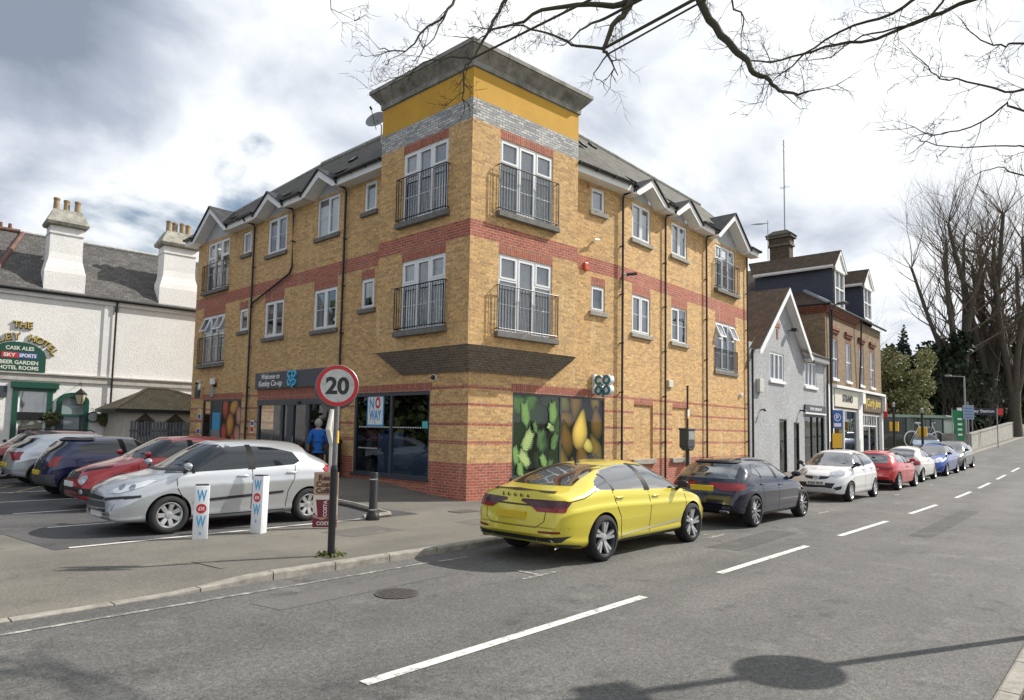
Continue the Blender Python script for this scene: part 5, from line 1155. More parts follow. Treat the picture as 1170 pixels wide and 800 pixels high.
def dormer(s, w, zb, zt, za):
    d = MB(); bk = 4.6; o = .1
    fbox(d, FG, s-w/2, s-w/2+.12, zb, zt, o-.12, o); fbox(d, FG, s+w/2-.12, s+w/2, zb, zt, o-.12, o); fbox(d, FG, s-w/2, s+w/2, zt-.1, zt+.08, o-.14, o+.06)
    slab(d, FG, [(s-w/2-.2, zt+.06), (s+w/2+.2, zt+.06), (s, za)], o-.1, o+.02)
    for sg_ in (-1, 1): slab(d, FG, [(s+sg_*(w/2+.32), zt+.0), (s, za+.08), (s, za-.16), (s+sg_*(w/2+.1), zt+.0)], o+.02, o+.10)
    fbox(d, FG, s-w/2-.34, s-w/2-.30, zt-.02, zt+.16, -bk, o); fbox(d, FG, s+w/2+.30, s+w/2+.34, zt-.02, zt+.16, -bk, o)
    do = part(d, 'dormer', M['white_paint'], SHP)
    win(FG, s-w/2+.12, s+w/2-.12, zb, zt-.1, 'sash', 'net', int(s*3), off=o-.02, sill=False, parent=do) if False else None
    c = MB(); c.quad(FG.p(s-w/2, zb-.4, o), FG.p(s-w/2, zb-.4, -bk), FG.p(s-w/2, zt, -bk), FG.p(s-w/2, zt, o)); c.quad(FG.p(s+w/2, zb-.4, o), FG.p(s+w/2, zb-.4, -bk), FG.p(s+w/2, zt, -bk), FG.p(s+w/2, zt, o)); BW(c, 'dormer_cheek', slc, do)
    c = MB()
    for sg_ in (-1, 1): rp2(c, [FG.p(s+sg_*(w/2+.36), zt+.02, o+.12), FG.p(s+sg_*(w/2+.36), zt+.02, -bk), FG.p(s, za+.1, -bk-.8), FG.p(s, za+.1, o+.12)])
    BW(c, 'dormer_roof', M['tile'], do)
    c = MB(); plane(c, FG, s-w/2+.12, s+w/2-.12, zb, zt-.1, o-.08); BW(c, 'pane', M['glass'], do)
    c = MB(); fbox(c, FG, s-.04, s+.04, zb, zt-.1, o-.08, o-.01); fbox(c, FG, s-w/2+.12, s+w/2-.12, (zb+zt)/2-.04, (zb+zt)/2+.04, o-.075, o-.005); fbox(c, FG, s-w/2, s+w/2, zb-.1, zb+.02, o-.1, o+.05); BW(c, 'dormer_window_bars', M['white_paint'], do)
    c = MB(); plane(c, FG, s-w/2+.12, s+w/2-.12, zb, zt-.1, o-.25); BW(c, 'curtain', M['curtain'], do)
dormer(13.55, 1.9, 9.4, 11.6, 12.75); dormer(19.75, 1.9, 9.55, 11.6, 12.8)
# chimney, pots and aerials
mb = MB(); 
def cb_(mb, s0, s1, o0, o1, z0, z1, mi=0):
    P = lambda s, o, z: FG.p(s, z, o); c = [P(s0, o1, z0), P(s1, o1, z0), P(s1, o0, z0), P(s0, o0, z0)]; d = [v+Vector((0, 0, z1-z0)) for v in c]
    w = [s1-s0, o1-o0, s1-s0, o1-o0]
    for i in range(4): j = (i+1) % 4; mb.quad(c[i], c[j], d[j], d[i], mi, [(0, z0), (w[i], z0), (w[i], z1), (0, z1)])
    mb.quad(*d, mi, [(0, 0), (1, 0), (1, 1), (0, 1)])
cb_(mb, 16.2, 16.9, -5.0, -3.7, 11, 14.4); cb_(mb, 16.1, 17.0, -5.1, -3.6, 14.4, 14.55, 1); cb_(mb, 16.15, 16.95, -5.05, -3.65, 14.55, 14.95); cb_(mb, 16.02, 17.08, -5.18, -3.52, 14.95, 15.15, 1)
ch = part(mb, 'chimney', [brick('sooty_brick', (.14, .10, .07), (.08, .06, .045), (.12, .10, .08), stain=.3, dirt=(.05, .05, .04)), simple('chimney_stone', (.16, .14, .11), .9, noise=.4)], SHP)
mb = MB()
for i in range(4): pass
P = lambda s, o, z: FG.p(s, z, o); c4 = [P(15.95, -3.45, 15.15), P(17.15, -3.45, 15.15), P(17.15, -5.25, 15.15), P(15.95, -5.25, 15.15)]; d4 = [P(16.3, -3.9, 15.5), P(16.8, -3.9, 15.5), P(16.8, -4.8, 15.5), P(16.3, -4.8, 15.5)]
for i in range(4): mb.quad(c4[i], c4[(i+1) % 4], d4[(i+1) % 4], d4[i], 0, [(0, 0), (1, 0), (1, .4), (0, .4)])
mb.quad(*d4); BW(mb, 'chimney_cap', simple('cap_tile', (.14, .12, .09), .9, noise=.4, nscale=6), ch)
mast = MB(); mast.tube([P(17.1, -4.3, 12.4), P(17.1, -4.3, 22.0)], [.05, .035], 8)
for k in range(5): mast.tube([P(17.1, -4.3, 18.6+k*.02)+Vector((0, 0, 0)), P(17.1, -4.3, 18.6)+Vector((.35*math.cos(k*1.256), .35*math.sin(k*1.256), .1))], .014, 4)
for z in (21.2, 21.6, 19.9): mast.tube([P(16.85, -4.3, z), P(17.35, -4.3, z)], .012, 4)
mo = mast.build('antenna_mast', M['grey_metal'], loc=P(17.1, -4.3, 12.4)); tag(mo, 'tall thin antenna mast rising behind the brick chimney of the shops', 'antenna mast')
a_ = MB(); a_.tube([P(15.9, -5.0, 13.5), P(15.9, -5.0, 16.2)], .025, 6); a_.tube([P(15.9, -5.0, 16.0), P(14.2, -5.2, 15.6)], .015, 5)
for k in range(9): a_.tube([P(15.7-k*.19, -5.0+.18-.02*k, 15.95-.045*k), P(15.7-k*.19, -5.4-.02*k, 15.95-.045*k)], .008, 4)
tag(a_.build('television_aerial', M['grey_metal'], loc=P(15.9, -5, 13.5)), 'small television aerial left of the brick chimney', 'aerial')
# shopfronts
for (a0, a1, z0, z1), fm, wz in ((sh1, M['white_paint'], 1.0), (sh2, M['white_paint'], 1.1)):
    mb = MB(); m_ = a0+(a1-a0)*.42 if a0 < 15 else a1-1.0
    frame_rect(mb, FG, a0, a1, z0-.7, z1, -.12, .0, .1); fbox(mb, FG, m_-.06, m_+.06, 0, z1, -.12, .0); fbox(mb, FG, a0, a1, -.1, z0+.1, -.3, -.1)
    if a0 > 15:
        fbox(mb, FG, a0+.1, m_, 2.5, 2.58, -.1, -.01)
        for k in range(1, 6): x = a0+.1+(m_-a0-.1)*k/6; fbox(mb, FG, x-.02, x+.02, 2.58, z1-.1, -.1, -.02)
        x = a0+.1+(m_-a0-.1)*.5; fbox(mb, FG, x-.03, x+.03, z0+.1, 2.5, -.1, -.02)
    f = part(mb, 'shopfront', fm, SHP); mb = MB(); plane(mb, FG, a0+.1, a1-.1, z0, z1-.1, -.07); BW(mb, 'pane', M['shopglass'], f)
mb = MB(); fbox(mb, FG, 11.0, 12.15, -.1, 4.75, .0, .05, 0); fbox(mb, FG, 17.15, 18.05, -.1, 4.75, .0, .08, 0); fbox(mb, FG, 22.8, 23.15, -.1, 4.75, .0, .08, 0); fbox(mb, FG, 12.0, 23.15, 4.6, 4.75, .0, .28, 0); fbox(mb, FG, 17.3, 17.9, 3.9, 4.55, .08, .3, 0)
fbox(mb, FG, 22.85, 23.15, 3.6, 4.55, .08, .3, 0)
part(mb, 'pilaster', M['white_paint'], SHP)
mb = MB(); plane(mb, FG, 11.3, 23, -.2, 8.5, -1.2); part(mb, 'room_interior', M['room'], SHP)
mb = MB(); fbox(mb, FG, 13.6, 14.6, 1.3, 3.0, -.11, -.1); part(mb, 'window_poster', simple('mint_print', (.5, .62, .56), .6), SHP)
mb = MB(); fbox(mb, FG, 12.25, 17.1, 3.55, 4.58, .01, .09); so1 = mb.build('shop_fascia', simple('cream_fascia', (.66, .63, .52), .5, noise=.08), loc=FG.p(14, 4, 0)); tag(so1, 'cream shop fascia with black lettering on the old brick terrace', 'shop sign')
mb = MB(); put_text(mb, 'STRAND', FG.M(14.75, 4.08, .09), .6, .02, .012, w=2.1); BW(mb, 'lettering', M['black'], so1)
mb = MB(); fbox(mb, FG, 18.1, 22.75, 3.45, 4.5, .01, .12); so2 = mb.build('shop_fascia', simple('brown_fascia', (.13, .085, .06), .5), loc=FG.p(20, 4, 0)); tag(so2, 'brown shop fascia with gold script lettering on the old brick terrace', 'shop sign')
mb = MB(); put_text(mb, 'Curly Jane', FG.M(20.6, 3.98, .12), .72, .02, .01, .3, w=3.4)
for k in range(3): mb.tube([FG.p(18.55+.06*k, 3.6, .13), FG.p(18.5+.1*k, 4.3, .13)], .03, 5)
BW(mb, 'lettering', simple('gold_script', (.65, .50, .08), .5), so2)
mb = MB(); fbox(mb, FG, 23.16, 23.2, 3.2, 3.6, .12, .36); fbox(mb, FG, 23.16, 23.2, 3.7, 4.15, .12, .36); tag(mb.build('projecting_sign', redp, loc=FG.p(23.2, 3.5, .3)), 'red projecting sign at the right end of the old brick terrace', 'shop sign')

# ---------------------------------------------------------------- cars
def pchip(P):
    xs = [p[0] for p in P]; ys = [p[1] for p in P]; n = len(P)
    h = [xs[i+1]-xs[i] for i in range(n-1)]; d = [(ys[i+1]-ys[i])/h[i] for i in range(n-1)]
    m = [0]*n; m[0] = d[0]; m[-1] = d[-1]
    for i in range(1, n-1):
        if d[i-1]*d[i] <= 0: m[i] = 0
        else: w1, w2 = 2*h[i]+h[i-1], h[i]+2*h[i-1]; m[i] = (w1+w2)/(w1/d[i-1]+w2/d[i])
    def f(x):
        if x <= xs[0]: return ys[0]
        if x >= xs[-1]: return ys[-1]
        i = 0
        while xs[i+1] < x: i += 1
        t = (x-xs[i])/h[i]; a = ys[i]; b = ys[i+1]
        return a*(1+2*t)*(1-t)**2+b*t*t*(3-2*t)+h[i]*(m[i]*t*(1-t)**2-m[i+1]*t*t*(1-t))
    return f
def paint(name, col, metal=.35, rough=.28):
    m, nt, b = new_mat(name); b.inputs['Base Color'].default_value = (*col, 1); b.inputs['Metallic'].default_value = metal; b.inputs['Roughness'].default_value = rough; b.inputs['Coat Weight'].default_value = 1; b.inputs['Coat Roughness'].default_value = .03
    # road film: slightly duller towards the sills, plus fine dust
    tc = nt.nodes.new('ShaderNodeTexCoord'); n = nt.nodes.new('ShaderNodeTexNoise'); n.inputs['Scale'].default_value = 3; n.inputs['Detail'].default_value = 8; nt.links.new(tc.outputs['Object'], n.inputs['Vector'])
    r = nt.nodes.new('ShaderNodeMapRange'); r.inputs['From Min'].default_value = .35; r.inputs['From Max'].default_value = .75; r.inputs['To Min'].default_value = .02; r.inputs['To Max'].default_value = .12; nt.links.new(n.outputs['Fac'], r.inputs['Value']); nt.links.new(r.outputs['Result'], b.inputs['Coat Roughness'])
    return m
CG = simple('car_glass', (.012, .015, .017), .03, spec=1, coat=1)
CG.node_tree.nodes['Principled BSDF'].inputs['IOR'].default_value = 1.95; CG.node_tree.nodes['Principled BSDF'].inputs['Coat IOR'].default_value = 1.7
RUB = simple('tyre_rubber', (.018, .018, .018), .85, noise=.3, nscale=8)
TRIM = simple('black_trim', (.018, .018, .02), .45)
PIL = simple('pillar_black', (.01, .01, .011), .5, spec=.15)
GAP = simple('panel_gap', (.01, .01, .01), .9)
CHR = simple('chrome', (.6, .6, .62), .12, metal=1)
TAIL = simple('tail_lamp', (.26, .006, .01), .2, coat=.4)
TAILD = simple('dark_tail_lamp', (.05, .004, .008), .2, coat=.4)
HEAD = simple('head_lamp', (.42, .44, .46), .1, metal=.6, coat=1)
LENS = simple('lamp_lens', (.70, .72, .74), .15, metal=.3, coat=1)
RIMS = simple('silver_rim', (.58, .59, .60), .32, metal=.75); RIMD = simple('dark_rim', (.035, .035, .04), .35, metal=.4)
PLY = simple('yellow_plate', (.72, .50, .03), .4); PLW = simple('white_plate', (.75, .75, .73), .4)
ORG = simple('amber_lens', (.7, .22, .02), .2)
def make_wheel(parent, x, y, r, w, style, side):
    # style: (n spokes, rim mat, face mat, double)
    n, rm, fm, dbl, rr = style
    Mw = Matrix.Translation((x, y, r)) @ Matrix.Rotation(R(-90) if side > 0 else R(90), 4, 'X')   # local z points outward
    d = MB(); d.lathe([(.001, -.02), (r*.62, -.02), (r*.62, .0), (.001, .0)], 24, Matrix.Translation((0, 0, -.05)))
    wh = d.build('wheel', TRIM, parent); wh.matrix_parent_inverse = Matrix(); wh.matrix_local = Mw
    t = MB(); k = rr*r
    t.lathe([(k, -w*.5), (r*.93, -w*.52), (r*.985, -w*.44), (r, -w*.3), (r, w*.3), (r*.985, w*.44), (r*.93, w*.52), (r*.80, w*.55), (k+.004, w*.50), (k-.006, w*.40)], 44); t.build('tyre', RUB, wh, smooth=True, sharp=50)
    m = MB(); m.lathe([(k+.004, w*.49), (k-.004, w*.50), (k-.014, w*.44), (k-.03, w*.30), (k-.035, -w*.3)], 44, None, 0)
    a = 2*PI/n; z0, z1 = w*.26, w*.40
    def spoke(c, w0, w1, tw, mi):
        pr = []
        for rad, ww, zz in ((r*.08, w0, z1-.02), (r*.30, (w0+w1)/2, z1-.004), (k-.02, w1, z1+.012)):
            cc = c+tw*(rad/k); u = Vector((math.cos(cc), math.sin(cc), 0)); v = Vector((-u.y, u.x, 0)); p = u*rad
            pr.append([p-v*ww/2+Vector((0, 0, zz)), p+v*ww/2+Vector((0, 0, zz)), p+v*(ww/2+.006)+Vector((0, 0, zz-.04)), p-v*(ww/2+.006)+Vector((0, 0, zz-.04))])
        vs = [q for s in pr for q in s]; fs = []
        for i in range(2):
            for j in range(4): fs.append((i*4+j, i*4+(j+1) % 4, (i+1)*4+(j+1) % 4, (i+1)*4+j))
        m.add(vs, fs, mi)
    for i in range(n):
        if dbl: spoke(a*i-.17, .034, .046, dbl, 1); spoke(a*i+.17, .034, .046, dbl, 1); 
        else: spoke(a*i, .055 if n < 8 else .034, .075 if n < 8 else .040, 0, 1)
    m.lathe([(r*.19, z1-.03), (r*.17, z1), (r*.09, z1+.006), (.001, z1+.006)], 18, None, 1)
    m.build('rim', [rm, fm], wh, smooth=True, sharp=35)
    return wh
def car(name, label, loc, rz, sp, col, group=None):
    P, Wd = sp['top'], sp['W']/2; xr, xf = P[0][0], P[-1][0]; wb = sp['wb']; rw = sp['rw']; cat = 'car'
    root = thing(name, label, cat, loc, rz, group); body = paint(name+'_paint', *col) if isinstance(col[0], tuple) else paint(name+'_paint', col)
    ft = pchip(P)
    fb = pchip([(xr, .44), (xr+.04, .34), (xr+.25, .27), (xr+.6, sp.get('sill', .21)), (xf-.6, sp.get('sill', .21)), (xf-.25, .22), (xf-.04, .24), (xf, .30)])
    fw = pchip(sp.get('plan') or [(xr, .74), (xr+.03, .84), (xr+.12, .905), (xr+.35, .965), (xr+.75, .995), (-.2, 1), (xf-.95, .995), (xf-.5, .962), (xf-.25, .90), (xf-.08, .80), (xf, .66)])
    fs = pchip(sp['belt']); fbow = pchip(sp.get('bow') or [(xr, .16), (xr+.5, .10), (xr+1.2, .05), (0, 0), (sp['cowl']-.6, -.09), (sp['cowl'], -.14), (xf-.4, -.17), (xf, -.24)])
    low = sp.get('low') or [(0, .90), (.05, .95), (.15, .972), (.24, .976), (.30, .990), (.5, .998), (.70, 1.0), (.76, 1.004), (.80, .986), (.88, .978), (1, .960)]; fl = pchip(low)
    N = 110; xs = set()
    for i in range(N+1): t = i/N; xs.add(round(xr+(xf-xr)*(.5-.5*math.cos(PI*t))*.35+(xf-xr)*t*.65, 4))
    for p in P: xs.add(p[0])
    xs = sorted(xs); xs = [x for i, x in enumerate(xs) if i == 0 or x-xs[i-1] > .004 or x == xs[-1]]
    NL, NU = 22, 17; vs = []; half = NL+NU+1
    tk = sp.get('tumble', .40)
    for x in xs:
        zt, zb = ft(x), fb(x); zs = min(fs(x), zt-.035); zs = max(zs, zb+.02); w = Wd*fw(x); row = []
        for j in range(NL+1): r = j/NL; row.append((w*fl(r), zb+(zs-zb)*r))
        Hh = zt-zs; w1 = w*fl(1)
        e1, e2 = (.62, .72) if Hh > .3 else (.62+.25*(1-Hh/.3), .72+.25*(1-Hh/.3))
        for j in range(1, NU+1):
            th = PI/2*j/NU; c, s = max(0, math.cos(th)), math.sin(th); z = zs+Hh*s**e2; y = w1*(c**e1)*(1-tk*(z-zs)); row.append((y, z))
        row[-1] = (0, zt)
        sec = [(-y, z) for y, z in row]+[(y, z) for y, z in reversed(row[:-1])]
        for y, z in sec: vs.append((x+fbow(x)*(y/Wd)**2, y, z))
    n = len(sec); fc = []
    for i in range(len(xs)-1):
        for j in range(n): j2 = (j+1) % n; fc.append((i*n+j, i*n+j2, (i+1)*n+j2, (i+1)*n+j))
    fc.append(tuple(reversed(range(n)))); fc.append(tuple((len(xs)-1)*n+k for k in range(n)))
    fc = [tuple(reversed(f)) for f in fc]
    tmp = bpy.data.meshes.new('tmp'); tmp.from_pydata(vs, [], fc); tmp.update()
    bm = bmesh.new(); bm.from_mesh(tmp); bmesh.ops.recalc_face_normals(bm, faces=bm.faces); bvh = BVHTree.FromBMesh(bm); bm.to_mesh(tmp); bm.free()
    tmp.materials.append(body); tmp.materials.append(TRIM)
    ob = bpy.data.objects.new('body', tmp); COL.objects.link(ob)
    # wheel arches cut out of the body
    ra = rw+sp.get('gap', .045); cm = bpy.data.meshes.new('cut'); cb = MB()
    for sx in (-1, 1):
        for sy in (-1, 1):
            x = sx*wb/2; y0, y1 = (Wd-.27, Wd+.2) if sy > 0 else (-Wd-.2, -Wd+.27)
            ring = [(x+ra*math.cos(t), rw+ra*math.sin(t)) for t in [2*PI*k/56 for k in range(56)]]
            v = [(a, y0, z) for a, z in ring]+[(a, y1, z) for a, z in ring]; m_ = 56
            cb.add(v, [tuple(range(m_)), tuple(reversed(range(m_, 2*m_)))]+[(i, m_+i, m_+(i+1) % m_, (i+1) % m_) for i in range(m_)])
    cm.from_pydata([Vector(v) for v in cb.v], [], cb.f); cm.update(); cm.materials.append(TRIM)
    bm = bmesh.new(); bm.from_mesh(cm); bmesh.ops.recalc_face_normals(bm, faces=bm.faces); bm.to_mesh(cm); bm.free()
    co = bpy.data.objects.new('cut', cm); COL.objects.link(co)
    md = ob.modifiers.new('b', 'BOOLEAN'); md.object = co; md.operation = 'DIFFERENCE'; md.solver = 'EXACT'; md.material_mode = 'TRANSFER'
    bpy.context.view_layer.update(); dg = bpy.context.evaluated_depsgraph_get()
    me = bpy.data.meshes.new_from_object(ob.evaluated_get(dg), preserve_all_data_layers=True, depsgraph=dg); ob.modifiers.clear(); ob.data = me; bpy.data.objects.remove(co)
    me.polygons.foreach_set('use_smooth', [True]*len(me.polygons)); me.set_sharp_from_angle(angle=R(38)); ob.parent = root; me.update()
    # --- surface patches ------------------------------------------------------
    def hit(o, d):
        h = bvh.ray_cast(o, d, 12); return h
    def sticker(nm, mat, poly, az, off=.003, g=.05, parent=None, mirror=False, thick=0):
        # poly in (right, z) seen from azimuth az (0 = from the front, 90 = from the left side, 180 = from behind, -90 = right side)
        outs = []
        for s in ((1, -1) if mirror else (1,)):
            a = R(az)*s; out = Vector((math.cos(a), math.sin(a), 0)); right = Vector((0, 0, 1)).cross(out)
            pl = [(p[0]*s, p[1]) for p in poly]
            if s < 0: pl = pl[::-1]
            pts = []; k = len(pl)
            for i in range(k):
                p, q = Vector(pl[i]), Vector(pl[(i+1) % k]); m_ = max(1, int((q-p).length/g))
                for j in range(m_): pts.append(p+(q-p)*j/m_)
            nb = len(pts); edges = [(i, (i+1) % nb) for i in range(nb)]
            x0, x1 = min(p.x for p in pts), max(p.x for p in pts); y0, y1 = min(p.y for p in pts), max(p.y for p in pts)
            def inside(x, y):
                c = False; j = nb-1
                for i in range(nb):
                    if (pts[i].y > y) != (pts[j].y > y) and x < (pts[j].x-pts[i].x)*(y-pts[i].y)/(pts[j].y-pts[i].y)+pts[i].x: c = not c
                    j = i
                return c
            inn = []; yy = y0+g*.5
            while yy < y1:
                xx = x0+g*.5
                while xx < x1:
                    if inside(xx, yy) and min((Vector((xx, yy))-p).length for p in pts) > g*.45: inn.append(Vector((xx, yy)))
                    xx += g
                yy += g
            r = delaunay_2d_cdt(pts+inn, edges, [], 1, 1e-6); v2, f2 = r[0], r[2]
            v3 = []; last = None
            for p in v2:
                o = out*5+right*p.x+Vector((0, 0, p.y)); h = hit(o, -out)
                if h[0] is None:
                    # slide towards the middle until the body is met
                    cx, cy = (x0+x1)/2, (y0+y1)/2; q = Vector((p.x, p.y))
                    for _ in range(12):
                        q = q+(Vector((cx, cy))-q)*.08; h = hit(out*5+right*q.x+Vector((0, 0, q.y)), -out)
                        if h[0] is not None: break
                if h[0] is None: v3.append(o-out*4.2); continue
                nrm = h[1]; 
                if nrm.dot(out) < 0: nrm = -nrm
                v3.append(h[0]+nrm*off)
            mb = MB(); fcs = []
            for f in f2:
                a_, b_, c_ = (v3[i] for i in f[:3]); nn = (b_-a_).cross(c_-a_)
                fcs.append(tuple(f) if nn.dot(out) > 0 else tuple(reversed(f)))
            mb.add(v3, fcs); o = mb.build(nm, mat, parent or root, smooth=True)
            outs.append(o)
        return outs
    def ribbon(pts, w, az, mat=GAP, nm='panel_gap', off=.0012, mirror=False, parent=None, g=.05):
        # thin line along a path
        k = len(pts); P_ = [Vector(p) for p in pts]; L_, R_ = [], []
        for i in range(k):
            t = (P_[min(i+1, k-1)]-P_[max(i-1, 0)]).normalized(); nn = Vector((-t.y, t.x)); L_.append(P_[i]+nn*w/2); R_.append(P_[i]-nn*w/2)
        return sticker(nm, mat, [tuple(p) for p in L_+R_[::-1]], az, off, g, parent or ob, mirror)
    K = dict(root=root, body=ob, sticker=sticker, ribbon=ribbon, hit=hit, Wd=Wd, wb=wb, rw=rw, xr=xr, xf=xf, paint=body)
    for sx in (1, -1):
        for sy in (1, -1): make_wheel(root, sx*wb/2, sy*(Wd-.105-(.0 if sx < 0 else .005)), rw, sp.get('tw', .2), sp['wheel'], sy)
    return K
def surf(K, x, z, side, off=0):
    h = K['hit'](Vector((x, side*4, z)), Vector((0, -side, 0)))
    return (h[0]+Vector((0, side*off, 0))) if h[0] is not None else Vector((x, side*K['Wd'], z))
def lamp_corner(K, poly, mat=None, a=45, inner=True):
    # headlamp wrapped round the front corner, drawn as seen from 45 degrees off the nose
    K['sticker']('head_lamp', mat or LENS, poly, a, .007, .03, K['body'], True)
    cx = sum(p[0] for p in poly)/len(poly); cz = sum(p[1] for p in poly)/len(poly)
    if inner:
        for dx in (-.16, .02): K['sticker']('lamp_reflector', CHR, [(cx+dx+.05*math.cos(t), cz-.005+.045*math.sin(t)) for t in [2*PI*k/12 for k in range(12)]], a, .010, .03, K['body'], True)
def mirror_(K, x, z, mat):
    for s in (1, -1):
        p = surf(K, x, z, s); m = MB(); p = surf(K, x, z-.05, s); m.tube([p+Vector((0, -s*.03, 0)), p+Vector((-.01, s*.07, .07))], [.035, .03], 8, 1)
        c = p+Vector((-.01, s*.115, .125)); bm = bmesh.new(); bmesh.ops.create_uvsphere(bm, u_segments=14, v_segments=9, radius=1)
        vs = [Vector((c.x+v.co.x*(.085 if v.co.x > 0 else .035), c.y+v.co.y*.115, c.z+v.co.z*(.055 if v.co.z > 0 else .075))) for v in bm.verts]; idx = {v: i for i, v in enumerate(bm.verts)}; fs = [tuple(idx[v] for v in f.verts) for f in bm.faces]; bm.free(); m.add(vs, fs, 0)
        m.build('wing_mirror', [mat, TRIM], K['root'], smooth=True)
def handles(K, lst, mat=None):
    for x, z in lst:
        for s in (1, -1):
            p = surf(K, x, z, s); m = MB(); y0, y1 = (p.y+.004, p.y+.03) if s > 0 else (p.y-.03, p.y-.004); m.box(p.x-.10, p.x+.10, y0, y1, z-.016, z+.016, 0, None, .01); m.build('door_handle', mat or K['paint'], K['body'], smooth=True, sharp=50)
def plate(K, az, z, mat, txt, w=.52, h=.11, tilt=0, x=0, off=.012):
    out = Vector((1, 0, 0)) if az == 0 else Vector((-1, 0, 0)); hh = K['hit'](out*5+Vector((0, x, z)), -out); p = hh[0]; right = Vector((0, 0, 1)).cross(out)
    M4 = Matrix(((right.x, 0, out.x), (right.y, 0, out.y), (0, 1, 0))).to_4x4() @ Matrix.Rotation(tilt, 4, 'X'); M4.translation = p+out*off
    m = MB(); m.box(-w/2, w/2, -h/2, h/2, -.03, .004, 0, M4)
    if txt: put_text(m, txt, M4 @ Matrix.Translation((0, 0, .004)), h*.98, .003, .004, mi=1, w=w*.86)
    m.build('number_plate', [mat, M['black']], K['root'])
def fin(K, x):
    h = K['hit'](Vector((x, 0, 4)), Vector((0, 0, -1)))[0]; m = MB(); m.prism([(-.09, -.01), (.07, -.01), (-.07, .06)], .03, Matrix.Translation((h.x, .015, h.z)) @ Matrix.Rotation(R(90), 4, 'X')); m.build('aerial', TRIM, K['root'])
def rod(K, x, ang=60, l=.35):
    h = K['hit'](Vector((x, 0, 4)), Vector((0, 0, -1)))[0]; m = MB(); m.tube([h, h+Vector((-l*math.cos(R(ang)), 0, l*math.sin(R(ang))))], [.008, .004], 5); m.build('aerial', TRIM, K['root'])
def exhaust(K, y, z=.27, w=.09):
    m = MB(); x = K['xr']+.14; m.box(x-.12, x+.1, y-w, y+w, z-.03, z+.03, 0, None, .02); m.box(x-.123, x, y-w+.015, y+w-.015, z-.018, z+.018, 1); m.build('exhaust', [CHR, TRIM], K['root'], smooth=True, sharp=40)
def wiper(K, side='rear'):
    pass
def side_common(K, win, trim=None, gaps=(), sill=None, chrome=False, pillars=()):
    # win: daylight outline (x, z) drawn once for both sides as seen from the left (+y): right axis is -x
    S = K['sticker']
    pl = [(-x, z) for x, z in win]
    if chrome:
        cx = sum(p[0] for p in pl)/len(pl); cz = sum(p[1] for p in pl)/len(pl)
        S('window_trim', chrome, [(cx+(x-cx)*1.018, cz+(z-cz)*1.07) for x, z in pl], 90, .0025, .05, K['body'], True)
    S('side_window', CG, pl, 90, .005, .04, K['body'], True)
    for p in pillars: S('pillar', PIL if len(p) < 3 or p[2] is None else p[2], [(-x, z) for x, z in p[0]], 90, .0075, .05, K['body'], True)
    for g in gaps: K['ribbon']([(-x, z) for x, z in g], .015, 90, mirror=True)
    if sill: S('sill_trim', sill[1], [(-x, z) for x, z in sill[0]], 90, .006, .06, K['body'], True)
def arch_lips(K, mat, w=.05, off=.006):
    for sx in (1, -1):
        ra = K['rw']+.045; c = sx*K['wb']/2; a = [R(-8)+R(196)*k/22 for k in range(23)]
        o = [(-(c+(ra+w)*math.cos(t)), K['rw']+(ra+w)*math.sin(t)) for t in a]; i = [(-(c+(ra+.002)*math.cos(t)), K['rw']+(ra+.002)*math.sin(t)) for t in a]
        K['sticker']('arch_trim', mat, o+i[::-1], 90, off, .05, K['body'], True)
S5 = (5, RIMS, RIMS, 0, .68); S10 = (10, RIMS, RIMS, 0, .70); S7 = (7, RIMS, RIMS, 0, .66)
def hatch_sp(L=4.0, W=1.72, Hh=1.48, wb=2.5, fo=.78, rw=.31, zn=.72, zh=.92, cowl=.95, scr=.25, rend=None, tail=.98, style=S5, tw=.19, rear=.12, belt=None, tumble=.40, nose=.62, **kw):
    xf = wb/2+fo; xr = xf-L; re = rend if rend is not None else xr+.38
    top = [(xr, .50), (xr+.012, .64), (xr+.04, .80), (xr+rear, tail), (xr+rear+.07, tail+.10), (re-.05, Hh-.17), (re+.03, Hh-.085), (re+.2, Hh-.04), ((re+scr)/2, Hh), (scr-.12, Hh-.025), (scr+.03, Hh-.085), (cowl, zh+.06), (cowl+.14, zh+.01), (xf-.42, zn+.09), (xf-.20, zn), (xf-.08, nose), (xf-.025, nose-.12), (xf, .42)]
    if belt is None: belt = [(xr, .80), (xr+.5, zh+.0), (0, zh-.03), (cowl, zh-.05), (xf-.4, zn-.06), (xf, .5)]
    d = dict(top=top, W=W, wb=wb, rw=rw, belt=belt, cowl=cowl, wheel=style, tw=tw, tumble=tumble, H=Hh, scr=scr, re=re, zh=zh); d.update(kw); return d
def hatch_glass(K, sp, rearwin=True, wsw=.60, rww=.52, rz0=None, rz1=None):
    zh, Hh = sp['zh'], sp['H']; S = K['sticker']; Wd = K['Wd']
    k = Wd/.86
    S('windscreen', CG, [(-wsw*k-.09, zh+.075), (0, zh+.055), (wsw*k+.09, zh+.075), (wsw*k-.045, Hh-.10), (0, Hh-.085), (-wsw*k+.045, Hh-.10)], 0, .005, .04, K['body'])
    if rearwin: S('rear_window', CG, [(-rww*k-.04, rz0 or zh+.10), (rww*k+.04, rz0 or zh+.10), (rww*k-.02, rz1 or Hh-.14), (-rww*k+.02, rz1 or Hh-.14)], 180, .005, .04, K['body'])
    m = MB(); p0 = K['hit'](Vector((5, -.1, zh+.09)), Vector((-1, 0, 0)))[0]; p1 = K['hit'](Vector((5, .5, zh+.13)), Vector((-1, 0, 0)))[0]
    if p0 and p1: m.tube([p0+Vector((.015, 0, 0)), p1+Vector((.015, 0, .01))], .008, 5); m.build('wiper', TRIM, K['root'])

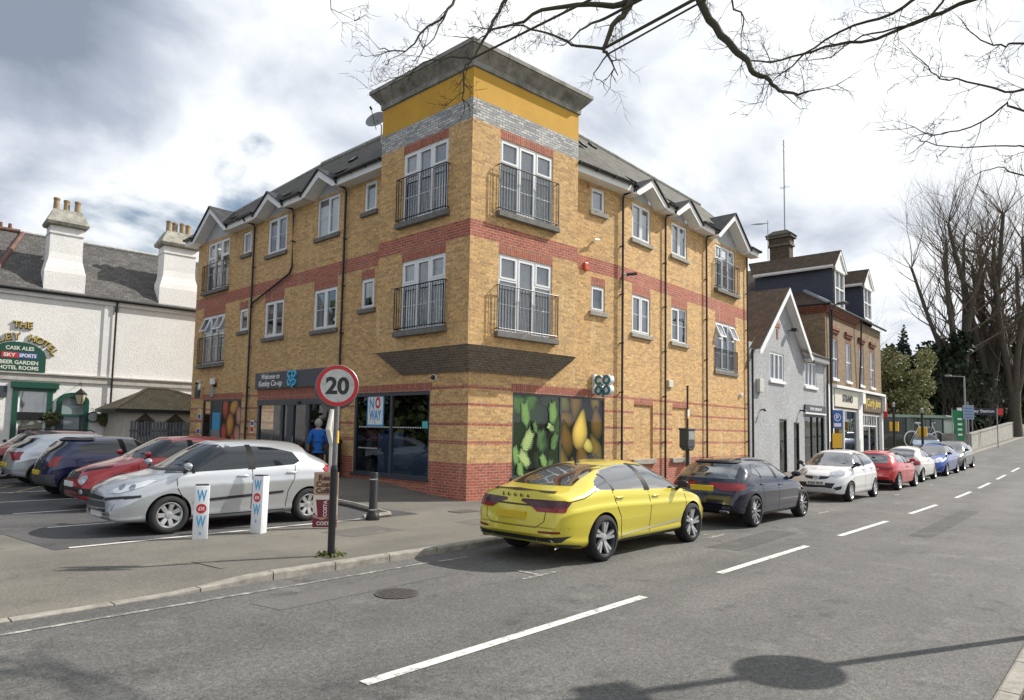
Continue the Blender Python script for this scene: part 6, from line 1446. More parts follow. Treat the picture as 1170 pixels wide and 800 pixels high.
def zc(x): return H(x)-.095
def tilt(K, x):
    K['root'].rotation_euler[1] = -math.atan((H(x+1.2)-H(x-1.2))/2.4)*(1 if abs(K['root'].rotation_euler[2]) < 1 else -1)
# --- yellow liftback in the foreground -----------------------------------------
lb = dict(top=[(-2.50, .46), (-2.49, .60), (-2.46, .76), (-2.42, .92), (-2.37, 1.03), (-2.30, 1.075), (-2.18, 1.09), (-1.95, 1.13), (-1.5, 1.285), (-1.05, 1.405), (-.6, 1.455), (-.1, 1.475), (.25, 1.455), (.5, 1.39), (1.28, 1.02), (1.42, .975), (1.9, .87), (2.12, .78), (2.22, .68), (2.29, .54), (2.32, .42)],
          W=1.864, wb=2.75, rw=.345, belt=[(-2.5, .80), (-2.2, .93), (-1.4, .98), (0, .945), (1.2, .91), (1.9, .76), (2.32, .5)], cowl=1.35, wheel=(5, RIMD, RIMS, .22, .76), tw=.225, tumble=.42, sill=.23,
          low=[(0, .89), (.05, .94), (.14, .972), (.20, .966), (.32, .976), (.5, .992), (.70, 1.0), (.79, 1.006), (.83, .980), (.9, .970), (1, .955)])
K = car('parked_car', 'bright yellow liftback saloon parked at the kerb in front of the fruit posters', (-2.225, -5.93, -.095), 0, lb, ((.66, .56, .045), .25, .3))
S, RB = K['sticker'], K['ribbon']
S('rear_window', CG, [(-.60, 1.125), (.60, 1.125), (.50, 1.395), (.25, 1.415), (-.25, 1.415), (-.50, 1.395)], 180, .004, .035, K['body'])
S('windscreen', CG, [(-.68, 1.03), (0, 1.01), (.68, 1.03), (.56, 1.37), (-.56, 1.37)], 0, .004, .04, K['body'])
side_common(K, [(1.02, .995), (-.2, 1.035), (-1.42, 1.07), (-1.52, 1.10), (-1.38, 1.20), (-1.02, 1.335), (-.5, 1.395), (-.05, 1.405), (.32, 1.37), (.62, 1.25)], chrome=CHR,
            pillars=[([(-.18, 1.0), (-.02, 1.0), (-.10, 1.42), (-.22, 1.42)], 0), ([(-1.10, 1.04), (-1.05, 1.04), (-1.18, 1.29), (-1.21, 1.28)], 0)],
            gaps=[[(1.08, .98), (1.14, .8), (1.10, .42), (1.02, .27)], [(-.08, 1.03), (-.06, .7), (-.08, .27)], [(-1.12, 1.06), (-1.05, .80), (-.93, .62), (-.88, .27)], [(1.02, .27), (-.88, .27)], [(-1.5, 1.06), (-1.85, .96), (-2.3, .90)], [(1.1, .93), (1.6, .86), (2.0, .74)]],
            sill=([(1.0, .235), (1.0, .29), (-.95, .26), (-.95, .235)], TRIM))
RB([(-.86, .545), (-.5, .56), (.5, .56), (.86, .545)], .02, 180, simple('crease_shade', (.35, .29, .03), .4), 'bumper_crease_shade')  # dark yellow line painted as the shade along the bumper crease
S('rocker_moulding', simple('pale_yellow_moulding', (.62, .58, .30), .3, metal=.4, coat=1), [(-.95, .42), (.90, .33), (.9, .365), (-.9, .47)], 90, .008, .06, K['body'], True)
RB([(-.60, .92), (-.58, .64), (-.45, .55), (.45, .55), (.58, .64), (.60, .92)], .012, 180)
S('spoiler', TRIM, [(-.62, 1.035), (-.35, 1.052), (.35, 1.052), (.62, 1.035), (.6, 1.055), (0, 1.078), (-.6, 1.055)], 180, .012, .04, K['body'])
# tail lamps: slim wings either side, wrapping round the corner
for s in (-1, 1):
    S('tail_lamp', TAILD, [(s*.46, .89), (s*.60, .925), (s*.76, .935), (s*.80, .86), (s*.60, .865), (s*.50, .875)][::s], 180, .008, .03, K['body'])
    S('tail_lamp', TAIL, [(s*.60, .86), (s*.81, .86), (s*.81, .80), (s*.66, .80)][::s], 180, .007, .03, K['body'])
S('tail_lamp', TAILD, [(2.42, .945), (2.22, .94), (2.12, .915), (2.2, .84), (2.42, .83)], 90, .0085, .03, K['body'], True); S('tail_lamp', TAIL, [(2.42, .83), (2.2, .838), (2.24, .775), (2.42, .775)], 90, .008, .03, K['body'], True)
S('tailgate_shade', simple('shadow_line', (.05, .045, .01), .5), [(-.50, .87), (.50, .87), (.52, .845), (-.52, .845)], 180, .005, .04, K['body'])  # flat dark strip painted as the shade in the tailgate recess
S('lower_bumper', TRIM, [(-.80, .36), (-.3, .352), (.3, .352), (.80, .36), (.86, .44), (.5, .415), (-.5, .415), (-.86, .44)], 180, .012, .04, K['body'])
S('lower_bumper', TRIM, [(2.44, .27), (2.44, .335), (2.2, .325), (1.9, .285), (1.9, .27)], 90, .012, .04, K['body'], True)
for s in (-1, 1):
    S('reflector', simple('reflector_red', (.16, .012, .02), .2), [(s*.50, .475), (s*.80, .48), (s*.80, .51), (s*.50, .505)][::s], 180, .01, .03, K['body'])
    S('exhaust_surround', CHR, [(s*.42, .362), (s*.74, .366), (s*.70, .398), (s*.44, .394)][::s], 180, .02, .03, K['body']); S('exhaust', TRIM, [(s*.45, .368), (s*.71, .372), (s*.68, .391), (s*.46, .388)][::s], 180, .023, .03, K['body'])
ml = MB(); xl = K['hit'](Vector((-5, 0, .985)), Vector((1, 0, 0)))[0]
for k, ch in enumerate('ŠKODA'):
    Mt = Matrix(((0, 0, -1), (-1, 0, 0), (0, 1, 0))).to_4x4(); h_ = K['hit'](Vector((-5, (2-k)*.125, .985)), Vector((1, 0, 0)))[0]; Mt.translation = h_+Vector((-.014, 0, .005)); put_text(ml, ch, Mt, .062, .008, .002)
ml.build('lettering', TRIM, K['root'])
plate(K, 180, .71, PLY, '', .52, .11, R(8), off=.03)
mirror_(K, .88, 1.0, K['paint'] if False else TRIM); handles(K, [(.12, .90), (-.95, .93)]); fin(K, -.85)
for s in (-1, 1): S('head_lamp', HEAD, [(s*.45, .66), (s*.80, .70), (s*.83, .62), (s*.48, .59)][::s], 0, .006, .04, K['body'])
S('grille', TRIM, [(-.38, .50), (.38, .50), (.42, .70), (-.42, .70)], 0, .006, .04, K['body'])
# --- navy hatchback behind it ------------------------------------------------------
sp = hatch_sp(4.29, 1.79, 1.435, 2.75, .80, .325, .70, .90, 1.05, .20, -1.48, .96, (10, simple('polished_rim', (.4, .4, .42), .25, metal=.9), RIMD, 0, .80), tail=.93, rear=.16) if False else hatch_sp(L=4.29, W=1.79, Hh=1.435, wb=2.75, fo=.80, rw=.33, zn=.70, zh=.92, cowl=1.05, scr=.25, rend=-1.55, tail=.95, style=(10, RIMD, simple('machined_rim', (.5, .5, .52), .3, metal=.9), 0, .80), tw=.22, rear=.15)
K = car('parked_car', 'glossy navy blue hatchback parked just ahead of the yellow car at the kerb', (3.38, -5.93, -.095), 0, sp, ((.003, .005, .022), .1, .15))
S, RB = K['sticker'], K['ribbon']; hatch_glass(K, sp, rww=.56, rz0=1.0, rz1=1.30)
side_common(K, [(1.0, .965), (-.2, 1.01), (-1.10, 1.06), (-1.32, 1.12), (-1.1, 1.26), (-.5, 1.335), (.0, 1.34), (.35, 1.29), (.6, 1.2)], pillars=[([(-.22, .98), (-.08, .98), (-.16, 1.36), (-.26, 1.36)], 0), ([(-.96, 1.02), (-.92, 1.02), (-1.0, 1.3), (-1.05, 1.3)], 0)],
            gaps=[[(1.05, .95), (1.1, .7), (1.0, .27)], [(-.12, 1.0), (-.1, .27)], [(-1.0, 1.03), (-.95, .75), (-.9, .27)]], sill=([(.95, .22), (.95, .27), (-.9, .27), (-.9, .22)], TRIM))
for s in (-1, 1): S('tail_lamp', TAIL, [(s*.38, .86), (s*.74, .93), (s*.80, .86), (s*.74, .76), (s*.50, .77)][::s], 180, .008, .03, K['body'])
S('tail_lamp', TAIL, [(2.05, .92), (1.72, .90), (1.78, .80), (2.05, .76)], 90, .008, .03, K['body'], True)
S('spoiler', TRIM, [(-.50, 1.315), (.50, 1.315), (.48, 1.36), (-.48, 1.36)], 180, .02, .04, K['body'])
S('lower_bumper', TRIM, [(-.72, .28), (.72, .28), (.76, .42), (.4, .38), (-.4, .38), (-.76, .42)], 180, .008, .04, K['body'])
for s in (-1, 1): exhaust(K, s*.5, .33, .10)
S('crease_shadow', simple('navy_panel', (.02, .024, .05), .3, metal=.3, coat=1), [(1.2, .58), (.9, .45), (.3, .42), (-.5, .50), (-.9, .68), (-.6, .62), (.3, .56), (1.1, .64)], 90, .002, .06, K['body'], True) if False else None
plate(K, 180, .80, PLY, '', .52, .11, R(10), off=.02); mirror_(K, .86, .98, K['paint']); handles(K, [(.02, .84), (-.98, .88)]); RB([(-.70, .68), (.70, .68)], .012, 180)
# --- white small hatchback, nose towards the viewer ----------------------------------
sp = hatch_sp(L=3.82, W=1.665, Hh=1.52, wb=2.45, fo=.72, rw=.295, zn=.80, zh=.97, cowl=.98, scr=.32, rend=-1.35, tail=1.0, style=S7, tw=.18, nose=.70)
K = car('parked_car', 'white small hatchback facing the viewer, between the navy car and the bright red car', (11.05, -5.62, zc(11)), PI, sp, ((.70, .70, .69), 0, .3))
S, RB = K['sticker'], K['ribbon']; hatch_glass(K, sp)
WIN_A = [(.98, 1.02), (-.2, 1.05), (-1.05, 1.09), (-1.2, 1.16), (-1.05, 1.30), (-.6, 1.385), (-.1, 1.41), (.25, 1.38), (.5, 1.30)]
side_common(K, WIN_A, pillars=[([(-.20, 1.03), (-.06, 1.03), (-.12, 1.43), (-.24, 1.43)], 0)], gaps=[[(.98, 1.0), (1.0, .7), (.9, .27)], [(-.12, 1.05), (-.1, .27)], [(-.92, 1.06), (-.82, .75), (-.75, .27)]])
for s in (-1, 1): S('fog_lamp_recess', TRIM, [(s*.48, .42), (s*.68, .48), (s*.66, .38), (s*.56, .34)][::s], 0, .007, .03, K['body']); S('grille', TRIM, [(s*.06, .74), (s*.38, .74), (s*.30, .67), (s*.10, .64)][::s], 0, .007, .03, K['body'])
lamp_corner(K, [(-1.0, .76), (-.88, .86), (-.52, .93), (-.44, .89), (-.55, .78), (-.85, .71)], HEAD)
S('grille', TRIM, [(-.44, .40), (.44, .40), (.52, .55), (-.52, .55)], 0, .006, .04, K['body']); RB([(-.12, .76), (-.05, .66), (0, .64), (.05, .66), (.12, .76)], .03, 0, CHR, 'badge', .012, g=.02)
m = MB(); h_ = K['hit'](Vector((5, 0, .70)), Vector((-1, 0, 0)))[0]; m.lathe([(.045, -.02), (.06, -.02), (.06, .015), (.045, .015)], 20, Matrix.Translation(h_) @ Matrix.Rotation(R(90), 4, 'Y')); m.box(h_.x, h_.x+.018, -.07, .07, h_.z-.012, h_.z+.012); m.build('badge', CHR, K['root'])
plate(K, 0, .54, PLW, 'RG64 NUX', .52, .11); mirror_(K, .82, 1.03, TRIM); handles(K, [(.0, .93), (-.85, .96)]); rod(K, -.9)
# --- red hatchback -------------------------------------------------------------------
sp = hatch_sp(L=3.97, W=1.74, Hh=1.42, wb=2.47, fo=.80, rw=.32, zn=.72, zh=.90, cowl=.98, scr=.22, rend=-1.42, tail=.95, style=(5, RIMS, RIMS, .15, .72), tw=.21, rear=.14)
K = car('parked_car', 'bright red hatchback with silver roof arch parked between two white cars', (17.2, -5.42, zc(17.2)), 0, sp, ((.52, .008, .012), .1, .3)); tilt(K, 17.2)
S, RB = K['sticker'], K['ribbon']; hatch_glass(K, sp, rww=.54, rz0=.98, rz1=1.28)
side_common(K, [(.95, .95), (-.2, .98), (-1.05, 1.02), (-1.22, 1.08), (-1.0, 1.24), (-.5, 1.31), (.0, 1.32), (.3, 1.27), (.55, 1.18)], pillars=[([(-.25, .95), (-.12, .95), (-.16, 1.34), (-.28, 1.34)], 0)], gaps=[[(.98, .93), (1.0, .6), (.92, .27)], [(-.15, .97), (-.12, .27)], [(-.95, .98), (-.85, .7), (-.78, .27)]])
S('roof_arch', simple('silver_arch', (.45, .45, .45), .3, metal=.6, coat=1), [(-1.3, 1.30), (-.5, 1.355), (.1, 1.355), (.6, 1.22), (1.0, 1.0), (1.0, .97), (.58, 1.20), (.3, 1.30), (0, 1.335), (-.5, 1.33), (-1.05, 1.26), (-1.3, 1.22)] and [(-x, z) for x, z in [(-1.3, 1.30), (-.5, 1.37), (.1, 1.37), (.45, 1.29), (.42, 1.26), (.0, 1.335), (-.5, 1.325), (-1.05, 1.255)]], 90, .009, .04, K['body'], True)
for s in (-1, 1): S('tail_lamp', TAIL, [(s*.36, .80), (s*.72, .86), (s*.78, .76), (s*.38, .74)][::s], 180, .008, .03, K['body'])
S('tail_lamp', TAIL, [(1.92, .86), (1.68, .86), (1.74, .77), (1.92, .76)], 90, .008, .03, K['body'], True)
S('tail_strip', CHR, [(-.34, .765), (.34, .765), (.34, .785), (-.34, .785)], 180, .008, .04, K['body']); S('lower_bumper', TRIM, [(-.72, .26), (.72, .26), (.76, .40), (-.76, .40)], 180, .008, .04, K['body']); exhaust(K, .45, .33)
plate(K, 180, .62, PLY, '', .52, .11, off=.02); mirror_(K, .8, .98, K['paint']); handles(K, [(-.02, .83)])
# --- white rounded city car --------------------------------------------------------------
sp = hatch_sp(L=3.57, W=1.63, Hh=1.49, wb=2.3, fo=.68, rw=.29, zn=.78, zh=.93, cowl=.86, scr=.28, rend=-1.05, tail=.98, style=S7, tw=.18, rear=.22, nose=.70)
K = car('parked_car', 'small rounded white city car with round red tail lamps beyond the bright red car', (22.3, -5.18, zc(22.3)), 0, sp, ((.70, .69, .65), 0, .3)); tilt(K, 22.3)
S = K['sticker']; hatch_glass(K, sp, rww=.50)
side_common(K, [(.80, 1.0), (-.2, 1.03), (-.85, 1.06), (-.98, 1.12), (-.75, 1.27), (-.3, 1.37), (.0, 1.375), (.25, 1.34), (.45, 1.25)], pillars=[([(-.32, 1.0), (-.22, 1.0), (-.28, 1.4), (-.36, 1.4)], 0)], gaps=[[(.82, .97), (.8, .27)], [(-.3, 1.0), (-.4, .27)]])
for s in (-1, 1): S('tail_lamp', TAIL, [(s*.52, .78), (s*.56, .90), (s*.68, .92), (s*.74, .84), (s*.70, .72), (s*.58, .70)][::s], 180, .01, .03, K['body'])
S('tail_lamp', TAIL, [(1.55, .9), (1.42, .88), (1.42, .74), (1.55, .70)], 90, .01, .03, K['body'], True)
plate(K, 180, .72, PLY, '', .5, .11, off=.02); mirror_(K, .68, 1.03, K['paint']); handles(K, [(-.1, .9)], CHR)
# --- blue hatchback ---------------------------------------------------------------------
sp = hatch_sp(L=3.95, W=1.72, Hh=1.48, wb=2.49, fo=.80, rw=.30, zn=.74, zh=.93, cowl=1.05, scr=.30, rend=-1.35, tail=.98, style=S5, tw=.19)
K = car('parked_car', 'bright blue hatchback facing the viewer between the white city car and the grey car', (27.0, -5.18, zc(27)), PI, sp, ((.012, .07, .33), .4, .3)); tilt(K, 27)
S = K['sticker']; hatch_glass(K, sp); side_common(K, WIN_A, pillars=[([(-.20, 1.0), (-.06, 1.0), (-.12, 1.43), (-.24, 1.43)], 0)], gaps=[[(.98, 1.0), (1.0, .7), (.9, .27)], [(-.12, 1.05), (-.1, .27)]])
lamp_corner(K, [(-1.08, .66), (-.98, .76), (-.58, .87), (-.46, .86), (-.6, .74), (-.9, .64)])
S('grille', TRIM, [(-.40, .36), (.40, .36), (.50, .56), (-.50, .56)], 0, .006, .04, K['body']); plate(K, 0, .5, PLW, '', .52, .11); mirror_(K, .85, 1.0, TRIM)
# --- grey hatchback -----------------------------------------------------------------------
sp = hatch_sp(L=4.0, W=1.72, Hh=1.50, wb=2.5, fo=.80, rw=.31, zn=.78, zh=.95, cowl=1.0, scr=.28, rend=-1.4, tail=.98, style=S5, tw=.19)
K = car('parked_car', 'dark grey hatchback facing the viewer, farthest in the row along the kerb', (31.7, -5.12, zc(31.7)), PI, sp, ((.16, .16, .155), .6, .35)); tilt(K, 31.7)
S = K['sticker']; hatch_glass(K, sp); side_common(K, WIN_A, pillars=[([(-.20, 1.0), (-.06, 1.0), (-.12, 1.43), (-.24, 1.43)], 0)], gaps=[[(.98, 1.0), (1.0, .7), (.9, .27)], [(-.12, 1.05), (-.1, .27)]])
lamp_corner(K, [(-1.08, .70), (-.98, .80), (-.58, .90), (-.46, .88), (-.6, .78), (-.9, .68)], HEAD)
S('grille', TRIM, [(-.45, .36), (.45, .36), (.55, .60), (-.55, .60)], 0, .006, .04, K['body']); plate(K, 0, .48, PLW, '', .52, .11); mirror_(K, .85, 1.0, TRIM)
for o in list(COL.objects):
    if o.parent is None and o.name.startswith('parked_car'): o['group'] = 'cars parked along the kerb'
# ================================================================ cars in the car park
CG = simple('low_reflection_glass', (.010, .013, .016), .03, spec=.7, coat=.3)  # copy of the car glass with its sky reflection turned down
ZP = lambda x, y: G(x, y)+.006
# silver hatchback nearest, nose to the left
sp = hatch_sp(L=4.42, W=1.815, Hh=1.575, wb=2.62, fo=.93, rw=.318, zn=.83, zh=1.0, cowl=1.22, scr=.42, rend=-1.38, tail=1.0, style=S7, tw=.2, nose=.76, low=[(0, .90), (.05, .95), (.12, .985), (.18, .978), (.40, .992), (.62, 1.0), (.80, 1.0), (.84, .984), (.9, .975), (1, .955)])
K = car('car_park_car', 'silver hatchback in the front bay behind the two wrapped white bollards', (-6.33, .10, 0.006), PI, sp, ((.50, .52, .54), .6, .3))
S, RB = K['sticker'], K['ribbon']; hatch_glass(K, sp, wsw=.62)
S('windscreen_lower', TRIM, [(-.7, 1.045), (0, 1.035), (.7, 1.045), (.7, 1.085), (0, 1.065), (-.7, 1.085)], 0, .0065, .04, K['body'])
side_common(K, [(1.30, 1.0), (1.0, 1.02), (-.2, 1.065), (-1.0, 1.11), (-1.14, 1.17), (-1.02, 1.34), (-.6, 1.43), (-.1, 1.465), (.35, 1.43), (.7, 1.30), (1.0, 1.15)],
            pillars=[([(-.20, 1.04), (-.06, 1.04), (-.12, 1.48), (-.22, 1.48)], 0, None), ([(.90, 1.0), (.95, 1.0), (.93, 1.2), (.88, 1.2)], 0)],
            gaps=[[(1.22, 1.0), (1.2, .75), (1.05, .5), (1.0, .27)], [(-.14, 1.06), (-.12, .27)], [(-1.02, 1.1), (-.98, .85), (-.85, .62), (-.80, .27)], [(1.0, .27), (-.8, .27)]])
S('door_moulding', TRIM, [(.92, .50), (-.75, .60), (-.75, .64), (.92, .545)][::-1] and [(-.92, .50), (.75, .585), (.75, .63), (-.92, .55)], 90, .01, .05, K['body'], True)
for s in (-1, 1):
    S('bumper_strip', TRIM, [(s*.42, .57), (s*.76, .62), (s*.76, .66), (s*.42, .62)][::s], 0, .008, .03, K['body']); S('fog_lamp', HEAD, [(s*.56, .50), (s*.64, .53), (s*.60, .41), (s*.53, .42)][::s], 0, .008, .02, K['body'])
lamp_corner(K, [(-1.20, .70), (-1.08, .775), (-.62, .90), (-.50, .90), (-.62, .81), (-.98, .695)])
S('bumper_strip', TRIM, [(-1.98, .60), (-1.75, .63), (-1.75, .67), (-1.98, .65)], 90, .008, .03, K['body'], True)
S('grille', TRIM, [(-.40, .63), (0, .66), (.40, .63), (.38, .58), (-.38, .58)], 0, .007, .03, K['body']); S('grille', simple('grille_grey', (.05, .055, .06), .5), [(-.46, .46), (.46, .46), (.42, .56), (-.42, .56)], 0, .009, .03, K['body']); S('grille', TRIM, [(-.46, .33), (.46, .33), (.48, .44), (-.48, .44)], 0, .007, .03, K['body'])
for z in (.36, .39, .42): RB([(-.42, z), (.42, z)], .01, 0, simple('grille_bar', (.07, .07, .075), .4), 'grille_bar', .012)
h_ = K['hit'](Vector((5, 0, .73)), Vector((-1, 0, 0)))[0]; RB([(-.05, .78), (.0, .80), (.04, .77), (.0, .74), (.05, .72), (.0, .69), (-.04, .68)], .022, 0, CHR, 'badge', .012, g=.02)
RB([(-.16, .80), (-.45, .95), (-.62, 1.04)], .008, 0); RB([(.16, .80), (.45, .95), (.62, 1.04)], .008, 0)
plate(K, 0, .35, PLW, '', .52, .11, off=.03); mirror_(K, 1.05, 1.06, K['paint']); handles(K, [(.06, .93), (-.92, .96)]); rod(K, -.9)
for s in (-1, 1): S('tail_lamp', TAIL, [(s*.60, .82), (s*.80, .84), (s*.80, 1.06), (s*.70, 1.08)][::s], 180, .008, .03, K['body'])
S('tail_lamp', TAIL, [(2.02, .84), (1.70, .90), (1.62, 1.02), (1.70, 1.08), (2.02, 1.0)], 90, .008, .03, K['body'], True)
RB([(1.25, 1.10), (1.75, 1.0)], .01, 90, mirror=True); RB([(1.92, .55), (1.3, .62)], .01, 90, mirror=True)
# red crossover, nose to the left
sp = hatch_sp(L=4.13, W=1.77, Hh=1.57, wb=2.53, fo=.82, rw=.34, zn=.84, zh=1.05, cowl=1.0, scr=.30, rend=-1.35, tail=1.05, style=S5, tw=.21, nose=.74, sill=.26)
K = car('car_park_car', 'red crossover with round lamp in its nose beside the silver hatchback', (-5.85, 3.95, ZP(-6.5, 4)), PI, sp, ((.40, .008, .012), .2, .3))
S = K['sticker']; hatch_glass(K, sp); side_common(K, [(.98, 1.09), (-.2, 1.12), (-1.0, 1.20), (-.8, 1.36), (-.3, 1.44), (.0, 1.455), (.3, 1.42), (.55, 1.32)], pillars=[([(-.20, 1.05), (-.06, 1.05), (-.12, 1.48), (-.24, 1.48)], 0)], gaps=[[(1.0, 1.05), (.95, .3)], [(-.12, 1.05), (-.1, .3)]])
arch_lips(K, TRIM, .06)
for s in (-1, 1):
    S('head_lamp', HEAD, [(s*.52+.10*math.cos(t), .64+.10*math.sin(t)) for t in [2*PI*k/18 for k in range(18)]], 0, .012, .03, K['body']); S('side_lamp', TRIM, [(s*.30, .86), (s*.66, .94), (s*.68, .90), (s*.34, .80)][::s], 0, .008, .03, K['body'])
    S('fog_lamp', HEAD, [(s*.56+.05*math.cos(t), .40+.05*math.sin(t)) for t in [2*PI*k/12 for k in range(12)]], 0, .014, .03, K['body'])
S('grille', TRIM, [(-.38, .66), (.38, .66), (.30, .80), (-.30, .80)], 0, .007, .03, K['body']); S('lower_bumper', TRIM, [(-.74, .32), (.74, .32), (.74, .46), (.4, .50), (-.4, .50), (-.74, .46)], 0, .01, .03, K['body'])
K['ribbon']([(-.20, .84), (-.10, .70), (0, .66), (.10, .70), (.20, .84)], .035, 0, CHR, 'badge', .014, g=.02)
plate(K, 0, .55, PLW, '', .52, .11); mirror_(K, .82, 1.11, K['paint'])
# blue hatchback, tail to the left
sp = hatch_sp(L=3.85, W=1.68, Hh=1.50, wb=2.45, fo=.75, rw=.30, zn=.76, zh=.96, cowl=.95, scr=.28, rend=-1.35, tail=1.0, style=S5, tw=.19)
K = car('car_park_car', 'dark blue hatchback reversed outwards with black rear spoiler beyond the red crossover', (-5.95, 7.1, ZP(-6.5, 7)), 0, sp, ((.010, .016, .075), .3, .3))
S = K['sticker']; hatch_glass(K, sp, rww=.54); side_common(K, WIN_A, pillars=[([(-.20, 1.0), (-.06, 1.0), (-.12, 1.43), (-.24, 1.43)], 0)], gaps=[[(.98, 1.0), (.9, .27)], [(-.12, 1.05), (-.1, .27)]])
S('spoiler', TRIM, [(-.52, 1.38), (.52, 1.38), (.50, 1.44), (-.50, 1.44)], 180, .03, .04, K['body']); S('rear_bumper', simple('grey_bumper', (.10, .10, .105), .4, metal=.4), [(-.74, .30), (.74, .30), (.76, .58), (-.76, .58)], 180, .012, .04, K['body'])
for s in (-1, 1): S('tail_lamp', TAIL, [(s*.56, .76), (s*.76, .78), (s*.74, 1.0), (s*.62, 1.0)][::s], 180, .01, .03, K['body'])
plate(K, 180, .62, PLY, '', .52, .11); mirror_(K, .8, 1.02, TRIM)
# silver five door with roof rails, tail to the left
sp = hatch_sp(L=4.2, W=1.76, Hh=1.50, wb=2.6, fo=.8, rw=.32, zn=.80, zh=.98, cowl=1.05, scr=.40, rend=-1.5, tail=1.0, style=(8, RIMS, RIMS, 0, .72), tw=.2, rear=.12)
K = car('car_park_car', 'silver five door hatchback with a red tail lamp in front of the hotel', (-5.6, 11.2, ZP(-6.5, 11)), 0, sp, ((.50, .53, .57), .5, .3))
S = K['sticker']; hatch_glass(K, sp, rww=.55); side_common(K, [(1.1, 1.02), (-.2, 1.05), (-1.05, 1.08), (-1.2, 1.14), (-1.0, 1.28), (-.5, 1.37), (.1, 1.385), (.45, 1.33), (.7, 1.24)], pillars=[([(-.08, 1.02), (.06, 1.02), (.0, 1.41), (-.12, 1.41)], 0)], gaps=[[(1.05, 1.0), (.95, .27)], [(0, 1.05), (.0, .27)], [(-1.0, 1.05), (-.8, .27)]])
arch_lips(K, TRIM, .045)
for s in (-1, 1): S('tail_lamp', TAIL, [(s*.62, .74), (s*.78, .76), (s*.76, .98), (s*.62, .98)][::s], 180, .012, .03, K['body'])
S('tail_lamp', TAIL, [(2.0, .98), (1.86, .96), (1.86, .76), (2.0, .74)], 90, .012, .03, K['body'], True); plate(K, 180, .62, PLY, '', .52, .11); mirror_(K, .85, 1.03, TRIM); handles(K, [(.15, .92), (-.9, .95)], CHR)
# red car with black roof and rails, nose to the left
sp = hatch_sp(L=4.3, W=1.80, Hh=1.55, wb=2.65, fo=.82, rw=.34, zn=.90, zh=1.05, cowl=1.15, scr=.60, rend=-1.5, tail=1.05, style=S5, tw=.2, nose=.80, sill=.25)
K = car('car_park_car', 'dark red estate like car with black roof rails, farthest left in the car park', (-5.9, 14.6, ZP(-6.5, 14)), PI, sp, ((.26, .01, .015), .2, .3))
S = K['sticker']; hatch_glass(K, sp); side_common(K, [(1.2, 1.08), (-.2, 1.10), (-1.3, 1.12), (-1.35, 1.2), (-1.2, 1.36), (-.5, 1.44), (.3, 1.45), (.6, 1.40), (.85, 1.30)], pillars=[([(-.08, 1.05), (.06, 1.05), (.0, 1.47), (-.12, 1.47)], 0)], gaps=[[(1.1, 1.05), (.95, .3)], [(0, 1.08), (0, .3)]])
arch_lips(K, TRIM, .06)
for s in (-1, 1):
    m = MB(); m.tube([(-1.3, s*.60, 1.50), (-1.2, s*.60, 1.57), (.4, s*.60, 1.60), (.55, s*.60, 1.53)], .02, 6); m.build('roof_rail', TRIM, K['root'])
    S('head_lamp', HEAD, [(s*.58+.11*math.cos(t), .80+.11*math.sin(t)) for t in [2*PI*k/18 for k in range(18)]], 0, .012, .03, K['body'])
S('roof_panel', TRIM, [(-.60, 1.44), (.60, 1.44), (.5, 1.53), (-.5, 1.53)], 0, .006, .04, K['body']); S('grille', TRIM, [(-.45, .5), (.45, .5), (.4, .7), (-.4, .7)], 0, .007, .03, K['body']); mirror_(K, .95, 1.10, TRIM)
for o in list(COL.objects):
    if o.parent is None and o.name.startswith('car_park_car'): o['group'] = 'cars in the hotel and shop car park'
for o in COL.objects:
    if o.parent is None and o.name.startswith('car_park_car'): o.name = 'parked_car'

# ---------------------------------------------------------------- trees and planting
BARK = simple('bark', (.10, .085, .065), .95, noise=.5, nscale=6, bump=.8, bscale=14)
TWIG = simple('twig_bark', (.15, .115, .085), .95, noise=.3, nscale=3)
BARKD = simple('dark_bark', (.055, .045, .035), .95, noise=.5, nscale=14, bump=.8, bscale=30, nmix=(.07, .075, .04))
def rvec(rr): return Vector((rr.gauss(0, 1), rr.gauss(0, 1), rr.gauss(0, 1))).normalized()
def grow(mb, p, d, ln, r, depth, rr, up=.25, spread=.55, kids=(2, 3), seg=3, shrink=.72, lim=None, wob=.12):
    pts = [p]; rad = [r]; q = p.copy(); dd = d.copy()
    for i in range(seg):
        dd = (dd+rvec(rr)*wob+Vector((0, 0, up*.12))).normalized(); q = q+dd*ln/seg; pts.append(q.copy()); rad.append(r*(1-.42*(i+1)/seg))
    mb.tube(pts, rad, 7 if r > .12 else (5 if r > .03 else 3), caps=False)
    if depth == 0: return
    for k in range(rr.randint(*kids)):
        t = 1 if k == 0 else rr.uniform(.45, 1); i = min(seg, max(1, round(t*seg))); s = rvec(rr); s = (s-dd*s.dot(dd)).normalized()
        nd_ = (dd+s*spread*rr.uniform(.5, 1.3)+Vector((0, 0, up*.3))).normalized()
        grow(mb, pts[i], nd_, ln*shrink*rr.uniform(.75, 1.15), rad[i]*(.85 if k == 0 else .62), depth-1, rr, up, spread, kids, max(2, seg-1) if depth > 2 else 2, shrink, lim, wob)
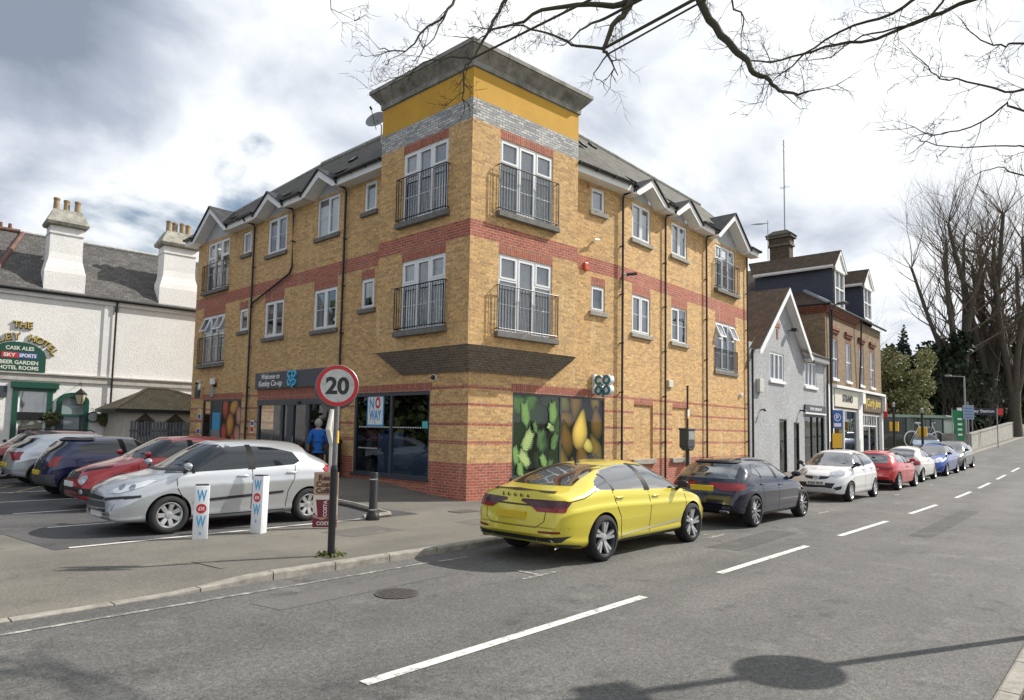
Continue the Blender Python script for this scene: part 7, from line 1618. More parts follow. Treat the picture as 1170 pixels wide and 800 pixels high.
def bare_tree(label, loc, h, seed, lean=(0, 0), stems=4, dep=6, group=None):
    rr = random.Random(seed); root = thing('bare_tree', label, 'tree', loc, 0, group); t = MB(); c = MB(); b = Vector((0, 0, -.3))
    t.tube([b, Vector((0, 0, h*.10)), Vector((lean[0]*.1, lean[1]*.1, h*.18))], [h*.028, h*.022, h*.020], 10, caps=False); fork = Vector((lean[0]*.1, lean[1]*.1, h*.17))
    for k in range(stems):
        a = 2*PI*k/stems+rr.random(); s = .08+.20*rr.random(); d = Vector((math.cos(a)*s+lean[0]*.02, math.sin(a)*s+lean[1]*.02, 1)).normalized(); p = fork-Vector((0, 0, h*.05*rr.random())); r = h*.0145*rr.uniform(.75, 1.15)
        pts = [p]; rad = [r]; n = 9; L_ = h*rr.uniform(.50, .68)
        for i in range(n):
            d = (d+rvec(rr)*.07+Vector((0, 0, .04))).normalized(); p = p+d*L_/n; pts.append(p.copy()); rad.append(r*(1-.6*(i+1)/n))
        t.tube(pts, rad, 8, caps=False)
        for i in range(2, n+1):
            for q in range((1 if i < 4 else 2) if i < n else 7):
                s = rvec(rr); s.z = abs(s.z)*.3; s = (s-d*s.dot(d)).normalized(); dd = (d*.75+s*rr.uniform(.35, .9)).normalized()
                grow(c, pts[i], dd, h*rr.uniform(.07, .15), max(.02, rad[i]*.34), dep-2, rr, .42, .46, (2, 3), 3, .70)
    t.build('trunk', BARK, root, smooth=True); c.build('crown', TWIG, root)
    return root
BG = 'tall bare trees beyond the station wall'
for k, (x, y, h, sd_, ln) in enumerate(((70.5, .6, 27, 3, (-1.5, 1.5)), (74.5, -1.3, 28, 8, (0, 0)), (73, -3.4, 25.5, 13, (.5, -1)), (84, -2.6, 29, 21, (0, -1)))):
    bare_tree(['tall bare tree leftmost behind the station wall, its limbs spreading over the dark evergreens', 'tall bare tree with several upright stems, second from the left behind the station wall', 'tall bare tree third from the left behind the station wall', 'tall bare tree rightmost at the edge of the view behind the station wall'][k], (x, y, H(x)), h, sd_, ln, 5 if k < 2 else 4, 6, BG)
# thicket of bare saplings in front
for k, (x, y, h) in enumerate(((64, .4, 9), (67, -1.0, 9), (63, -1.6, 7), (68, 2.0, 11))):
    rr = random.Random(50+k); o = MB()
    for j in range(9):
        a = rr.random()*6.28; d = Vector((math.cos(a)*.35, math.sin(a)*.35, 1)).normalized(); grow(o, Vector((rr.uniform(-1, 1), rr.uniform(-1, 1), -.2)), d, h*.33, .05, 5, rr, .2, .45, (2, 3), 4, .72)
    ob = o.build('bare_sapling', BARK); ob.location = (x, y, H(x)); tag(ob, ['pale bare sapling clump directly behind the lamp post', 'pale bare sapling clump in the middle of the station bank', 'low pale bare sapling clump nearest the wall top', 'tall pale bare sapling clump against the dark evergreens'][k], 'sapling', 'bare saplings on the station bank')
def leafmat(name, a, b, c):
    m, nt, bs = new_mat(name); L = nt.links.new
    at_ = nt.nodes.new('ShaderNodeVertexColor'); at_.layer_name = 'Col'; L(at_.outputs['Color'], bs.inputs['Base Color']); bs.inputs['Roughness'].default_value = .6; bs.inputs['Specular IOR Level'].default_value = .25
    m['pal'] = 0; return m, (a, b, c)
def crown(cl, n, s, pal, seed, droop=0, aspect=2.2):
    # leaf clumps: cl = [(centre, rx, rz)], many small faces spread through their volume, colour varies from leaf to leaf
    rr = random.Random(seed); mb = MB(); cols = []
    for c, rx, rz in cl:
        c = Vector(c); k = int(n*rx*rx/ sum(q[1]**2 for q in cl))
        base = rr.random()
        for _ in range(k):
            d = rvec(rr); rad = rr.random()**.33*rr.uniform(.75, 1.08); p = c+Vector((d.x*rx, d.y*rx, d.z*rz))*rad
            a = (rvec(rr)+d*.4+Vector((0, 0, -droop))).normalized()*s*rr.uniform(.5, 1.4); b = a.cross(rvec(rr)).normalized()*(a.length/aspect)
            mb.add([p, p+a*.45+b, p+a, p+a*.45-b], [(0, 1, 2, 3)])
            t = min(1, max(0, base*.5+rr.random()*.5)); x, y, z = pal; col = [(x[i]*(1-2*t)+y[i]*2*t) if t < .5 else (y[i]*(2-2*t)+z[i]*(2*t-1)) for i in range(3)]; cols += [col]*4
    return mb, cols
def leafy(name, label, loc, cl, n, s, pm_, seed, trunk, group=None, droop=0):
    root = thing(name, label, 'tree', loc, 0, group); t = MB(); rr = random.Random(seed+99)
    hh = max(c[0][2] for c in cl)
    t.tube([(0, 0, -.3), (0, 0, hh*.5), (.2, 0, hh*.9)], [trunk, trunk*.75, trunk*.2], 8, caps=False)
    for c in cl:
        c0 = Vector(c[0]); st = Vector((0, 0, min(hh*.6, c0.z*.6))); t.tube([st, st.lerp(c0, .5)+Vector((0, 0, .3)), c0], [trunk*.4, trunk*.25, trunk*.08], 5, caps=False)
    t.build('trunk', BARK, root); mb, cols = crown(cl, n, s, pm_[1], seed, droop); mb.build('crown', pm_[0], root, colors=cols); return root
EV = leafmat('evergreen_leaf', (.010, .022, .010), (.022, .042, .018), (.045, .070, .028)); OL = leafmat('olive_leaf', (.15, .155, .06), (.25, .25, .11), (.38, .36, .19)); FR = leafmat('fir_needle', (.015, .035, .022), (.03, .055, .035), (.05, .08, .05))
rr = random.Random(5)
for k, (x, y, hz_, w) in enumerate(((66, 4.4, 9.4, 3.6), (69, 2.0, 10.2, 4.0), (76, .8, 11.0, 4.4), (84, -.6, 12, 5.2), (94, -3.5, 14, 6.5), (70, 7.5, 9.4, 3.8))):
    cl = [((rr.uniform(-w*.6, w*.6), rr.uniform(-w*.6, w*.6), hz_*(.12+.8*j/9)), w*(.75-.04*j)*rr.uniform(.6, .9), hz_*.13) for j in range(10)]+[((rr.uniform(-w*.9, w*.9), rr.uniform(-w*.9, w*.9), rr.uniform(.1, .8)*hz_), w*.42, hz_*.10) for _ in range(12)]
    leafy('evergreen_tree', ['dark dense evergreen tree left of the others beside the olive leaved tree', 'dark evergreen tree behind the bicycle shelter', 'dark evergreen tree behind the grey lamp post', 'dark evergreen tree behind the bare tree trunks', 'far dark evergreen tree at the right edge of the view', 'dark evergreen tree furthest left, half hidden by the olive leaved tree'][k], (x, y, H(x)), cl, 12000, .50, EV, 70+k, .35, 'dark evergreens behind the station', .3)
cl = [((rr.uniform(-2.6, 2.6), rr.uniform(-2.4, 2.4), 1.5+rr.random()*6.2), rr.uniform(.7, 1.4), rr.uniform(.7, 1.3)) for _ in range(34)]
leafy('olive_leaved_tree', 'sunlit olive green tree in light leaf just right of the brick shops', (55.5, 3.0, H(55)), cl, 15000, .22, OL, 41, .22)
cl = [((rr.uniform(-1.8, 1.8), rr.uniform(-1.8, 1.8), 1.2+rr.random()*5.2), rr.uniform(.6, 1.1), rr.uniform(.6, 1.1)) for _ in range(20)]
leafy('olive_leaved_tree', 'smaller olive green tree partly hidden behind the end of the brick shops', (50, 5.6, H(50)), cl, 7000, .20, OL, 43, .18)
cl = [((0, 0, 2.2+j*.75), 2.6-j*.17, .45) for j in range(15)]
leafy('fir_tree', 'distant pointed fir tree showing above the olive green tree', (90, 10.3, H(90)+1), cl, 7000, .36, FR, 44, .25)
rr = random.Random(77); o = MB()
tr = thing('bare_tree', 'pale twiggy bare tree far behind the dormer roofs', 'tree', (60, 9, H(60)), 0)
for j in range(5): grow(o, Vector((rr.uniform(-1.5, 1.5), rr.uniform(-1, 1), 0)), Vector((rr.uniform(-.2, .2), rr.uniform(-.2, .2), 1)).normalized(), 5.0, .12, 6, rr, .2, .5, (2, 3), 3, .72)
o.build('crown', BARK, tr)
tr = thing('bare_tree', 'small bare tree top seen left of the brick chimney behind the brick block', 'tree', (44, 13, 1), 0); o = MB()
for j in range(4): grow(o, Vector((rr.uniform(-1, 1), rr.uniform(-1, 1), 0)), Vector((rr.uniform(-.15, .15), rr.uniform(-.15, .15), 1)).normalized(), 6.5, .14, 6, rr, .2, .5, (2, 3), 3, .72)
o.build('crown', BARK, tr)
# the street tree whose boughs hang into the top of the view: its trunk stands behind the opposite footway
ST = thing('overhanging_tree', 'dark bare boughs and twigs hanging into the top of the view over the road', 'tree', (-3.6, -17.2, 0)); OO = Vector((-3.6, -17.2, 0))
t = MB(); t.tube([(0, 0, -.3), (.05, .1, 2.5), (0, .3, 5), (-.1, .6, 7.2)], [.42, .34, .29, .22], 12, caps=False)
BR = [
([[-3.26,-8.7,9.82],[-3.72,-8.67,8.49],[-3.96,-8.63,7.87],[-3.96,-8.86,7.39],[-4.05,-9.15,6.94],[-4.07,-9.33,6.7],[-4.13,-9.46,6.45],[-4.07,-9.6,6.37],[-4.13,-9.72,6.17],[-4.15,-9.94,6.0],[-4.19,-10.13,5.97]], 0.075, 0.012),
([[-2.33,-12.58,7.94],[-2.37,-11.99,7.43],[-2.44,-11.41,7.36],[-2.63,-10.91,7.19],[-2.82,-10.54,7.07],[-3.04,-10.12,7.05],[-3.27,-9.74,6.97],[-3.5,-9.42,6.87],[-3.63,-9.11,7.0]], 0.035, 0.01),
([[-1.84,-12.31,8.02],[-2.1,-11.01,7.88],[-2.28,-10.63,7.65],[-2.4,-10.16,7.59],[-2.65,-9.7,7.34],[-2.84,-9.46,7.09],[-3.0,-9.31,6.91]], 0.03, 0.008),
([[-4.1,-8.16,9.58],[-4.52,-8.06,8.35],[-4.77,-8.04,7.72],[-4.91,-8.0,7.45],[-5.07,-7.94,7.25],[-5.22,-7.9,6.89],[-5.19,-7.94,6.81]], 0.07, 0.02),
([[-4.77,-8.04,7.72],[-4.91,-7.82,7.65],[-5.27,-7.5,7.65],[-5.65,-7.2,7.5],[-5.88,-6.94,7.3],[-6.19,-6.75,7.17]], 0.05, 0.012),
([[-5.96,-7.14,8.62],[-6.11,-7.13,7.81],[-6.29,-7.08,7.32],[-6.48,-7.04,6.96],[-6.57,-6.95,6.67],[-6.7,-6.96,6.46],[-6.77,-6.89,6.31],[-6.78,-6.89,6.03],[-6.76,-6.91,5.81]], 0.03, 0.006),
([[-6.7,-6.96,6.46],[-6.96,-6.85,6.4],[-7.27,-6.73,6.25],[-7.42,-6.61,6.1],[-7.63,-6.45,5.99]], 0.014, 0.004),
([[-6.65,-6.87,8.0],[-6.87,-6.8,7.27],[-7.03,-6.8,6.94],[-7.17,-6.67,6.78],[-7.33,-6.67,6.58],[-7.4,-6.63,6.42],[-7.6,-6.47,6.36],[-7.73,-6.38,6.39]], 0.022, 0.005),
([[-7.03,-6.8,6.94],[-7.09,-6.74,6.74],[-7.21,-6.65,6.49],[-7.29,-6.58,6.32]], 0.01, 0.004),
([[-5.22,-7.9,6.89],[-5.5,-7.69,6.89],[-5.65,-7.51,6.98],[-5.83,-7.29,7.1],[-6.1,-7.14,7.1],[-6.33,-6.9,7.02],[-6.52,-6.85,6.84],[-6.73,-6.66,6.85]], 0.02, 0.005),
([[-2.82,-12.98,6.16],[-2.96,-12.1,6.36],[-3.07,-11.95,6.33],[-3.09,-11.78,6.43],[-3.21,-11.65,6.56],[-3.23,-11.53,6.76]], 0.016, 0.004),
([[-2.82,-13.04,5.85],[-3.05,-12.21,5.77],[-3.18,-11.95,5.75],[-3.32,-11.6,5.94],[-3.36,-11.36,6.03],[-3.48,-11.25,6.14],[-3.52,-11.05,6.43]], 0.018, 0.004),
([[-2.82,-13.03,5.57],[-3.06,-12.09,5.54],[-3.18,-11.94,5.61],[-3.2,-11.72,5.47],[-3.35,-11.42,5.36],[-3.39,-11.21,5.41],[-3.52,-11.06,5.48]], 0.016, 0.004),
([[-2.82,-13.0,4.82],[-3.06,-12.15,5.09],[-3.08,-11.92,5.15],[-3.23,-11.53,5.2],[-3.39,-11.21,5.29],[-3.41,-11.09,5.38]], 0.012, 0.004),
([[-2.82,-12.98,4.26],[-3.06,-12.06,4.79],[-3.09,-11.83,4.92],[-3.21,-11.64,4.85]], 0.012, 0.004),
([[-8.23,-6.06,7.52],[-8.23,-6.17,6.81],[-8.19,-6.19,6.63]], 0.008, 0.003),
([[-3.71,-9.16,8.52],[-3.88,-9.04,7.73],[-3.9,-9.23,7.4],[-3.92,-9.18,7.1]], 0.02, 0.006),
([[-5.06,-7.79,7.44],[-5.29,-7.64,7.27],[-5.46,-7.58,7.03],[-5.57,-7.45,6.95]], 0.02, 0.005),
([[-5.19,-7.94,6.83],[-5.29,-7.81,6.54],[-5.22,-7.91,6.42]], 0.012, 0.004),
([[-2.43,-11.47,7.87],[-2.59,-11.1,7.24],[-2.79,-10.64,7.16],[-2.88,-10.29,7.13],[-3.06,-10.06,6.9],[-3.14,-9.81,6.92]], 0.018, 0.005)]
tw = MB(); rr = random.Random(9)
def smoothpts(P):
    out = []
    for i in range(len(P)-1):
        p0 = P[max(0, i-1)]; p1, p2 = P[i], P[i+1]; p3 = P[min(len(P)-1, i+2)]
        for k in range(3):
            q = k/3; out.append(.5*((2*p1)+(p2-p0)*q+(2*p0-5*p1+4*p2-p3)*q*q+(3*p1-p0-3*p2+p3)*q**3))
    return out+[P[-1]]
def twig(p, d, ln, r, depth):
    n = 3; pts = [p]; dd = d
    for i in range(n): dd = (dd+rvec(rr)*.22).normalized(); p = p+dd*ln/n; pts.append(p)
    tw.tube(pts, [r*(1-.22*i) for i in range(n+1)], 4 if r > .004 else 3, caps=False)
    if depth > 0:
        for k in range(rr.choice((2, 3, 3))):
            i = rr.randint(1, n); s = rvec(rr); s = (s-dd*s.dot(dd)).normalized(); twig(pts[i], (dd*.7+s*rr.uniform(.5, 1)).normalized(), ln*rr.uniform(.45, .8), max(.0028, r*.62), depth-1)
for pts, r0, r1 in BR:
    P = smoothpts([Vector(p)-OO for p in pts]); n = len(P)
    P = [p+rvec(rr)*.018 for p in P]
    t.tube(P, [r0+(r1-r0)*(i/(n-1))**.8 for i in range(n)], 8 if r0 > .02 else 6, caps=False)
    # bough joins the crown of the trunk
    if r0 >= .012 and P[0].z > 2.5: t.tube(smoothpts([Vector((-.1, .6, 6.4+rr.random())), P[0].lerp(Vector((0, .6, 7.5)), .5)+Vector((0, 0, .5)), P[0]]), [r0*1.3]*3+[r0*1.1]*3+[r0], 7, caps=False)
    for i in range(3, n-1):
        dd = (P[i+1]-P[i]).normalized()
        for k in range(rr.choice((0, 0, 1, 1)) if r0 > .011 else rr.choice((0, 0, 1))):
            s = rvec(rr); s = (s-dd*s.dot(dd)).normalized(); s.z -= .15
            twig(P[i], (dd*.75+s*rr.uniform(.5, 1)).normalized(), rr.uniform(.16, .42), .0066 if r0 > .02 else .0048, 3 if rr.random() < .5 else 2)
    twig(P[-1], (P[-1]-P[-2]).normalized(), .35, r1*.8, 2)
for j in range(10):
    a = rr.uniform(0, 6.28); grow(t, Vector((0, .5, 5.5+rr.random()*1.6)), Vector((math.cos(a), math.sin(a), .9)).normalized(), 2.6, .09, 4, rr, .2, .55, (2, 3), 3, .72)
t.build('trunk', BARKD, ST, smooth=True); tw.build('twigs', BARKD, ST)
# hedge and trees across the way, reflected in the glass and the car doors
cl = [((x, rr.uniform(-2.5, 2.5), rr.uniform(.5, 8)), rr.uniform(1.2, 2.4), rr.uniform(1, 2)) for x in [i*.8-26 for i in range(66)]]
HD = leafmat('hedge_leaf', (.03, .05, .02), (.06, .08, .03), (.10, .12, .05))
mb, cols = crown(cl, 22000, .5, HD[1], 8); hb = mb.build('hedge', HD[0], colors=cols); hb.location = (-34, 29, 0); hb.rotation_euler = (0, 0, R(160)); tag(hb, 'overgrown hedge at the far end of the car park, outside the view to the left', 'hedge')

# ---------------------------------------------------------------- street furniture near the camera
sp_ = thing('speed_limit_sign', 'round red rimmed speed limit sign showing 20 on a black post', 'road sign', (-6.69, -4.22, 0))
mb = MB(); mb.tube([(-6.69, -4.22, -.2), (-6.69, -4.22, 1.25)], .052, 14); mb.tube([(-6.69, -4.22, 1.25), (-6.688, -4.22, 1.30)], [.052, .04], 14, caps=False); mb.tube([(-6.688, -4.22, 1.28), (-6.68, -4.22, 2.72)], .038, 12, 1)
BW(mb, 'post', [M['black_metal'], simple('post_grey', (.16, .16, .16), .5, noise=.4, nscale=8)], sp_)
nd_ = Vector((-.60, -.80, 0)).normalized(); rt_ = Vector((0, 0, 1)).cross(nd_)
def FM(c): m = Matrix(((rt_.x, 0, nd_.x), (rt_.y, 0, nd_.y), (0, 1, 0))).to_4x4(); m.translation = c; return m
c0_ = Vector((-6.68, -4.22, 2.46))+nd_*.07
mb = MB(); Mx_ = FM(c0_); mb.lathe([(.001, 0), (.30, 0), (.305, .006), (.30, .012), (.001, .012)], 48, Mx_, 0); mb.lathe([(.243, .0125), (.30, .0125)], 48, Mx_, 1); mb.lathe([(.001, .0128), (.243, .0128)], 48, Mx_, 2)
put_text(mb, '20', Mx_ @ Matrix.Translation((0, 0, .013)), .335, .002, .012, mi=3, w=.335)
mb.f = [tuple(f) for f in mb.f]
BW(mb, 'sign_face', [M['grey_metal'], simple('sign_red', (.50, .012, .02), .35), simple('sign_white_dirty', (.52, .53, .50), .45, noise=.3, nscale=9), M['black']], sp_)
mb = MB(); Mx_ = FM(Vector((-6.68, -4.22, 2.43))-nd_*.07-rt_*.03); mb.lathe([(.001, 0), (.31, 0), (.315, -.006), (.31, -.014), (.001, -.014)], 48, Mx_)
BW(mb, 'reverse_sign', simple('sign_back_grey', (.10, .13, .13), .5, noise=.2), sp_)
mb = MB(); mb.tube([(-6.675, -4.22, 1.62), (-6.675, -4.22, 1.80)], .0395, 12); BW(mb, 'yellow_band', simple('yellow_tape', (.70, .45, .03), .5), sp_)
# white wrapped barrier posts
cy2 = simple('wrap_blue', (.06, .36, .60), .4); wr = simple('wrap_white', (.72, .73, .75), .4, noise=.08, nscale=5)
def wrap(loc, h, rz, label, lean):
    root = thing('wrapped_bollard', label, 'bollard', (loc[0], loc[1], G(*loc)), rz, 'wrapped bollards beside the silver car'); root.rotation_euler = (lean, 0, rz)
    m = MB(); m.box(-.115, .115, -.08, .08, -.02, h, 0, None, .015); m.build('sleeve', wr, root, smooth=True, sharp=30)
    m = MB(); m.box(-.10, .10, -.068, .068, h-.002, h+.02, 0, None, .008); m.build('cap', M['black'], root)
    m = MB(); Mf = Matrix(((1, 0, 0), (0, 0, -1), (0, 1, 0))).to_4x4()
    def at_(z): q = Mf.copy(); q.translation = (0.0, -.0805, z); return q
    put_text(m, 'W', at_(h-.16), .25, .002, .008, mi=0, w=.15); put_text(m, 'W', at_(h-.58), .25, .002, .008, mi=0, w=.15); put_text(m, '&', at_(h-.77), .07, .002, .002, mi=0)
    m.lathe([(.001, .002), (.078, .002)], 24, at_(h-.37), 1); put_text(m, '£10', at_(h-.37) @ Matrix.Translation((0, 0, .0025)), .075, .002, .003, mi=2, w=.09)
    m.build('printed_letters', [cy2, simple('wrap_red', (.55, .03, .04), .4), M['white_paint']], root)
wrap((-7.42, -1.50), .86, R(-22), 'shorter white wrapped bollard with blue letters, left of the pair beside the silver car', R(1))
wrap((-6.44, -1.56), .98, R(-68), 'taller white wrapped bollard with black cap and its print turned away, right of the pair', R(-1))
# coffee board and white pole
cb_o = thing('coffee_board', 'brown and cream coffee advert board with a maroon cup beside the sign post', 'advert board', (-5.28, -1.80, 0)); ang = R(-42)
Mf = Matrix.Translation((-5.28, -1.80, 0)) @ Matrix.Rotation(ang, 4, 'Z')
m = MB(); m.box(-.22, .22, -.02, .02, .02, 1.02, 0, Mf); BW(m, 'board', simple('board_tan', (.40, .28, .19), .5, noise=.15), cb_o)
def bm_(x, z, k=0): q = Mf @ Matrix.Translation((x, -.0205-.0015*k, z)) @ Matrix(((1, 0, 0, 0), (0, 0, -1, 0), (0, 1, 0, 0), (0, 0, 0, 1))); return q
m = MB(); dk, wh_, mr_ = 0, 1, 2
put_text(m, 'Real', bm_(-.02, .92, 1), .14, .002, .006, mi=0); put_text(m, 'Costa', bm_(-.01, .80, 1), .14, .002, .006, mi=0); put_text(m, 'Coffee', bm_(0, .68, 1), .13, .002, .006, mi=0)
Mz = bm_(0, 0, 0)
def pol(pts, mi, k): m.add([Mz @ Vector((x, z, .001+.0015*k)) for x, z in pts], [tuple(range(len(pts)))], mi)
pol([(-.22, .24), (.22, .24), (.22, .60), (-.22, .60)], 1, 0); pol([(-.13, .20), (.13, .20), (.17, .52), (-.17, .52)], 2, 1); pol([(-.18, .52), (.18, .52), (.16, .58), (-.16, .58)], 1, 2)
pol([(-.22, .02), (.22, .02), (.22, .15), (.08, .20), (-.05, .15), (-.22, .2)], 2, 1); 
put_text(m, 'COSTA', bm_(0, .36, 3) @ Matrix.Rotation(R(90), 4, 'Z'), .09, .002, .003, mi=1); put_text(m, 'COSTA', bm_(0, .09, 3), .09, .002, .003, mi=1)
for x, z, r in ((-.19, .26, .02), (-.12, .21, .015), (.18, .27, .014)): m.lathe([(.001, .005), (r, .005)], 12, bm_(x, z, 2), 2)
BW(m, 'print', [simple('dark_brown_print', (.09, .03, .02), .5), simple('cream_print', (.66, .60, .52), .5), simple('maroon_cup', (.16, .01, .035), .5)], cb_o)
m = MB(); m.tube([(-5.0, -1.52, 0), (-5.02, -1.52, 1.5), (-5.03, -1.5, 2.2)], [.05, .045, .04], 10); m.tube([(-5.0, -1.52, 1.45), (-5.12, -1.55, 1.8), (-5.03, -1.52, 2.25)], [.045, .055, .03], 8)
tag(m.build('white_pole', simple('dirty_white', (.60, .58, .52), .6, noise=.2, nscale=4), loc=(-5, -1.5, 0)), 'white wrapped pole standing behind the black sign post', 'pole')
# black bollard with silver bands
bo_ = thing('bollard', 'black bollard with two silver bands in front of the big dark framed shop window', 'bollard', (-3.93, -1.41, 0)); m = MB()
m.lathe([(.14, 0), (.14, .05), (.12, .12), (.085, .17), (.085, .93), (.075, .95), (.001, .955)], 20); m.build('shaft', M['black_metal'], bo_, smooth=True, sharp=35)
m = MB(); m.lathe([(.0865, .19), (.089, .195), (.089, .212), (.0865, .217)], 20); m.lathe([(.0865, .80), (.088, .803), (.088, .823), (.0865, .826)], 20); m.build('band', CHR, bo_, smooth=True)
# litter bin against the wall
lb_ = thing('litter_bin', 'black litter bin against the brick pier left of the big shop window', 'litter bin', (-.40, 5.75, G(-.4, 5.7))); m = MB(); m.box(-.24, .24, -.24, .24, 0, 1.0, 0, None, .03); m.box(-.27, .27, -.27, .27, 1.0, 1.18, 0, None, .06); m.build('bin_body', M['black'], lb_, smooth=True, sharp=40)
m = MB(); m.box(-.272, -.268, -.16, .16, 1.03, 1.12); m.build('bin_opening', M['dark'], lb_); m = MB(); m.box(-.247, -.243, -.12, .12, .4, .7); m.build('bin_sticker', M['yellow_render'], lb_)
# supply cabinet on a post on the street footway
pc = thing('post_with_cabinet', 'black pole with a small grey cabinet on the footway between the yellow and navy cars', 'cabinet post', (7.8, -2.1, 0)); m = MB(); m.tube([(0, 0, -.1), (0, 0, 1.35)], .055, 12); m.tube([(0, 0, 1.3), (0, 0, 3.35)], .032, 10); m.lathe([(.04, 0), (.05, .03), (.001, .06)], 10, Matrix.Translation((0, 0, 3.35))); m.build('pole', simple('dark_green_metal', (.02, .025, .022), .45), pc)
m = MB(); m.box(-.30, .16, -.18, .14, 1.42, 1.98, 0, None, .02); m.box(-.32, .18, -.20, .16, 1.96, 2.02, 0, None, .015); m.prism([(-.30, 0), (.16, 0), (.06, -.12), (-.06, -.12)], .30, Matrix.Translation((0, .14, 1.42)) @ Matrix.Rotation(R(90), 4, 'X')); m.build('cabinet', simple('cabinet_dark', (.06, .065, .065), .5), pc)
m = MB(); m.box(-.26, .12, -.187, -.18, 1.66, 1.92); m.box(.158, .166, -.16, .1, 1.5, 1.94); m.build('cabinet_door', simple('cabinet_panel', (.30, .30, .28), .5, noise=.2), pc)
m = MB(); m.box(-.06, .06, -.04, -.034, 2.32, 2.62, 0); m.box(-.06, .06, -.042, -.040, 2.32, 2.40, 1); m.build('sticker', [M['white_paint'], yel], pc)
# street lamp with parking signs
lp = thing('street_lamp', 'tall black street lamp with a blue parking sign in front of the shops', 'street lamp', (17.2, -3.55, H(17))); m = MB(); m.tube([(0, 0, -.2), (0, 0, 1.6)], .085, 12); m.tube([(0, 0, 1.6), (0, 0, 7.2)], [.055, .04], 10); m.build('post', M['black_metal'], lp)
m = MB(); m.tube([(0, 0, 7.15), (.15, -.25, 7.3), (.3, -.45, 7.32)], .03, 8); m.lathe([(.001, .10), (.12, .07), (.24, .0), (.23, -.03), (.001, -.04)], 18, Matrix.Translation((.28, -.42, 7.33))); m.build('lamp_head', M['black_metal'], lp)
Fz = Fr(0, 0, -50)
m = MB(); m.box(-.0, .50, -.02, .0, 2.15, 2.9, 0, Matrix.Rotation(R(-35), 4, 'Z')); Mq = Matrix.Rotation(R(-35), 4, 'Z') @ Matrix.Translation((.25, -.021, 2.6)) @ Matrix(((1, 0, 0, 0), (0, 0, -1, 0), (0, 1, 0, 0), (0, 0, 0, 1))); m.lathe([(.13, .002), (.16, .002)], 24, Mq, 1); put_text(m, 'P', Mq, .24, .002, .01, mi=1)
put_text(m, '1 hour', Mq @ Matrix.Translation((0, -.3, 0)), .12, .002, .003, mi=1) if False else m.box(.08, .42, -.023, -.02, 2.22, 2.36, 1, Matrix.Rotation(R(-35), 4, 'Z')); m.build('parking_sign', [sblue, M['white_paint']], lp)
m = MB(); m.box(-.05, .40, -.10, -.08, 1.35, 1.95, 0, Matrix.Rotation(R(-35), 4, 'Z')); m.build('yellow_notice', yel, lp)
def ypost(x, y, h, label):
    r = thing('signal_post', label, 'post', (x, y, H(x)), 0, 'black posts with yellow boxes'); m = MB(); m.tube([(0, 0, -.2), (0, 0, h)], .075, 10); m.lathe([(.08, 0), (.09, .25), (.001, .3)], 10, Matrix.Translation((0, 0, h)), 1); m.build('pole', [M['black_metal'], M['grey_metal']], r)
    for s in (-1, 1): m = MB(); m.box(-.06, .06, s*.08, s*.26, h-1.55, h-.95, 0, Matrix.Rotation(R(0), 4, 'Z'), .02); m.build('yellow_box', yel, r, smooth=True, sharp=40)
ypost(36.3, -1.25, 3.3, 'black post with yellow boxes, left of two in front of the station shelter'); ypost(38.6, -2.35, 2.9, 'black post with yellow boxes, right of two in front of the station shelter')
# bicycle shelter at the station
GN = simple('shelter_green', (.015, .05, .035), .45); sh = thing('bicycle_shelter', 'dark green glazed bicycle shelter with a white bicycle graphic near the station', 'shelter', (46, -1, H(46)))
FB = Fr(43.5, 2.2, -38.0)
m = MB(); zb = H(46)
for k in range(8): fbox(m, FB, k*1.05-.04, k*1.05+.04, zb-.3, zb+2.45, -.04, .04)
for z in (zb+.2, zb+1.2, zb+2.4): fbox(m, FB, -.04, 7.4, z, z+.07, -.035, .035)
for k in (0, 7): fbox(m, FB, k*1.05-.04, k*1.05+.04, zb+2.38, zb+2.46, -2.2, .04); fbox(m, FB, k*1.05-.04, k*1.05+.04, zb-.3, zb+2.4, -2.2, -2.12)
BW(m, 'frame', GN, sh); m = MB(); plane(m, FB, 0, 7.35, zb+.2, zb+2.4, 0); BW(m, 'pane', glass('shelter_glass', (.45, .5, .47), base=.0), sh)
m = MB(); FBo = .05
def bt(pts, r=.045): m.tube([FB.p(a, zb+z, .06) for a, z in pts], r, 6)
for cx in (3.55, 5.75): bt([(cx+.62*math.cos(t), .80+.62*math.sin(t)) for t in [2*PI*k/24 for k in range(25)]], .05)
bt([(3.55, .8), (4.2, 1.75), (5.35, 1.75), (4.75, .75), (3.55, .8)]); bt([(4.75, .75), (4.1, 2.0)]); bt([(3.85, 2.05), (4.3, 2.05)], .07); bt([(5.75, .8), (5.3, 2.05), (5.6, 2.1)]); 
BW(m, 'bicycle_graphic', M['white_paint'], sh)
m = MB(); p_ = [FB.p(-.1, zb+2.46, .15), FB.p(7.5, zb+2.46, .15), FB.p(7.5, zb+2.75, -2.3), FB.p(-.1, zb+2.75, -2.3)]; m.add(p_+[v-Vector((0, 0, .05)) for v in p_], [(0, 1, 2, 3), (7, 6, 5, 4), (0, 4, 5, 1), (3, 0, 4, 7)[::-1]]); BW(m, 'shelter_roof', GN, sh)
FB2 = Fr(39.5, 3.4, -30)
s2 = thing('waiting_shelter', 'pale roofed waiting shelter right beside the end of the brick shops', 'shelter', (41, 3, H(41))); m = MB(); zb2 = H(41)
for k in range(4): fbox(m, FB2, k*1.1-.05, k*1.1+.05, zb2-.3, zb2+2.4, -.05, .05); fbox(m, FB2, k*1.1-.05, k*1.1+.05, zb2-.3, zb2+2.5, -1.6, -1.5)
BW(m, 'frame', GN, s2); m = MB(); pr_ = None
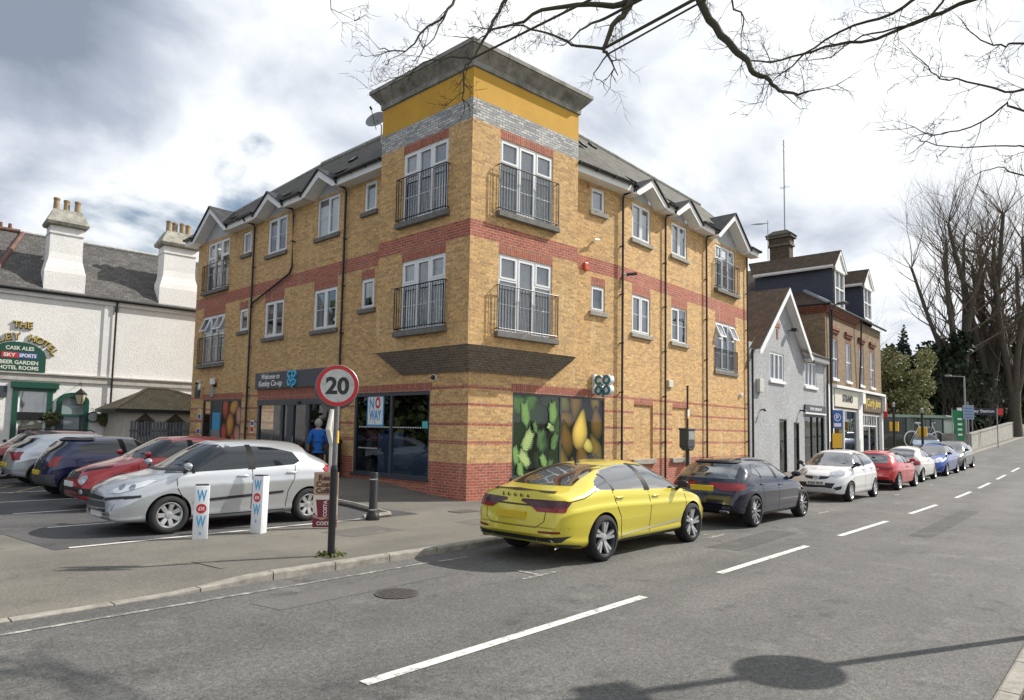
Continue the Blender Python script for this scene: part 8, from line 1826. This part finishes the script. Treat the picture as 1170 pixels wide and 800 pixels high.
for k in range(9):
    t = PI*k/8; q = (zb2+2.45+.35*math.sin(t), -.75+.95*math.cos(t)); cur = (FB2.p(-.2, q[0], q[1]), FB2.p(3.6, q[0], q[1]))
    if pr_: m.quad(pr_[0], pr_[1], cur[1], cur[0])
    pr_ = cur
BW(m, 'curved_roof', simple('pale_polycarbonate', (.45, .5, .55), .3), s2)
m = MB(); plane(m, FB2, 0, 3.3, zb2+.3, zb2+2.3, 0); BW(m, 'pane', glass('shelter_glass_b', (.75, .8, .8), base=.08), s2)
# station wall, signs, lamps
PL = simple('pale_blockwork', (.36, .35, .31), .9, noise=.3, nscale=1.5, bump=.5); m = MB(); xs = frange(48.5, 100, 1.5); 
for i in range(len(xs)-1):
    a, b = xs[i], xs[i+1]; ya, yb = -3.45+.004*(a-48), -3.45+.004*(b-48)
    for (o0, o1, z0, z1) in ((0, .25, -.4, 1.12), (-.04, .29, 1.12, 1.22)):
        hh = 1+(i/len(xs))*.55
        vs = [(a, ya+o0, H(a)+z0*hh), (b, yb+o0, H(b)+z0*hh), (b, yb+o1, H(b)+z0*hh), (a, ya+o1, H(a)+z0*hh), (a, ya+o0, H(a)+z1*hh), (b, yb+o0, H(b)+z1*hh), (b, yb+o1, H(b)+z1*hh), (a, ya+o1, H(a)+z1*hh)]
        m.add(vs, [(0, 3, 2, 1), (4, 5, 6, 7), (0, 1, 5, 4), (1, 2, 6, 5), (2, 3, 7, 6), (3, 0, 4, 7)])
m.box(48.35, 48.65, -3.52, 2.5, H(48)-.3, H(48)+1.2)
tag(m.build('boundary_wall', PL, loc=(48.5, -3.4, H(48))), 'low pale boundary wall climbing the hill at the right edge of the view', 'wall')
FW = Fr(50, 8.5, -50); m = MB(); zf = H(52)
for k in range(95): fbox(m, FW, k*.14, k*.14+.11, zf-.2, zf+2.5+(k % 2)*.03, 0, .03)
for k in range(7): fbox(m, FW, k*2.1, k*2.1+.12, zf-.2, zf+2.65, -.12, 0)
tag(m.build('timber_fence', simple('weathered_timber', (.16, .14, .115), .9, noise=.35, nscale=3), loc=FW.p(6, zf, 0)), 'weathered close boarded timber fence behind the bicycle shelter', 'fence')
gl = thing('street_lamp', 'grey street lamp with a short arm beside the green banner', 'street lamp', (51, -2.75, H(51))); m = MB(); m.tube([(0, 0, -.2), (0, 0, 5.6)], [.09, .06], 10); m.build('post', M['grey_metal'], gl); m = MB(); m.tube([(0, 0, 5.55), (-.6, .9, 5.6)], .035, 6); m.box(-.85, -.4, .75, 1.15, 5.55, 5.68, 0, None, .03); m.build('lamp_head', M['grey_metal'], gl)
gb_ = thing('banner', 'tall green banner with white print at the end of the boundary wall', 'banner', (46.8, -2.95, H(47))); Mb = Matrix.Rotation(R(-40), 4, 'Z')
m = MB(); m.tube([(-.35, .3, -.1), (-.35, .3, 3.1)], .03, 6); m.build('pole', M['grey_metal'], gb_)
m = MB(); m.add([Mb @ Vector(p) for p in ((-.5, 0, 3.0), (.45, 0, 2.9), (.5, -.04, 1.8), (.45, 0, .7), (-.1, 0, .75), (-.3, .04, 1.9))], [(0, 5, 4, 3, 2, 1)]); q = Mb @ Matrix.Translation((.15, -.03, 1.9)) @ Matrix(((1, 0, 0, 0), (0, 0, -1, 0), (0, 1, 0, 0), (0, 0, 0, 1)))
for k in range(4): m.box(-.06, .30, -.035, -.03, 1.1+k*.38, 1.24+k*.38, 1, Mb)
m.build('cloth', [simple('banner_green', (.012, .20, .07), .6), M['white_paint']], gb_)
nb = thing('notice_sign', 'pale blue notice sign on a post beside the grey lamp', 'sign', (47.4, -3.5, H(47))); m = MB(); m.tube([(0, 0, -.1), (0, 0, 3.6)], .04, 6); m.build('post', M['grey_metal'], nb); m = MB(); m.box(-.45, .45, -.05, -.02, 2.3, 3.35, 0, Mb); 
for k in range(4): m.box(-.32, .32, -.055, -.05, 2.42+k*.22, 2.47+k*.22, 1, Mb)
m.build('panel', [simple('pale_blue_panel', (.26, .32, .40), .5), sblue], nb)
ds = thing('direction_sign', 'dark blue and white station direction sign above the boundary wall', 'road sign', (54, -4.4+.9, H(54))); m = MB(); m.tube([(0, -.9, -.1), (0, -.9, 3.0)], .04, 6); m.tube([(-.5, .7, -.1), (-.5, .7, 3.0)], .04, 6); m.build('post', M['grey_metal'], ds)
Mb2 = Matrix.Rotation(R(-50), 4, 'Z'); m = MB(); m.box(-1.7, 1.0, -.08, -.03, 2.5, 3.05, 0, Mb2); m.box(1.02, 1.5, -.08, -.03, 2.5, 3.05, 1, Mb2); m.box(-2.1, -1.72, -.08, -.03, 2.5, 3.05, 2, Mb2)
q = Mb2 @ Matrix.Translation((-.35, -.082, 2.78)) @ Matrix(((1, 0, 0, 0), (0, 0, -1, 0), (0, 1, 0, 0), (0, 0, 0, 1))); put_text(m, 'Kenley Station', q, .34, .003, .004, mi=2, w=2.3); m.build('panel', [simple('sign_navy', (.012, .016, .035), .5), redp, M['white_paint']], ds)
m = MB(); m.box(51.5, 55.5, -1.2, 1.6, H(52)-.2, H(52)+2.4, 0, None, .03); m.box(51.3, 55.7, -1.4, 1.8, H(52)+2.4, H(52)+2.5, 0); tag(m.build('equipment_kiosk', simple('kiosk_grey', (.34, .38, .36), .6, noise=.15), loc=(53, 0, H(52))), 'pale grey equipment kiosk behind the boundary wall', 'kiosk')
# distant parked car in the station forecourt
sp = hatch_sp(L=4.0, W=1.72, Hh=1.48, wb=2.5, fo=.80, rw=.31, style=S5)
K = car('parked_car', 'pale blue car parked in the station forecourt behind the row of kerbside cars', (41.5, -1.9, H(41.5)), PI+R(15), sp, ((.25, .33, .45), .4, .3)); hatch_glass(K, sp); side_common(K, WIN_A)
# sign shape added out of view, standing in for whatever throws the road shadow
ts = thing('shadow_sign', 'unseen sign shape on a grey post, added to throw the shadow across the road', 'road sign', (-2.8, -12.45, 0)); m = MB(); m.tube([(0, 0, -.2), (0, 0, 5.6)], .055, 12); m.build('post', M['grey_metal'], ts)
m = MB(); Ms = Matrix.Rotation(R(64), 4, 'Z'); m.lathe([(.001, 0), (.40, 0), (.405, .01), (.40, .02), (.001, .02)], 40, Ms @ Matrix.Translation((0, 0, 3.3)) @ Matrix.Rotation(R(90), 4, 'X')); m.box(-.24, .24, -.04, .0, 4.5, 4.9, 0, Ms); m.build('panel', M['grey_metal'], ts)
# utility covers and debris in the footway
m = MB(); m.box(-1.85, -1.2, -1.75, -1.35, .004, .012); tag(m.build('inspection_cover', simple('cover', (.10, .09, .08), .7, noise=.4, nscale=12), loc=(-1.5, -1.5, 0)), 'rectangular inspection cover in the footway near the corner of the brick block', 'inspection cover')
m = MB(); rr = random.Random(3); leafball(m, (-6.69, -4.22, .015), .22, .02, 160, .05, 5); tag(m.build('weeds', simple('moss_weed', (.12, .13, .04), .9), loc=(-6.69, -4.22, 0)), 'yellow green weeds round the foot of the sign post', 'weeds', kind='stuff')
# edging kerb of the planting bay beside the silver car
m = MB(); m.tube([(-3.35, -1.2, .05), (-3.0, .6, .07), (-2.9, 3.0, .12)], .06, 6); m.tube([(-4.0, -1.18, .03), (-3.35, -1.2, .05)], .06, 6); struct(m.build('bay_kerb', M['kerb']))
# ---------------------------------------------------------------- person
pp = thing('person', 'person with grey curly hair in a bright blue fleece walking towards the shop doors', 'person', (-1.22, 5.15, G(-1.22, 5.15)), R(62))
def skin_body(name, verts, edges, radii, mat, parent, sub=2):
    me = bpy.data.meshes.new(name); me.from_pydata(verts, edges, []); o = bpy.data.objects.new(name, me); COL.objects.link(o)
    o.modifiers.new('s', 'SKIN'); 
    for i, r in enumerate(radii):
        v = me.skin_vertices[0].data[i]; v.radius = r if isinstance(r, tuple) else (r, r)
    me.skin_vertices[0].data[0].use_root = True
    sm = o.modifiers.new('ss', 'SUBSURF'); sm.levels = sub; sm.render_levels = sub
    bpy.context.view_layer.update(); dg = bpy.context.evaluated_depsgraph_get(); nm = bpy.data.meshes.new_from_object(o.evaluated_get(dg)); bpy.data.objects.remove(o)
    nm.polygons.foreach_set('use_smooth', [True]*len(nm.polygons)); nm.materials.clear(); nm.materials.append(mat); ob = bpy.data.objects.new(name, nm); COL.objects.link(ob); ob.parent = parent; return ob
SK = simple('skin', (.42, .24, .17), .55); FL_ = simple('blue_fleece', (.012, .13, .48), .9, noise=.2, nscale=10, bump=.4); TR_ = simple('dark_trousers', (.02, .022, .03), .85, bump=.2)
# x = forward, y = left; one body from pelvis to head, hands and feet
V = [(0, 0, .96), (0, 0, 1.10), (.0, 0, 1.26), (.0, 0, 1.42), (.01, 0, 1.50), (.02, 0, 1.57), (.035, 0, 1.66), (.03, 0, 1.72),
     (0, .17, 1.42), (-.02, .24, 1.20), (.04, .27, 1.02), (.12, .26, .88), (0, -.17, 1.42), (-.02, -.24, 1.20), (.10, -.26, 1.04), (.20, -.22, .96),
     (0, .09, .90), (.08, .10, .52), (.02, .10, .10), (.14, .11, .04), (0, -.09, .90), (-.02, -.10, .50), (-.16, -.10, .12), (-.05, -.11, .04)]
E_ = [(0, 1), (1, 2), (2, 3), (3, 4), (4, 5), (5, 6), (6, 7), (3, 8), (8, 9), (9, 10), (10, 11), (3, 12), (12, 13), (13, 14), (14, 15), (0, 16), (16, 17), (17, 18), (18, 19), (0, 20), (20, 21), (21, 22), (22, 23)]
RD_ = [(.15, .12), (.145, .115), (.16, .12), (.15, .11), .06, .055, .085, .07, .065, .048, .038, .03, .065, .048, .038, .03, .095, .07, .045, .04, .095, .07, .045, .04]
skin_body('body', V, E_, RD_, SK, pp)
tv = [V[0], V[1], V[2], (0, 0, 1.42), (0, 0, 1.50), V[8], V[9], V[10], V[12], V[13], V[14], (0, 0, .86)]
skin_body('fleece', tv, [(0, 1), (1, 2), (2, 3), (3, 4), (3, 5), (5, 6), (6, 7), (3, 8), (8, 9), (9, 10), (0, 11)], [(.19, .155), (.18, .145), (.195, .15), (.175, .13), .085, .085, .068, .055, .085, .068, .055, (.19, .16)], FL_, pp)
skin_body('trousers', [V[0], V[16], V[17], (.02, .10, .09), V[20], V[21], (-.15, -.10, .14)], [(0, 1), (1, 2), (2, 3), (0, 4), (4, 5), (5, 6)], [(.17, .14), .115, .088, .075, .115, .088, .075], TR_, pp)
m = MB(); bm = bmesh.new(); bmesh.ops.create_icosphere(bm, subdivisions=4, radius=1); rr = random.Random(6)
from mathutils import noise as mn
for v in bm.verts:
    k = 1+.10*mn.noise(v.co*5)+.06*mn.noise(v.co*11); v.co = Vector((v.co.x*.118*k+.015, v.co.y*.112*k, v.co.z*.135*k+1.665)); 
    if v.co.x > .06 and v.co.z < 1.72: v.co.x = .06
m.v = [tuple(v.co) for v in bm.verts]; idx = {v: i for i, v in enumerate(bm.verts)}
for f in bm.faces: m.f.append(tuple(idx[v] for v in f.verts)); m.m.append(0); m.uv.append(None)
bm.free(); m.build('hair', simple('grey_hair', (.42, .41, .39), .8, noise=.5, nscale=40, bump=1), pp, smooth=True)
m = MB()
for s, x0 in ((1, .14), (-1, -.05)): m.box(x0-.14, x0+.14, s*.11-.05, s*.11+.05, 0, .09, 0, None, .03)
m.build('shoes', M['black'], pp, smooth=True)
m = MB()
for s, b in ((1, V[11]), (-1, V[15])):
    for k in range(4): m.tube([(b[0]+.0, b[1]-.03+k*.02, b[2]+.01), (b[0]+.03, b[1]-.03+k*.02, b[2]-.05), (b[0]+.02, b[1]-.028+k*.018, b[2]-.09+.008*abs(k-1.5))], [.010, .009, .007], 6)
    m.tube([(b[0]+.02, b[1]-s*.03, b[2]+.02), (b[0]+.05, b[1]-s*.05, b[2]-.03)], [.011, .008], 6)
m.build('fingers', SK, pp, smooth=True)
